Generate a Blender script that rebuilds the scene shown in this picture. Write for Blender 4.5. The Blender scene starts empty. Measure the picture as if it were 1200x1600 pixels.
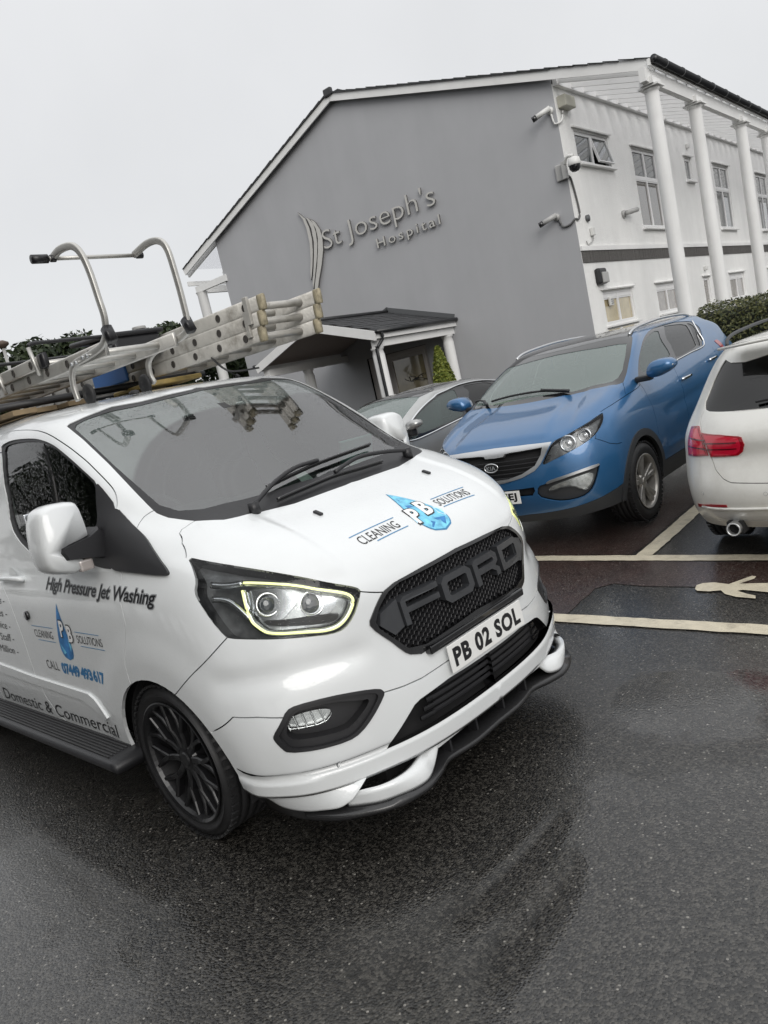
import bpy, bmesh, math, random
import numpy as np
from mathutils import Vector, Matrix, kdtree, Euler
from mathutils.geometry import delaunay_2d_cdt
random.seed(7); np.random.seed(7)
SC=bpy.context.scene
COL=SC.collection
R=math.radians
# ------------------------------------------------------------------ camera
cam=bpy.data.cameras.new('camera'); camo=bpy.data.objects.new('camera',cam); COL.objects.link(camo)
CX=(2.8716, -2.3078, 1.6915)
RM=[[0.71637, 0.661431, -0.22209], [-0.045725, -0.273118, -0.960893], [-0.696221, 0.69851, -0.165409]]
rt,dn,fw=[Vector(r) for r in RM]
camo.matrix_world=Matrix.Translation(Vector(CX))@Matrix((rt,-dn,-fw)).transposed().to_4x4()
cam.sensor_fit='HORIZONTAL'; cam.sensor_width=36; cam.lens=36*1176.44/1200
cam.clip_end=2000; cam.clip_start=.05
SC.camera=camo
# ------------------------------------------------------------------ sky, sun, exposure
SUN_EL,SUN_AZ=R(30),R(-35)
W=bpy.data.worlds.new('World'); SC.world=W; W.use_nodes=True
nt=W.node_tree; N=nt.nodes; L=nt.links; N.clear()
out=N.new('ShaderNodeOutputWorld'); bg=N.new('ShaderNodeBackground'); L.new(bg.outputs[0],out.inputs[0])
sky=N.new('ShaderNodeTexSky'); sky.sky_type='NISHITA'; sky.sun_disc=False; sky.sun_elevation=SUN_EL; sky.sun_rotation=R(124)
tc=N.new('ShaderNodeTexCoord'); sx=N.new('ShaderNodeSeparateXYZ'); L.new(tc.outputs['Generated'],sx.inputs[0])
rp=N.new('ShaderNodeValToRGB'); L.new(sx.outputs['Z'],rp.inputs[0])
e=rp.color_ramp.elements; e[0].position=0; e[0].color=(6.9,6.95,7.0,1); e[1].position=1; e[1].color=(12.2,12.3,12.45,1)
m=e.new(.45); m.color=(7.5,7.55,7.65,1); m=e.new(.75); m.color=(9.9,10,10.1,1)
ns=N.new('ShaderNodeTexNoise'); ns.inputs['Scale'].default_value=2.2; ns.inputs['Detail'].default_value=5; L.new(tc.outputs['Generated'],ns.inputs['Vector'])
mr=N.new('ShaderNodeMapRange'); mr.inputs[1].default_value=.3; mr.inputs[2].default_value=.7; mr.inputs[3].default_value=.93; mr.inputs[4].default_value=1.045; L.new(ns.outputs[0],mr.inputs[0])
mu=N.new('ShaderNodeVectorMath'); mu.operation='SCALE'; L.new(rp.outputs[0],mu.inputs[0]); L.new(mr.outputs[0],mu.inputs['Scale'])
mx=N.new('ShaderNodeMixRGB'); mx.inputs[0].default_value=.94; L.new(sky.outputs[0],mx.inputs[1]); L.new(mu.outputs[0],mx.inputs[2]); L.new(mx.outputs[0],bg.inputs[0])
bg.inputs[1].default_value=.1
sl=bpy.data.lights.new('sun','SUN'); sl.energy=1.5; sl.angle=R(40); sl.color=(1,.97,.93)
so=bpy.data.objects.new('sun',sl); COL.objects.link(so); so.rotation_euler=(R(90)-SUN_EL,0,R(56))
SC.view_settings.view_transform='Standard'; SC.view_settings.look='None'; SC.view_settings.gamma=1; SC.view_settings.exposure=0.17
SC.view_settings.use_curve_mapping=False
SC.render.engine='CYCLES'
SC.cycles.max_bounces=7; SC.cycles.transparent_max_bounces=12; SC.cycles.caustics_reflective=False; SC.cycles.caustics_refractive=False
# ------------------------------------------------------------------ materials
MT={}
def mat(n,c=(.5,.5,.5),r=.5,m=0,coat=0,cr=.03,spec=.5,emit=None,es=0,var=0,vs=8,bump=0,bs=60,drops=0,rv=0,dirt=0,dc=(.25,.23,.2)):
    if n in MT: return MT[n]
    M=bpy.data.materials.new(n); M.use_nodes=True; nt=M.node_tree; b=nt.nodes['Principled BSDF']
    b.inputs['Base Color'].default_value=(*c,1); b.inputs['Roughness'].default_value=r; b.inputs['Metallic'].default_value=m
    b.inputs['Coat Weight'].default_value=coat; b.inputs['Coat Roughness'].default_value=cr; b.inputs['Specular IOR Level'].default_value=spec
    if emit: b.inputs['Emission Color'].default_value=(*emit,1); b.inputs['Emission Strength'].default_value=es
    N=nt.nodes; L=nt.links; tc=N.new('ShaderNodeTexCoord')
    if var or dirt:
        ns=N.new('ShaderNodeTexNoise'); ns.inputs['Scale'].default_value=vs; ns.inputs['Detail'].default_value=7; L.new(tc.outputs['Object'],ns.inputs['Vector'])
        rp=N.new('ShaderNodeValToRGB'); L.new(ns.outputs[0],rp.inputs[0]); e=rp.color_ramp.elements
        v=var or .05
        e[0].position=.25; e[0].color=(*[x*(1-v) for x in c],1); e[1].position=.75; e[1].color=(*[min(1,x*(1+v)) for x in c],1)
        last=rp.outputs[0]
        if dirt:
            n2=N.new('ShaderNodeTexNoise'); n2.inputs['Scale'].default_value=vs*.6; n2.inputs['Detail'].default_value=8; n2.inputs['Roughness'].default_value=.7; L.new(tc.outputs['Object'],n2.inputs['Vector'])
            r2=N.new('ShaderNodeValToRGB'); r2.color_ramp.elements[0].position=.52; r2.color_ramp.elements[1].position=.72; L.new(n2.outputs[0],r2.inputs[0])
            mm=N.new('ShaderNodeMath'); mm.operation='MULTIPLY'; mm.inputs[1].default_value=dirt; L.new(r2.outputs[0],mm.inputs[0])
            mx=N.new('ShaderNodeMixRGB'); L.new(mm.outputs[0],mx.inputs[0]); L.new(last,mx.inputs[1]); mx.inputs[2].default_value=(*dc,1); last=mx.outputs[0]
        L.new(last,b.inputs['Base Color'])
        if rv:
            q=N.new('ShaderNodeMapRange'); q.inputs[3].default_value=max(0,r-rv); q.inputs[4].default_value=r+rv; L.new(ns.outputs[0],q.inputs[0]); L.new(q.outputs[0],b.inputs['Roughness'])
    if bump:
        n3=N.new('ShaderNodeTexNoise'); n3.inputs['Scale'].default_value=bs; n3.inputs['Detail'].default_value=4; L.new(tc.outputs['Object'],n3.inputs['Vector'])
        bp=N.new('ShaderNodeBump'); bp.inputs['Strength'].default_value=bump; bp.inputs['Distance'].default_value=.01; L.new(n3.outputs[0],bp.inputs['Height']); L.new(bp.outputs[0],b.inputs['Normal'])
    if drops:
        vo=N.new('ShaderNodeTexVoronoi'); vo.inputs['Scale'].default_value=150; L.new(tc.outputs['Object'],vo.inputs['Vector'])
        sp=N.new('ShaderNodeSeparateXYZ'); L.new(vo.outputs['Color'],sp.inputs[0])
        th=N.new('ShaderNodeMath'); th.operation='MULTIPLY'; th.inputs[1].default_value=.55; L.new(sp.outputs[0],th.inputs[0])
        su=N.new('ShaderNodeMath'); su.operation='SUBTRACT'; L.new(th.outputs[0],su.inputs[0]); L.new(vo.outputs['Distance'],su.inputs[1]); su.use_clamp=True
        bp=N.new('ShaderNodeBump'); bp.inputs['Strength'].default_value=drops; bp.inputs['Distance'].default_value=.004; L.new(su.outputs[0],bp.inputs['Height'])
        L.new(bp.outputs[0],b.inputs['Coat Normal' if coat else 'Normal'])
    MT[n]=M; return M
def glassmat(n,tint,refl=1.0,drops=0,rough=0.0,base=None,ior=1.5):
    if n in MT: return MT[n]
    M=bpy.data.materials.new(n); M.use_nodes=True; nt=M.node_tree; N=nt.nodes; L=nt.links; N.clear()
    o=N.new('ShaderNodeOutputMaterial'); mx=N.new('ShaderNodeMixShader'); t=N.new('ShaderNodeBsdfTransparent'); t.inputs[0].default_value=(*tint,1)
    g=N.new('ShaderNodeBsdfGlossy'); g.inputs[0].default_value=(refl,refl,refl,1); g.inputs['Roughness'].default_value=rough
    f=N.new('ShaderNodeFresnel'); f.inputs[0].default_value=ior
    src=t.outputs[0]
    if base:
        d=N.new('ShaderNodeBsdfDiffuse'); d.inputs[0].default_value=(*base[:3],1); m2=N.new('ShaderNodeMixShader'); m2.inputs[0].default_value=base[3]; L.new(t.outputs[0],m2.inputs[1]); L.new(d.outputs[0],m2.inputs[2]); src=m2.outputs[0]
    L.new(f.outputs[0],mx.inputs[0]); L.new(src,mx.inputs[1]); L.new(g.outputs[0],mx.inputs[2]); L.new(mx.outputs[0],o.inputs[0])
    if drops:
        tc=N.new('ShaderNodeTexCoord'); vo=N.new('ShaderNodeTexVoronoi'); vo.inputs['Scale'].default_value=140; L.new(tc.outputs['Object'],vo.inputs['Vector'])
        sp=N.new('ShaderNodeSeparateXYZ'); L.new(vo.outputs['Color'],sp.inputs[0]); th=N.new('ShaderNodeMath'); th.operation='MULTIPLY'; th.inputs[1].default_value=.6; L.new(sp.outputs[0],th.inputs[0])
        su=N.new('ShaderNodeMath'); su.operation='SUBTRACT'; L.new(th.outputs[0],su.inputs[0]); L.new(vo.outputs['Distance'],su.inputs[1]); su.use_clamp=True
        bp=N.new('ShaderNodeBump'); bp.inputs['Strength'].default_value=drops; bp.inputs['Distance'].default_value=.003; L.new(su.outputs[0],bp.inputs['Height']); L.new(bp.outputs[0],g.inputs['Normal']); L.new(bp.outputs[0],f.inputs['Normal'])
    MT[n]=M; return M
M_white=mat('van white paint',(.745,.765,.77),.35,0,1,.04,var=.015,drops=.35,dirt=.05,dc=(.5,.49,.46))
M_black=mat('black trim plastic',(.018,.018,.020),.42,bump=.12,bs=400,var=.1)
M_gloss=mat('gloss black',(.008,.008,.009),.12,0,.6)
M_dark=mat('dark void',(.012,.012,.013),.85)
M_rubber=mat('tyre rubber',(.016,.016,.017),.55,bump=.1,bs=200,var=.25,vs=12,dirt=.3,dc=(.04,.037,.033))
M_blkalloy=mat('satin black alloy',(.009,.009,.010),.36,.1,.18,.2)
M_chrome=mat('chrome',(.78,.79,.80),.12,1)
M_refl=mat('lamp reflector',(.62,.64,.66),.22,.9)
M_alu=mat('ladder aluminium',(.55,.54,.51),.40,.65,bump=.04,bs=60,var=.10,vs=10,dirt=.4,dc=(.20,.18,.15))
M_cream=mat('weathered ladder alloy',(.50,.485,.45),.5,.4,bump=.2,bs=60,var=.16,vs=9,dirt=.75,dc=(.13,.115,.09))
M_tape=mat('yellow ladder tape',(.40,.35,.24),.7,var=.3,vs=30,dirt=.9,dc=(.1,.09,.07))
M_glass=glassmat('windscreen glass',(.72,.84,.79),drops=.6,ior=2.35,base=(.50,.60,.57,.02))
def sweep(M,piv,rad):
    nt=M.node_tree;N=nt.nodes;L=nt.links;tc=N.new('ShaderNodeTexCoord');m=None
    for p,r in zip(piv,rad):
        d=N.new('ShaderNodeVectorMath');d.operation='DISTANCE';L.new(tc.outputs['Object'],d.inputs[0]);d.inputs[1].default_value=p
        q=N.new('ShaderNodeMath');q.operation='DIVIDE';q.inputs[1].default_value=r;L.new(d.outputs['Value'],q.inputs[0])
        if m is None: m=q.outputs[0];d0=d.outputs['Value']
        else:
            k=N.new('ShaderNodeMath');k.operation='MINIMUM';L.new(m,k.inputs[0]);L.new(q.outputs[0],k.inputs[1]);m=k.outputs[0]
    mr=N.new('ShaderNodeMapRange');mr.inputs[1].default_value=.985;mr.inputs[2].default_value=1.01;L.new(m,mr.inputs[0])
    w=N.new('ShaderNodeTexNoise');w.noise_dimensions='1D';w.inputs['Scale'].default_value=38;w.inputs['Detail'].default_value=6;L.new(d0,w.inputs['W'])
    n=N.new('ShaderNodeTexNoise');n.inputs['Scale'].default_value=5;n.inputs['Detail'].default_value=6;L.new(tc.outputs['Object'],n.inputs['Vector'])
    a=N.new('ShaderNodeMapRange');a.inputs[1].default_value=.52;a.inputs[2].default_value=.75;a.inputs[3].default_value=.0;a.inputs[4].default_value=.03;L.new(w.outputs[0],a.inputs[0])
    a2=N.new('ShaderNodeMath');a2.operation='MULTIPLY';L.new(a.outputs[0],a2.inputs[0]);L.new(n.outputs[0],a2.inputs[1])
    b=N.new('ShaderNodeMapRange');b.inputs[3].default_value=.05;b.inputs[4].default_value=.26;L.new(n.outputs[0],b.inputs[0])
    x=N.new('ShaderNodeMix');L.new(mr.outputs[0],x.inputs[0]);L.new(a2.outputs[0],x.inputs[2]);L.new(b.outputs[0],x.inputs[3])
    for q in N:
        if q.type=='MIX_SHADER' and not q.inputs[0].is_linked: L.new(x.outputs[0],q.inputs[0])
        if q.type=='BUMP':
            s=N.new('ShaderNodeMapRange');s.inputs[3].default_value=.12;s.inputs[4].default_value=1.0;L.new(mr.outputs[0],s.inputs[0]);L.new(s.outputs[0],q.inputs['Strength'])
sweep(M_glass,((.30,-.12,1.33),(.10,.60,1.36)),(.78,.62))
M_glassS=glassmat('dark side glass',(.50,.57,.53),drops=.35,ior=1.7)
M_lens=glassmat('clear lens',(.93,.94,.94),drops=.4,ior=1.35)
M_drl=mat('daytime lamp',(.9,.9,.7),.3,emit=(.90,.95,.30),es=.95)
M_pw=mat('plate white',(.80,.80,.78),.3,var=.02,dirt=.25,dc=(.5,.48,.44))
M_ink=mat('black ink',(.012,.012,.014),.35)
M_grey=mat('grey ink',(.28,.29,.30),.4)
M_blueink=mat('blue ink',(.03,.19,.47),.35,var=.35,vs=26)
M_blueline=mat('blue line ink',(.05,.22,.42),.4)
M_lblue=mat('light blue ink',(.17,.55,.87),.35,var=.4,vs=38)
M_paleblue=mat('pale blue ink',(.55,.80,.95),.35)
M_whiteink=mat('white ink',(.85,.85,.85),.35)
# ------------------------------------------------------------------ objects
def tag(o,label=None,cat=None,group=None,kind=None):
    if label: o['label']=label
    if cat: o['category']=cat
    if group: o['group']=group
    if kind: o['kind']=kind
    return o
def empty(name,label,cat,loc=(0,0,0),rot=(0,0,0),group=None):
    o=bpy.data.objects.new(name,None); COL.objects.link(o); o.location=loc; o.rotation_euler=rot; o.empty_display_size=.2
    return tag(o,label,cat,group)
def link(name,me,m,parent=None,smooth=False):
    if m is not None and not me.materials: me.materials.append(m)
    o=bpy.data.objects.new(name,me); COL.objects.link(o)
    if parent: o.parent=parent
    if smooth: me.polygons.foreach_set('use_smooth',[True]*len(me.polygons))
    return o
def bmobj(name,bm,m,parent=None,smooth=False,auto=None):
    bmesh.ops.recalc_face_normals(bm,faces=bm.faces) if auto!='keep' else None
    me=bpy.data.meshes.new(name); bm.to_mesh(me); bm.free()
    return link(name,me,m,parent,smooth)
def box(bm,c,s,rot=None,bev=0):
    r=bmesh.ops.create_cube(bm,size=1); vs=r['verts']
    Mx=Matrix.Translation(Vector(c))@(rot.to_matrix().to_4x4() if rot else Matrix.Identity(4))@Matrix.Diagonal((*s,1))
    for v in vs: v.co=Mx@v.co
    if bev:
        es=list({e for v in vs for e in v.link_edges}); bmesh.ops.bevel(bm,geom=es,offset=bev,segments=2,affect='EDGES',profile=.5)
    return vs
def frame(d):
    d=d.normalized(); u=Vector((0,0,1)) if abs(d.z)<.92 else Vector((0,1,0)); a=d.cross(u).normalized(); return a,a.cross(d).normalized()
def tube(bm,pts,r,n=10,sec=None,close=False,caps=True,up=None):
    """swept section; sec=(w,h) makes a rounded rectangle section"""
    pts=[Vector(p) for p in pts]; rings=[]
    for i,p in enumerate(pts):
        a=pts[(i-1)%len(pts)] if (close or i>0) else p; b=pts[(i+1)%len(pts)] if (close or i<len(pts)-1) else p
        d=(b-a); 
        if d.length<1e-9: d=Vector((1,0,0))
        if up is not None:
            y=Vector(up); d=d.normalized(); A=y; B=A.cross(d).normalized()
        else: A,B=frame(d)
        rr=r[i] if isinstance(r,(list,tuple)) else r; ring=[]
        for k in range(n):
            t=2*math.pi*k/n
            if sec:
                c,s=math.cos(t),math.sin(t); q=4
                x=math.copysign(abs(c)**(2/q),c)*sec[0]/2; y_=math.copysign(abs(s)**(2/q),s)*sec[1]/2
            else: x,y_=rr*math.cos(t),rr*math.sin(t)
            ring.append(bm.verts.new(p+A*x+B*y_))
        rings.append(ring)
    m=len(rings)
    for i in range(m if close else m-1):
        for k in range(n): bm.faces.new((rings[i][k],rings[i][(k+1)%n],rings[(i+1)%m][(k+1)%n],rings[(i+1)%m][k]))
    if caps and not close: bm.faces.new(rings[0][::-1]); bm.faces.new(rings[-1])
def curve(pts,n=6):
    P=[Vector(p) for p in pts]; o=[]
    for i in range(len(P)-1):
        a=P[max(0,i-1)];b=P[i];c=P[i+1];d=P[min(len(P)-1,i+2)]
        for k in range(n):
            t=k/n; o.append(.5*((2*b)+(c-a)*t+(2*a-5*b+4*c-d)*t*t+(3*b-a-3*c+d)*t**3))
    o.append(P[-1]); return o
def lathe(bm,prof,n=48,axis='y',c=(0,0,0),a0=0,a1=2*math.pi):
    rings=[];full=abs(a1-a0-2*math.pi)<1e-6;m=n if full else n+1
    for (r,h) in prof:
        ring=[]
        for k in range(m):
            t=a0+(a1-a0)*k/n; x,y=r*math.cos(t),r*math.sin(t)
            v={'y':(x,h,y),'z':(x,y,h),'x':(h,x,y)}[axis]; ring.append(bm.verts.new(Vector(c)+Vector(v)))
        rings.append(ring)
    for i in range(len(prof)-1):
        for k in range(n): bm.faces.new((rings[i][k],rings[i][(k+1)%m],rings[i+1][(k+1)%m],rings[i+1][k]))
    return rings
def prism(bm,poly,z0,z1,f=lambda p:p):
    a=[bm.verts.new(f(Vector((x,y,z0)))) for x,y in poly]; b=[bm.verts.new(f(Vector((x,y,z1)))) for x,y in poly]; n=len(poly)
    bm.faces.new(a[::-1]); bm.faces.new(b)
    for i in range(n): bm.faces.new((a[i],a[(i+1)%n],b[(i+1)%n],b[i]))

# ---------- smooth surfaces from control nets ----------
def _spl(n):
    # matrix: data at integer knots -> second derivatives (natural spline)
    A=np.zeros((n,n));B=np.zeros((n,n));A[0,0]=A[-1,-1]=1
    for i in range(1,n-1):
        A[i,i-1]=1;A[i,i]=4;A[i,i+1]=1;B[i,i-1]=6;B[i,i]=-12;B[i,i+1]=6
    return np.linalg.solve(A,B)
def _basis(n,u,M):
    # rows of weights giving spline value at u for n data points
    u=np.clip(u,0,n-1);i=np.minimum(u.astype(int),n-2);f=u-i;g=1-f
    W=np.zeros((len(u),n));r=np.arange(len(u))
    W[r,i]+=g;W[r,i+1]+=f
    W+=((g**3-g)/6)[:,None]*M[i]+((f**3-f)/6)[:,None]*M[i+1]
    return W
class Surf:
    """net[row][col] = (x,y,z) half body with y>=0; s signed across the centre line, t up the rows."""
    def __init__(S,net,soft=.35,disp=None):
        N=np.array(net,float);full=np.concatenate([N[:,:0:-1]*[1,1,1],N],1)
        k=N.shape[1];full[:,:k-1,1]*=1;full[:,k:,1]*=-1   # s<0 -> y>0 ; s>0 -> y<0
        full=full.copy()
        # relax second differences a little towards a b-spline look
        S.full=full;S.k=k;S.Ms=_spl(full.shape[1]);S.Mt=_spl(full.shape[0]);S.soft=soft;S.disp=disp
        n,m=full.shape[:2]
        def sm(n):
            A=np.eye(n)
            for i in range(1,n-1):
                A[i,i-1]+=soft/6;A[i,i]-=soft/3;A[i,i+1]+=soft/6
            return A
        S.cp=np.einsum('ij,jkc->ikc',sm(n),np.einsum('ij,kjc->kic',sm(m),full))
        S.smax=k-1;S.tmax=n-1
    def base(S,s,t):
        s=np.atleast_1d(np.asarray(s,float));t=np.atleast_1d(np.asarray(t,float))
        Ws=_basis(S.cp.shape[1],s+S.smax,S.Ms);Wt=_basis(S.cp.shape[0],t,S.Mt)
        return np.einsum('pi,pj,ijc->pc',Wt,Ws,S.cp)
    def nrm0(S,s,t,F,e=.004):
        a=F(s+e,t)-F(s-e,t);b=F(s,t+e)-F(s,t-e)
        n=np.cross(b,a);return n/(np.linalg.norm(n,axis=1,keepdims=True)+1e-12)
    def P(S,s,t):
        p=S.base(s,t)
        if S.disp is None: return p
        n=S.nrm0(np.atleast_1d(s),np.atleast_1d(t),S.base);return p+n*S.disp(p)[:,None]
    def Nn(S,s,t): return S.nrm0(np.atleast_1d(np.asarray(s,float)),np.atleast_1d(np.asarray(t,float)),S.P)

# ------------------------------------------------------------------ panels cut out of a smooth surface
def densify(poly,d,closed=True):
    o=[];n=len(poly)
    for i in range(n if closed else n-1):
        a=np.array(poly[i],float);b=np.array(poly[(i+1)%n],float);k=max(1,int(math.ceil(np.hypot(*(b-a))/d)))
        for j in range(k): o.append(tuple(a+(b-a)*j/k))
    if not closed: o.append(tuple(poly[-1]))
    return o
def soften(poly,it=1):
    P=[np.array(p,float) for p in poly]
    for _ in range(it):
        Q=[];n=len(P)
        for i in range(n): a,b=P[i],P[(i+1)%n]; Q+= [a*.75+b*.25,a*.25+b*.75]
        P=Q
    return [tuple(p) for p in P]
def inpoly(px,py,poly):
    c=np.zeros(len(px),bool);n=len(poly)
    for i in range(n):
        x1,y1=poly[i];x2,y2=poly[(i+1)%n]
        if y1==y2: continue
        k=((y1>py)!=(y2>py))&(px<(x2-x1)*(py-y1)/(y2-y1)+x1); c^=k
    return c
def offs(S,poly,w):
    """polyline in (s,t) -> thin strip polygon of 3-D width w"""
    A=np.array(densify(poly,.12,False));d=np.gradient(A,axis=0);e=.004
    ps=(S.P(A[:,0]+e,A[:,1])-S.P(A[:,0]-e,A[:,1]))/(2*e);pt=(S.P(A[:,0],np.minimum(A[:,1]+e,S.tmax))-S.P(A[:,0],np.maximum(A[:,1]-e,0)))/(2*e)
    T=ps*d[:,:1]+pt*d[:,1:];T/=np.linalg.norm(T,axis=1,keepdims=True);n=np.cross(ps,pt);n/=np.linalg.norm(n,axis=1,keepdims=True);B=np.cross(n,T)
    o=[]
    for i in range(len(A)):
        M=np.stack([ps[i],pt[i]],1);o.append(np.linalg.lstsq(M,B[i],rcond=None)[0])
    o=np.array(o)*w/2
    return [tuple(x) for x in (A+o)]+[tuple(x) for x in (A-o)[::-1]]
def cdt(loops,pts,bound=None):
    V=[];E=[]
    for l in loops:
        k=len(V);V+=[Vector(p) for p in l];n=len(l);E+=[(k+i,k+(i+1)%n) for i in range(n)]
    V+=[Vector(p) for p in pts]
    v,e,f,_,_,_=delaunay_2d_cdt(V,E,[],0,1e-5)
    return np.array([tuple(x) for x in v]),[tuple(x) for x in f]
def gridpts(s0,s1,t0,t1,ds,dt):
    a=np.linspace(s0,s1,max(2,int(round((s1-s0)/ds))+1));b=np.linspace(t0,t1,max(2,int(round((t1-t0)/dt))+1));x,y=np.meshgrid(a,b);return x.ravel(),y.ravel()
def away(x,y,loops,d):
    ok=np.ones(len(x),bool)
    for l in loops:
        q=np.array(densify(l,d*.7));lo=q.min(0)-d;hi=q.max(0)+d;m=(x>lo[0])&(x<hi[0])&(y>lo[1])&(y<hi[1]);idx=np.where(m)[0]
        if len(idx)==0: continue
        D=((x[idx,None]-q[None,:,0])**2+(y[idx,None]-q[None,:,1])**2).min(1);ok[idx[D<d*d]]=False
    return ok
def mk(name,verts,norms,tris,m,parent,lip,off=0,flip=1,mirror=False,T=None,edge_skip=None):
    """mesh from surface points with analytic normals; boundary edges get a lip folded inwards"""
    V=verts+norms*off;k=len(V);F=[tuple(t) for t in tris]
    cnt={}
    for t in F:
        for i in range(3):
            a,b=t[i],t[(i+1)%3];cnt[(a,b)]=cnt.get((a,b),0)+1
    bd=[(a,b) for (a,b) in cnt if (b,a) not in cnt and not (edge_skip and edge_skip(a,b))]
    V2=[V];faces=list(F);ex={}
    if lip:
        idx=sorted({i for e in bd for i in e});ex={i:k+j for j,i in enumerate(idx)};V2.append(V[idx]-norms[idx]*lip)
        faces+=[(b,a,ex[a],ex[b]) for a,b in bd]
    V=np.concatenate(V2)
    ln=[];
    for f in F: ln+=[norms[i] for i in f]
    for f in faces[len(F):]:
        a,b,c=V[f[0]],V[f[1]],V[f[2]];n=np.cross(b-a,c-a);L_=np.linalg.norm(n);n=n/L_ if L_>1e-12 else norms[f[0]];ln+=[n]*4
    ln=np.array(ln)
    if mirror:
        V=V*[1,-1,1];o=[];p=0
        for f in faces: o.append(ln[p:p+len(f)][::-1]);p+=len(f)
        ln=np.concatenate(o)*[1,-1,1];faces=[f[::-1] for f in faces]
    me=bpy.data.meshes.new(name);me.from_pydata([tuple(v) for v in V],[],faces);me.update()
    me.polygons.foreach_set('use_smooth',[True]*len(me.polygons))
    me.normals_split_custom_set([tuple(x) for x in ln])
    return link(name,me,m,parent)
def orient(S,st,tris):
    if not tris: return tris,1
    # orientation so that faces point outwards (surface normal from Nn)
    a,b,c=[np.array([st[t[i]] for t in tris[:200]]) for i in range(3)]
    A,B,Cc=S.P(a[:,0],a[:,1]),S.P(b[:,0],b[:,1]),S.P(c[:,0],c[:,1]);n=np.cross(B-A,Cc-A);s=(n*S.Nn(a[:,0],a[:,1])).sum()
    return ([t[::-1] for t in tris],1) if s<0 else (tris,1)
def clamp_half(poly,S): return [(max(0.0,min(S.smax,s)),max(0.0,min(S.tmax,t))) for s,t in poly]
def skin(S,holes,seams,names,parent,ds=.16,dt=.14,w=.005,lip=.016,mats={},default=None,skip=()):
    """whole body half -> separate panels. names: {name:(s,t) seed}."""
    H=[clamp_half(densify(h,.12),S) for h in holes];Z=[clamp_half(offs(S,q,w),S) for q in seams]
    B=densify([(0,0),(S.smax,0),(S.smax,S.tmax),(0,S.tmax)],.2)
    x,y=gridpts(0,S.smax,0,S.tmax,ds,dt);ok=away(x,y,H+Z,.05)&(x>.02)&(x<S.smax-.02)&(y>.02)&(y<S.tmax-.02)
    st,F=cdt([B]+H+Z,list(zip(x[ok],y[ok])))
    cen=np.array([st[list(f)].mean(0) for f in F]);drop=np.zeros(len(F),bool)
    for h in H+Z: drop|=inpoly(cen[:,0],cen[:,1],h)
    F=[f for f,d in zip(F,drop) if not d];em={}
    for i,f in enumerate(F):
        for k in range(3): em.setdefault(frozenset((f[k],f[(k+1)%3])),[]).append(i)
    comp=[-1]*len(F);nc=0
    for i in range(len(F)):
        if comp[i]>=0: continue
        q=[i];comp[i]=nc
        while q:
            j=q.pop()
            for k in range(3):
                for l in em[frozenset((F[j][k],F[j][(k+1)%3]))]:
                    if comp[l]<0: comp[l]=nc;q.append(l)
        nc+=1
    comp=np.array(comp);cen=np.array([st[list(f)].mean(0) for f in F]);res={}
    for nm,sd in names.items():
        j=int(np.argmin(((cen-sd)**2).sum(1)));c=comp[j];res.setdefault(c,nm)
    for c in range(nc):
        fs=[f for f,k in zip(F,comp) if k==c]
        if c not in res or len(fs)<6: continue
        nm=res[c]
        if nm in skip: continue
        ids=sorted({i for f in fs for i in f});mp={i:j for j,i in enumerate(ids)};q=st[ids];fs=[tuple(mp[i] for i in f) for f in fs]
        build(S,nm,q,fs,mats.get(nm,default),parent,lip,0)
    return res
def build(S,nm,q,fs,m,parent,lip,off,both=True):
    fs,_=orient(S,q,fs);P=S.P(q[:,0],q[:,1]);Nn=S.Nn(q[:,0],q[:,1]);cen0=q[:,0]<1e-6
    if cen0.sum()>1 and any(sum(cen0[i] for i in f)==2 for f in fs):
        k=len(P);P[cen0,1]=0;Nn[cen0,1]=0;mp={};e=0
        for i in range(k):
            if cen0[i]: mp[i]=i
            else: mp[i]=k+e;e+=1
        oth=[i for i in range(k) if not cen0[i]]
        P2=np.concatenate([P,P[oth]*[1,-1,1]]);N2=np.concatenate([Nn,Nn[oth]*[1,-1,1]])
        fs2=fs+[tuple(mp[i] for i in f)[::-1] for f in fs]
        return [mk(nm,P2,N2,fs2,m,parent,lip,off)]
    o=[mk(nm,P,Nn,fs,m,parent,lip,off)]
    if both: o.append(mk(nm,P,Nn,fs,m,parent,lip,off,mirror=True))
    return o
def patch(S,nm,poly,m,parent,off=0,lip=0,step=.14,holes=(),both=True,smooth_it=0):
    if smooth_it: poly=soften(poly,smooth_it)
    P0=clamp_half(densify(poly,step*.8),S);H=[clamp_half(densify(h,step*.8),S) for h in holes]
    a=np.array(P0);lo,hi=a.min(0),a.max(0);x,y=gridpts(lo[0],hi[0],lo[1],hi[1],step,step)
    ok=inpoly(x,y,P0)&away(x,y,[P0]+H,step*.35);st,F=cdt([P0]+H,list(zip(x[ok],y[ok])))
    cen=np.array([st[list(f)].mean(0) for f in F]);k=inpoly(cen[:,0],cen[:,1],P0)
    for h in H: k&=~inpoly(cen[:,0],cen[:,1],h)
    F=[f for f,c in zip(F,k) if c];ids=sorted({i for f in F for i in f});mp={i:j for j,i in enumerate(ids)}
    return build(S,nm,st[ids],[tuple(mp[i] for i in f) for f in F],m,parent,lip,off,both)
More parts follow.
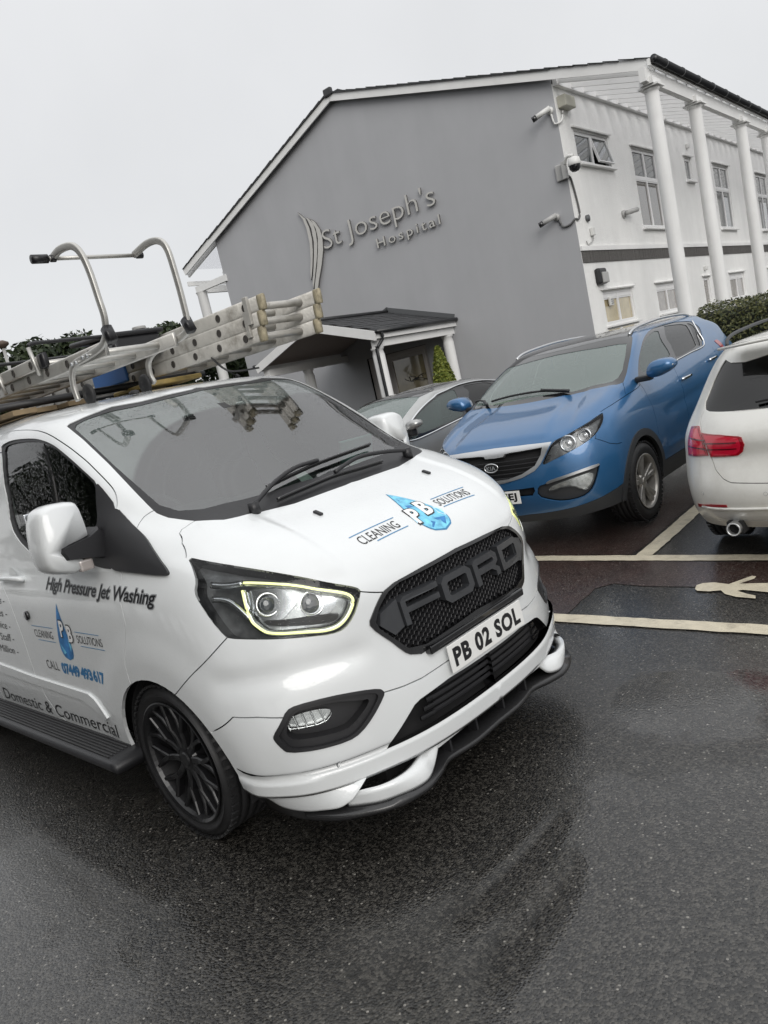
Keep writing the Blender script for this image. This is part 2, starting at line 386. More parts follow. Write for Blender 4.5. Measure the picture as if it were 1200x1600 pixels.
class Inv2:
    """(two coordinates) -> point on the surface, within a box of (s,t)"""
    def __init__(I,S,axes,box,n=140):
        I.S=S;I.ax=axes;I.box=box;s,t=np.meshgrid(np.linspace(box[0],box[1],n),np.linspace(box[2],box[3],n));I.s=s.ravel();I.t=t.ravel()
        p=S.P(I.s,I.t)[:,axes];I.kd=kdtree.KDTree(len(p))
        for i,q in enumerate(p): I.kd.insert((q[0],q[1],0),i)
        I.kd.balance()
    def st(I,uv):
        uv=np.array(uv,float).reshape(-1,2);k=[I.kd.find((a,b,0))[1] for a,b in uv];s=I.s[k].copy();t=I.t[k].copy();e=2e-3
        for _ in range(4):
            f=I.S.P(s,t)[:,I.ax]-uv;fs=(I.S.P(s+e,t)[:,I.ax]-f-uv)/e;ft=(I.S.P(s,t+e)[:,I.ax]-f-uv)/e
            D=fs[:,0]*ft[:,1]-fs[:,1]*ft[:,0];D=np.where(abs(D)<1e-9,1e-9,D)
            s-=np.clip((f[:,0]*ft[:,1]-f[:,1]*ft[:,0])/D,-.15,.15);t-=np.clip((fs[:,0]*f[:,1]-fs[:,1]*f[:,0])/D,-.15,.15)
            s=np.clip(s,I.box[0],I.box[1]);t=np.clip(t,0,I.S.tmax)
        return s,t
    def pos(I,uv,off=0):
        s,t=I.st(uv);return I.S.P(s,t)+I.S.Nn(s,t)*off
def text2d(s,size=1,offset=0,shear=0,sx=1,space=1):
    c=bpy.data.curves.new('t','FONT');c.body=s;c.size=size;c.offset=offset;c.shear=shear;c.space_character=space;c.resolution_u=3
    o=bpy.data.objects.new('t',c);COL.objects.link(o);dg=bpy.context.evaluated_depsgraph_get();me=bpy.data.meshes.new_from_object(o.evaluated_get(dg))
    v=np.array([(p.co.x*sx,p.co.y) for p in me.vertices]);f=[tuple(p.vertices) for p in me.polygons]
    bpy.data.objects.remove(o);bpy.data.curves.remove(c);bpy.data.meshes.remove(me);return v,f
def fit(v,x0,x1,h=None,ref=None):
    lo=v[:,0].min();hi=v[:,0].max();k=(x1-x0)/(hi-lo);v=v.copy();v[:,0]=(v[:,0]-lo)*k+x0
    if h: v[:,1]*=h/(ref or v[:,1].max())
    return v
def flatobj(name,V3,f,m,parent,outward=None,thick=0):
    me=bpy.data.meshes.new(name);me.from_pydata([tuple(v) for v in V3],[],f);me.update()
    if outward is not None and len(f):
        n=sum((Vector(p.normal)*p.area for p in me.polygons),Vector());
        if n.dot(Vector(outward))<0: me.flip_normals()
    return link(name,me,m,parent)
# ------------------------------------------------------------------ wheels
def wheel(parent,x,y,r,rimr,w,kind,steer=0,z=None,label=None):
    """axle along y; outer face at y side given by sign"""
    sg=1 if y>0 else -1;z=r if z is None else z
    W_=bpy.data.objects.new('wheel',None);COL.objects.link(W_);W_.parent=parent;W_.location=(x,y,z);W_.rotation_euler=(0,0,steer)
    # tyre profile (radius, offset from outer face inwards)
    o=0;pr=[(rimr-.004,.012),(rimr+.012,.004),(rimr+.03,0),((r+rimr)/2,-.008),(r-.045,-.002),(r-.022,.008),(r-.008,.024)]
    g=[.045,.052,.085,.092,.13,.137,.17,.177]
    for i,a in enumerate(g):
        dd=0 if i%2==0 else -.009
        if i%2==0: pr+=[(r,a*w/.22),(r-.009,a*w/.22+.001)]
        else: pr+=[(r-.009,a*w/.22),(r,a*w/.22+.001)]
    pr+=[(r-.008,w-.024),(r-.03,w),(rimr+.02,w),(rimr-.004,w-.012)]
    bm=bmesh.new();lathe(bm,[(a,-sg*b) for a,b in pr],72)
    t=bmobj('tyre',bm,M_rubber,W_,True)
    # tread sipes: raised shoulder blocks
    bm=bmesh.new();nb=54
    for k in range(nb):
        a=2*math.pi*k/nb
        for yy,ww in ((.020,.034),(w-.022,.034)):
            vs=box(bm,(0,0,0),(.024*r/.35,ww,.010),bev=0);Mx=Matrix.Rotation(-a,4,'Y')@Matrix.Translation((0,-sg*yy,r-.0045))@Matrix.Rotation(0,4,'X')
            for v in vs: v.co=Mx@v.co
    tb=bmobj('tread_blocks',bm,M_rubber,W_);tag(tb,kind='stuff')
    bm=bmesh.new();lathe(bm,[(rimr,-sg*.008),(rimr+.006,sg*.002),(rimr,sg*.004),(rimr-.012,-sg*.004),(rimr-.018,-sg*.02),(rimr-.028,-sg*.09),(rimr-.03,-sg*(w-.02))],64)
    mR=M_blkalloy if kind=='y' else M_rimsilver
    def ysp(bm,a0,a1,r0,r1,w0,w1,d0,d1,dz0,dz1):
        # spoke bar from radius r0 angle a0 to r1 angle a1 ; y offsets d
        q=[]
        for (a,rr,ww,d,dz) in ((a0,r0,w0,d0,dz0),((a0+a1)/2,(r0+r1)/2,(w0+w1)/2,(d0+d1)/2+.004,(dz0+dz1)/2),(a1,r1,w1,d1,dz1)):
            c=Vector((math.cos(a)*rr,0,math.sin(a)*rr));tt=Vector((-math.sin(a),0,math.cos(a)))
            ring=[c+tt*ww*.5+Vector((0,-sg*(d+.006),0)),c+tt*ww*.32+Vector((0,-sg*d,0)),c-tt*ww*.32+Vector((0,-sg*d,0)),c-tt*ww*.5+Vector((0,-sg*(d+.006),0)),c-tt*ww*.5+Vector((0,-sg*(d+dz),0)),c+tt*ww*.5+Vector((0,-sg*(d+dz),0))]
            q.append([bm.verts.new(v) for v in ring])
        for i in range(2):
            for k in range(6): bm.faces.new((q[i][k],q[i][(k+1)%6],q[i+1][(k+1)%6],q[i+1][k]))
        bm.faces.new(q[0]);bm.faces.new(q[2][::-1])
    if kind=='y':
        for k in range(10):
            a=2*math.pi*k/10+.1;s_=2*math.pi/10
            ysp(bm,a,a+.02,.05,rimr*.56,.034,.026,.030,.022,.035,.03)
            ysp(bm,a,a-s_*.30,rimr*.50,rimr-.006,.022,.019,.022,.012,.03,.03)
            ysp(bm,a,a+s_*.34,rimr*.50,rimr-.006,.022,.019,.022,.012,.03,.03)
    elif kind=='five':
        for k in range(5):
            a=2*math.pi*k/5+.3
            for d in (-.16,.16): ysp(bm,a+d*.9,a+d,.045,rimr-.008,.036,.050,.03,.012,.03,.03)
    else:
        for k in range(10): ysp(bm,2*math.pi*k/10,2*math.pi*k/10,.045,rimr-.008,.03,.022,.03,.012,.03,.03)
    lathe(bm,[(0.0001,-sg*.024),(.028,-sg*.024),(.033,-sg*.030),(.062,-sg*.034),(.07,-sg*.05),(.07,-sg*.09)],24)
    bmobj('rim',bm,mR,W_)
    bm=bmesh.new();lathe(bm,[(.0001,-sg*.11),(rimr-.05,-sg*.11),(rimr-.05,-sg*.14),(.0001,-sg*.14)],32);bmobj('brake_disc',bm,M_disc,W_)
    return W_
M_rimsilver=mat('silver alloy',(.50,.48,.45),.35,.75,var=.1,vs=20,dirt=.4,dc=(.12,.10,.08))
M_disc=mat('brake disc',(.10,.095,.09),.45,.7)

def van_net():
    side=lambda z:float(np.interp(z,[.30,.34,.45,.60,.84,1.0,1.07,1.15,1.22,1.29,1.36,1.52,1.69,1.81,1.885,1.955,1.99],
                                   [.935,.945,.965,.978,.985,.975,.963,.93,.917,.905,.893,.862,.828,.797,.735,.54,0]))
    F=[ # columns 0..7 of each row, then (z of the side columns, x of col 8..)
    ([(.975,0,.31),(.968,.22,.31),(.94,.42,.31),(.89,.57,.31),(.82,.715,.31),(.735,.84,.315),(.61,.915,.32),(.42,.945,.33)],.335,[.0,-.5]),
    ([(.985,0,.42),(.978,.22,.42),(.95,.42,.42),(.90,.57,.42),(.83,.715,.42),(.745,.845,.425),(.62,.93,.43),(.43,.96,.44)],.45,[0,-.5]),
    ([(.985,0,.56),(.977,.22,.56),(.948,.42,.56),(.90,.57,.56),(.83,.71,.56),(.745,.845,.565),(.63,.935,.57),(.44,.972,.58)],.60,[0,-.5]),
    ([(.965,0,.70),(.957,.22,.70),(.93,.42,.70),(.89,.56,.70),(.82,.70,.705),(.725,.83,.71),(.605,.925,.715),(.42,.972,.72)],.74,[0,-.5]),
    ([(.945,0,.84),(.937,.22,.84),(.91,.42,.84),(.88,.55,.845),(.80,.68,.86),(.695,.81,.875),(.57,.90,.89),(.40,.962,.90)],.90,[0,-.5]),
    ([(.93,0,.945),(.922,.22,.945),(.897,.42,.95),(.872,.54,.965),(.79,.66,.995),(.66,.77,1.025),(.52,.867,1.05),(.36,.937,1.06)],1.06,[-.02,-.5]),
    ([(.905,0,1.0),(.896,.22,1.003),(.87,.42,1.013),(.83,.54,1.035),(.735,.645,1.08),(.605,.745,1.125),(.465,.828,1.16),(.30,.90,1.165)],1.15,[-.05,-.52]),
    ([(.82,0,1.095),(.812,.22,1.10),(.785,.42,1.11),(.735,.53,1.13),(.64,.63,1.16),(.525,.715,1.19),(.385,.795,1.215),(.22,.87,1.225)],1.22,[-.10,-.55]),
    ([(.62,0,1.207),(.61,.22,1.21),(.58,.42,1.218),(.53,.54,1.23),(.445,.64,1.25),(.34,.715,1.27),(.22,.785,1.285),(.09,.85,1.288)],1.29,[-.17,-.6]),
    ([(.41,0,1.287),(.395,.22,1.293),(.345,.42,1.303),(.275,.56,1.32),(.175,.68,1.345),(.06,.76,1.362),(-.03,.81,1.37),(-.11,.86,1.37)],1.37,[-.27,-.65]),
    ([(.09,0,1.49),(.075,.22,1.49),(.03,.43,1.492),(-.025,.57,1.497),(-.085,.685,1.502),(-.14,.765,1.507),(-.20,.81,1.515),(-.28,.84,1.52)],1.52,[-.44,-.78]),
    ([(-.22,0,1.69),(-.23,.22,1.69),(-.26,.43,1.687),(-.30,.56,1.684),(-.34,.665,1.682),(-.38,.745,1.682),(-.44,.79,1.688),(-.52,.815,1.69)],1.69,[-.68,-.95]),
    ([(-.54,0,1.875),(-.545,.22,1.872),(-.565,.43,1.865),(-.585,.55,1.857),(-.605,.645,1.847),(-.64,.72,1.833),(-.71,.765,1.825),(-.80,.785,1.815)],1.81,[-.97,-1.25]),
    ([(-.72,0,1.915),(-.73,.22,1.913),(-.755,.42,1.907),(-.785,.53,1.902),(-.82,.61,1.896),(-.86,.67,1.888),(-.92,.71,1.883),(-1.0,.73,1.88)],1.88,[-1.15,-1.4]),
    ([(-1.05,0,1.945),(-1.06,.2,1.945),(-1.09,.37,1.942),(-1.12,.44,1.94),(-1.15,.49,1.938),(-1.18,.52,1.938),(-1.22,.54,1.938),(-1.26,.55,1.938)],1.938,[-1.4,-1.6]),
    ([(-1.5,0,1.96),(-1.505,0,1.96),(-1.51,0,1.96),(-1.52,0,1.96),(-1.53,0,1.96),(-1.54,0,1.96),(-1.55,0,1.96),(-1.57,0,1.96)],1.965,[-1.65,-1.85])]
    net=[]
    for i,(c,z,xs) in enumerate(F):
        r=list(c);xr=xs+[-1.2 if i<11 else -1.75,-2.1 if i<11 else -2.3,-3.1,-3.78,-3.93,-3.95]
        if i==15: xr=[-1.65,-1.85,-2.1,-2.5,-3.1,-3.7,-3.85,-3.86]
        f=[1,1,1,1,1,.98,.75,0]
        for x,k in zip(xr,f): r.append((x+(0 if z<1.3 or x>-3.5 else (z-1.3)*.12),side(z)*k,z))
        net.append(r)
    return net

VF={'headlight':[[6.522,6.903],[6.111,6.515],[5.654,6.281],[4.756,6.079],[3.92,5.85],[3.256,5.649],[2.829,5.441],[2.74,5.256],[2.802,5.073],[2.94,4.778],[3.182,4.347],[3.466,4.074],[3.765,4.007],[4.297,4.05],[5.168,4.123],[5.632,4.157],[6.077,4.191],[6.209,4.269],[6.421,4.591],[6.602,5.045],[6.664,5.331],[6.544,5.706],[6.546,6.116]],'hl_drl':[[5.501,5.575],[5.18,5.601],[4.618,5.579],[4.029,5.484],[3.37,5.301],[3.119,5.134],[3.042,4.872],[3.24,4.477],[3.52,4.192],[3.84,4.108],[4.364,4.171],[5.055,4.235],[5.285,4.33],[5.521,4.615]],'hl_tail1':[[6.246,5.567],[5.845,5.496],[5.455,5.576]],'hl_tail2':[[5.503,4.591],[5.772,4.942],[5.978,5.092],[6.302,5.13]],'hl_c1':[[5.08,4.955]],'hl_c2':[[4.1,4.893]],'hl_bez1':[[5.527,5.229],[5.361,5.379],[5.039,5.452],[4.665,5.391],[4.447,5.217],[4.409,4.99],[4.627,4.725],[4.831,4.52],[5.175,4.549],[5.417,4.68],[5.522,4.931]],'hl_bez2':[[4.361,5.215],[3.973,5.361],[3.543,5.224],[3.446,4.974],[3.567,4.656],[3.783,4.485],[4.138,4.511],[4.372,4.701],[4.42,4.931]],'hl_dark':[[5.307,4.557],[4.657,4.526],[3.491,4.523],[3.574,4.31],[3.907,4.264],[5.113,4.406]],'fog':[[5.171,2.537],[4.914,2.62],[4.167,2.614],[3.456,2.508],[2.95,2.376],[2.84,2.247],[2.888,2.126],[3.264,1.724],[3.633,1.43],[3.949,1.335],[4.719,1.369],[5.379,1.464],[5.481,1.566],[5.644,1.849],[5.622,1.972],[5.36,2.265]],'fog_in':[[5.042,2.381],[4.857,2.463],[4.113,2.428],[3.467,2.223],[3.215,2.177],[3.362,1.988],[3.786,1.664],[4.089,1.62],[4.842,1.689],[5.214,1.754],[5.324,1.911],[5.245,2.137]],'foglamp':[[5.247,2.084],[5.179,2.229],[4.986,2.315],[4.516,2.311],[4.18,2.223],[4.158,2.124],[4.357,1.948],[5.061,1.99],[5.24,2.014]],'sensor':[[4.256,0.724]],'grille':[[-0.216,5.467],[-0.009,5.456],[0.935,5.338],[1.711,5.136],[2.089,4.905],[2.493,4.46],[2.758,4.144],[2.783,4.014],[2.676,3.84],[2.301,3.405],[2.018,2.976],[1.918,2.871],[1.656,2.745],[1.48,2.764],[1.398,2.691],[0.742,2.771]],'grille_in':[[-0.189,5.353],[0.018,5.342],[0.875,5.215],[1.603,5.048],[1.958,4.836],[2.364,4.418],[2.586,4.048],[2.515,3.842],[2.185,3.447],[1.904,3.046],[1.472,2.922],[0.68,2.959]],'grille_mesh':[[-0.171,5.278],[0.856,5.095],[1.532,4.989],[1.87,4.719],[2.168,4.343],[2.488,3.924],[2.115,3.507],[1.833,3.123],[1.447,3.001],[0.653,3.038]],'lowgrille':[[0.639,1.738],[1.182,1.746],[1.984,1.627],[2.16,1.555],[2.362,1.379],[3.245,0.458],[2.792,0.452],[1.915,0.51],[1.59,0.594],[0.822,0.726]],'lg_in':[[0.677,1.577],[1.182,1.633],[1.862,1.472],[2.169,1.275],[1.978,0.843],[1.576,0.706],[0.806,0.855]],'seamA':[[6.553,6.836],[6.297,7.614],[5.843,8.134],[5.486,8.319],[4.357,8.714]],'seamB':[[2.811,5.199],[2.434,5.041],[2.009,4.864]],'seamC':[[6.119,4.222],[6.343,4.075],[6.56,3.925],[6.765,3.768],[6.96,3.605],[7.141,3.422],[7.349,3.124],[7.553,2.755]],'seamD':[[7.117,1.893],[6.543,2.475],[5.892,2.468],[5.26,2.371]],'seamE':[[2.923,2.23],[2.828,2.217],[2.324,2.157],[1.8,2.131],[1.116,2.195],[0.744,2.182]],'seamF':[[4.966,9.229],[5.122,9.196],[5.679,9.055],[6.266,8.852],[6.687,8.669]],'windscreen':[[-0.205,12.235],[0.188,12.155],[0.528,12.144],[0.848,12.142],[1.097,12.122],[1.339,12.107],[1.581,12.095],[1.822,12.132],[2.091,12.176],[2.408,12.232],[3.054,12.149],[3.73,12.096],[4.233,12.058],[4.759,12.035],[4.994,11.967],[4.97,11.64],[4.928,11.381],[4.926,11.116],[4.907,10.868],[4.875,10.629],[4.874,10.423],[4.87,10.218],[4.866,10.012],[4.867,9.802],[4.876,9.588],[4.92,9.362],[4.989,9.133],[4.887,8.933],[4.703,8.852],[4.54,8.769],[4.39,8.684],[4.158,8.66],[3.937,8.636],[3.724,8.61],[3.257,8.687],[2.928,8.748],[2.611,8.795],[2.316,8.827],[2.049,8.84],[1.806,8.846],[1.579,8.846],[1.285,8.88],[0.992,8.909],[0.689,8.933],[0.439,8.946],[0.181,8.954]],'ws_clear':[[-0.036,12.02],[0.307,12.005],[0.65,11.985],[0.972,11.972],[1.214,11.96],[1.451,11.951],[1.695,11.944],[1.954,11.963],[2.254,11.988],[2.613,12.019],[3.227,11.994],[3.859,11.982],[4.536,11.913],[4.738,11.818],[4.748,11.53],[4.742,11.286],[4.733,11.032],[4.71,10.79],[4.678,10.552],[4.619,10.321],[4.565,10.09],[4.524,9.858],[4.507,9.637],[4.523,9.406],[4.361,9.289],[4.225,9.171],[3.876,9.163],[3.548,9.154],[3.186,9.197],[2.827,9.231],[2.477,9.253],[2.121,9.272],[1.803,9.281],[1.535,9.299],[1.275,9.314],[1.013,9.327],[0.69,9.333],[0.351,9.335]],'window':[[9.005,12.134],[8.564,12.271],[8.095,12.199],[7.637,12.063],[7.327,11.926],[7.139,11.786],[6.964,11.616],[6.85,11.432],[6.814,11.146],[6.768,10.878],[6.7,10.622],[6.591,10.381],[6.499,10.208],[6.788,10.011],[7.315,9.604],[7.805,9.036],[7.947,8.927],[8.266,8.593],[8.524,8.155],[8.809,7.767],[9.074,7.363],[9.319,7.155],[9.5,7.19],[9.668,7.383],[9.856,8.31],[9.922,8.767],[10.02,9.182],[10.079,9.591],[9.999,9.994],[9.741,10.394],[9.495,10.805],[9.328,11.271],[9.177,11.755]],'win_glass':[[9.005,11.962],[8.655,12.104],[7.762,11.933],[7.286,11.685],[7.041,11.363],[7.037,11.075],[6.988,10.821],[6.906,10.585],[6.789,10.361],[6.732,10.15],[7.126,9.886],[7.444,9.617],[7.852,9.101],[7.985,8.996],[8.534,8.305],[8.801,7.936],[9.05,7.549],[9.3,7.368],[9.456,7.374],[9.62,7.602],[9.783,8.46],[9.958,9.234],[10.017,9.632],[9.949,9.983],[9.694,10.381],[9.454,10.788],[9.286,11.247]],'win_bar':[[7.268,11.733],[7.681,11.353],[8.073,11.024],[8.359,10.734],[8.503,10.465],[8.606,10.205],[8.696,9.943],[8.814,9.577],[8.896,9.272],[8.961,8.905],[9.007,8.403]],'sail':[[6.47,10.207],[6.399,9.979],[6.392,9.511],[7.1,9.236],[7.688,8.749],[7.855,8.445],[8.085,7.313],[8.139,6.603],[8.367,6.675],[8.593,6.964],[8.375,8.14],[7.881,8.951],[7.614,9.307],[7.3,9.603],[6.936,9.906]],'apex':[[6.392,9.481],[6.416,9.107],[6.657,8.653],[7.085,7.84],[7.13,6.944],[7.063,6.213],[7.076,6.091],[7.126,6.022],[7.191,6.032],[7.405,6.127],[7.668,6.297],[7.934,6.461],[8.137,6.593],[8.074,7.33],[7.839,8.442],[7.646,8.78],[7.065,9.232]],'doorseam':[[10.102,12.987],[9.413,12.918],[8.97,12.958],[8.462,13.012],[7.871,12.849],[7.28,12.618],[6.863,12.384],[6.53,12.108],[6.312,11.812],[6.187,11.492],[6.047,11.178],[5.985,10.978],[5.899,10.792],[5.87,10.507],[5.821,10.277],[5.795,10.081],[5.818,9.949],[5.958,9.78],[6.235,9.582],[6.442,9.465]],'doorseam2':[[8.102,6.8],[8.001,6.451],[8.082,5.9],[8.121,5.43],[8.119,4.877],[8.105,4.559],[8.118,4.358],[8.196,4.016],[8.251,3.696],[8.295,3.329],[8.308,2.983],[8.291,2.614]],'doorseam3':[[10.431,7.423],[10.387,6.601],[10.326,5.841],[10.225,5.244],[10.151,4.804],[10.121,4.508],[10.099,4.228],[10.083,3.951],[10.07,3.664],[10.066,3.31],[10.066,2.93],[10.067,2.52],[10.073,2.1],[10.056,1.667],[10.045,1.223],[10.008,0.882],[9.98,0.479],[9.958,0.021],[9.969,0.0]],'moulding':[[10.977,2.281],[10.649,2.208],[10.094,2.034],[9.21,1.937],[9.132,1.78],[9.003,1.223],[9.076,1.074],[9.239,1.442],[9.352,1.623],[10.146,1.718],[10.709,1.83],[11.04,1.883]],'handle':[[10.227,5.899],[9.861,5.791]],'lockbadge':[[9.889,4.323]],'jet':[[1.555,8.23]]}

M_proj=mat('projector glass',(.10,.11,.12),.05,0,1)
M_letter=mat('satin grey letters',(.040,.042,.046),.38,.1,.3,.2)
M_blk2=mat('splitter black',(.020,.020,.021),.32,0,.4,.2,bump=.1,bs=30)
M_white2=mat('white recess',(.70,.71,.71),.4)
M_ribs=mat('rubber ribs',(.035,.035,.036),.5)
M_mirror=mat('mirror glass',(.85,.87,.9),.02,1)
M_indic=mat('smoked indicator',(.42,.38,.36),.15,.1,1)
M_int=mat('cab plastic',(.035,.038,.037),.7,var=.2)
M_int2=mat('bulkhead grey',(.09,.095,.095),.7,var=.1)
M_int3=mat('headliner grey',(.34,.36,.36),.8)
M_paper=mat('paper',(.85,.87,.84),.6)
M_paperg=mat('green paper',(.45,.72,.66),.6)
M_lamp_dk=mat('dark lamp interior',(.15,.155,.16),.3,.4,var=.3,vs=30)
M_refl2=mat('grey lamp interior',(.52,.54,.54),.25,.7,var=.35,vs=30)

# ------------------------------------------------------------------ the white van
def sstep(a,b,x): t=np.clip((x-a)/(b-a),0,1);return t*t*(3-2*t)
def van_disp(p):
    x,y,z=p[:,0],abs(p[:,1]),p[:,2];d=np.zeros(len(p))
    r=np.hypot(x-.03,z-.305);side=sstep(.86,.93,y)*sstep(.95,.80,x)
    d+=.010*sstep(.66,.50,r)*side
    fr=sstep(.42,.55,x)
    d+=.020*fr*sstep(.392,.372,z)
    d-=.012*fr*sstep(.50,.62,y)*np.exp(-((z-.765)/.045)**2)
    d+=.007*sstep(.50,.54,y)*sstep(1.03,1.08,z)*sstep(.15,.3,x)*sstep(.86,.78,y)
    d-=.008*sstep(-.25,-.4,x)*sstep(1.03,.99,z)*sstep(.62,.66,z)*sstep(-3.3,-3.1,x)*0
    return d
S=Surf(van_net(),disp=van_disp)
van=empty('van','white panel van with ladders on the roof and blue water drop logos','van')
sd=Inv2(S,[0,2],(5.2,13.5,0,12.5),200)       # side view
fr_=Inv2(S,[1,2],(-5.2,5.2,0,6.6),200)        # front view
tp=Inv2(S,[0,1],(-5.5,5.5,5.0,9.3),200)      # bonnet from above
def arch(cx,cz,r,n=26,a0=-12,a1=192):
    q=[(cx+r*math.cos(R(a0+(a1-a0)*i/n)),max(.20,cz+r*math.sin(R(a0+(a1-a0)*i/n)))) for i in range(n+1)]
    s,t=sd.st([(x,max(z,.34)) for x,z in q]);P=[(float(a),float(b) if z>.345 else 0.0) for a,b,(x,z) in zip(s,t,q)]
    return P
archF=arch(.03,.305,.435);archR=arch(-2.933,.305,.42)
V={k:[tuple(p) for p in v] for k,v in VF.items()}
def soften_open(P): return [P[0]]+[q for a,b in zip(P[:-1],P[1:]) for q in ((a[0]*.75+b[0]*.25,a[1]*.75+b[1]*.25),(a[0]*.25+b[0]*.75,a[1]*.25+b[1]*.75))]+[P[-1]]
for k in ('window','win_glass','apex'): V[k]=soften(V[k],1)
for k in ('headlight','fog','hl_drl','sail'): V[k]=soften(V[k],1)
for k in ('doorseam','doorseam2','seamC'): V[k]=soften_open(V[k])
ws=[(0,V['windscreen'][0][1])]+[p for p in V['windscreen'] if p[0]>.15]+[(0,8.97)]
gr=[(0,5.46)]+[p for p in V['grille'] if p[0]>.1]+[(0,2.78)]
gr=[(0,5.46)]+[p for p in V['grille'] if p[0]>.15 and p[1]>2.95 or p[0]>1.2]+[(.9,2.76),(0,2.78)]
lgT=sorted([p for p in V['lowgrille'] if p[0]>.1 and p[1]>1.0],key=lambda p:p[0]);lg=[(0,1.74)]+lgT+[(3.12,.68)]+[(0,.68)]
V['doorseam3']=[p for p in V['doorseam3'] if p[1]>.05]
tS,tT=sd.st([(-1.10,.40),(-.99,.345)])
seams=[V['seamA'],V['seamB'],V['seamC'],V['seamD'],V['seamE'][:-1]+[(0,2.28)],V['seamF'],
  V['doorseam'],V['doorseam2'],V['doorseam3']+[(9.85,.0)],[(10.9,0),(10.9,11.4)],[(12.15,0),(12.15,11.6)],[(7.9,11.7),(12.2,11.9)]]
holes=[V['headlight'],V['fog'],gr,lg,ws,V['window'],V['apex'],archF,archR,[(9.62,7.1),(10.75,7.1),(10.75,10.9),(10.6,11.1),(9.7,11.1)][::-1] if False else [(11.2,7.0),(11.2,7.01),(11.21,7.0)]]
holes=holes[:-1]
names={'bonnet':(1,7.6),'bumper':(4.2,3.9),'lower_bumper':(4.0,.4),'wing':(7.2,4.8),'door':(8.9,4.0),'windscreen_pillar':(5.8,11.3),'body_side':(10.3,4),'rear_quarter':(13.2,4)}
skin(S,holes,seams,names,van,default=M_white,ds=.11,dt=.11)
# dark shell inside the bodywork
patch(S,'inner_shell',[(0,0),(8,0),(15,0),(15,7.0),(10,7.0),(8.6,7.0),(6.4,7.6),(5,8.3),(0,8.3)],M_dark,van,off=-.10,step=.3,holes=[archF,archR])
def copyref(o):return o
# windscreen, cowl
wc=[(0,V['ws_clear'][0][1])]+[p for p in V['ws_clear'] if p[0]>.3]+[(0,9.38)]
g=patch(S,'windscreen',ws,M_glass,van,off=-.006,lip=.004,step=.3)[0]
patch(S,'glass_border',ws,M_gloss2 if False else M_black,g,off=-.004,lip=.006,step=.3,holes=[wc])
# side window
for i,(o,b) in enumerate(zip(patch(S,'side_window',V['win_glass'],M_glassS,van,off=-.012,step=.25),(1,-1))): pass
patch(S,'window_seal',V['window'],M_black,van,off=-.006,lip=.01,step=.25,holes=[V['win_glass']])
bar=V['win_bar'];
A=np.array(bar);w_=.10;patch(S,'window_bar',[(a-w_/2,b) for a,b in bar]+[(a+w_/2,b) for a,b in bar[::-1]],M_gloss,van,off=-.008,lip=.004,step=.2)
patch(S,'mirror_sail',V['sail'],M_black,van,off=.004,lip=.012,step=.2)
patch(S,'corner_trim',soften(V['apex'],1),M_black,van,off=.014,lip=.03,step=.2)
# headlights
def prof_off(name,polyn,m,parent,off,lip=.004,sm=1,both=True): return patch(S,name,soften(polyn,sm),m,parent,off=off,lip=lip,step=.12,both=both)
hl=patch(S,'headlight',V['headlight'],M_lamp_dk,van,off=-.075,lip=0,step=.14)
def wall(name,poly,o0,o1,m,parent,mir):
    q=np.array(densify(poly,.1));P=S.P(q[:,0],q[:,1]);Nn=S.Nn(q[:,0],q[:,1]);a=P+Nn*o0;b=P+Nn*o1
    if mir: a=a*[1,-1,1];b=b*[1,-1,1]
    n=len(a);me=bpy.data.meshes.new(name);me.from_pydata([tuple(v) for v in np.concatenate([a,b])],[],[(i,(i+1)%n,n+(i+1)%n,n+i) for i in range(n)]);me.update();return link(name,me,m,parent,True)
def pts_off(st,off,mir=False):
    q=np.array(st,float).reshape(-1,2);P=S.P(q[:,0],q[:,1])+S.Nn(q[:,0],q[:,1])*off
    return P*[1,-1,1] if mir else P
def shr(P,k): c=np.mean(P,axis=0);return [((a-c[0])*k+c[0],(b-c[1])*k+c[1]) for a,b in P]
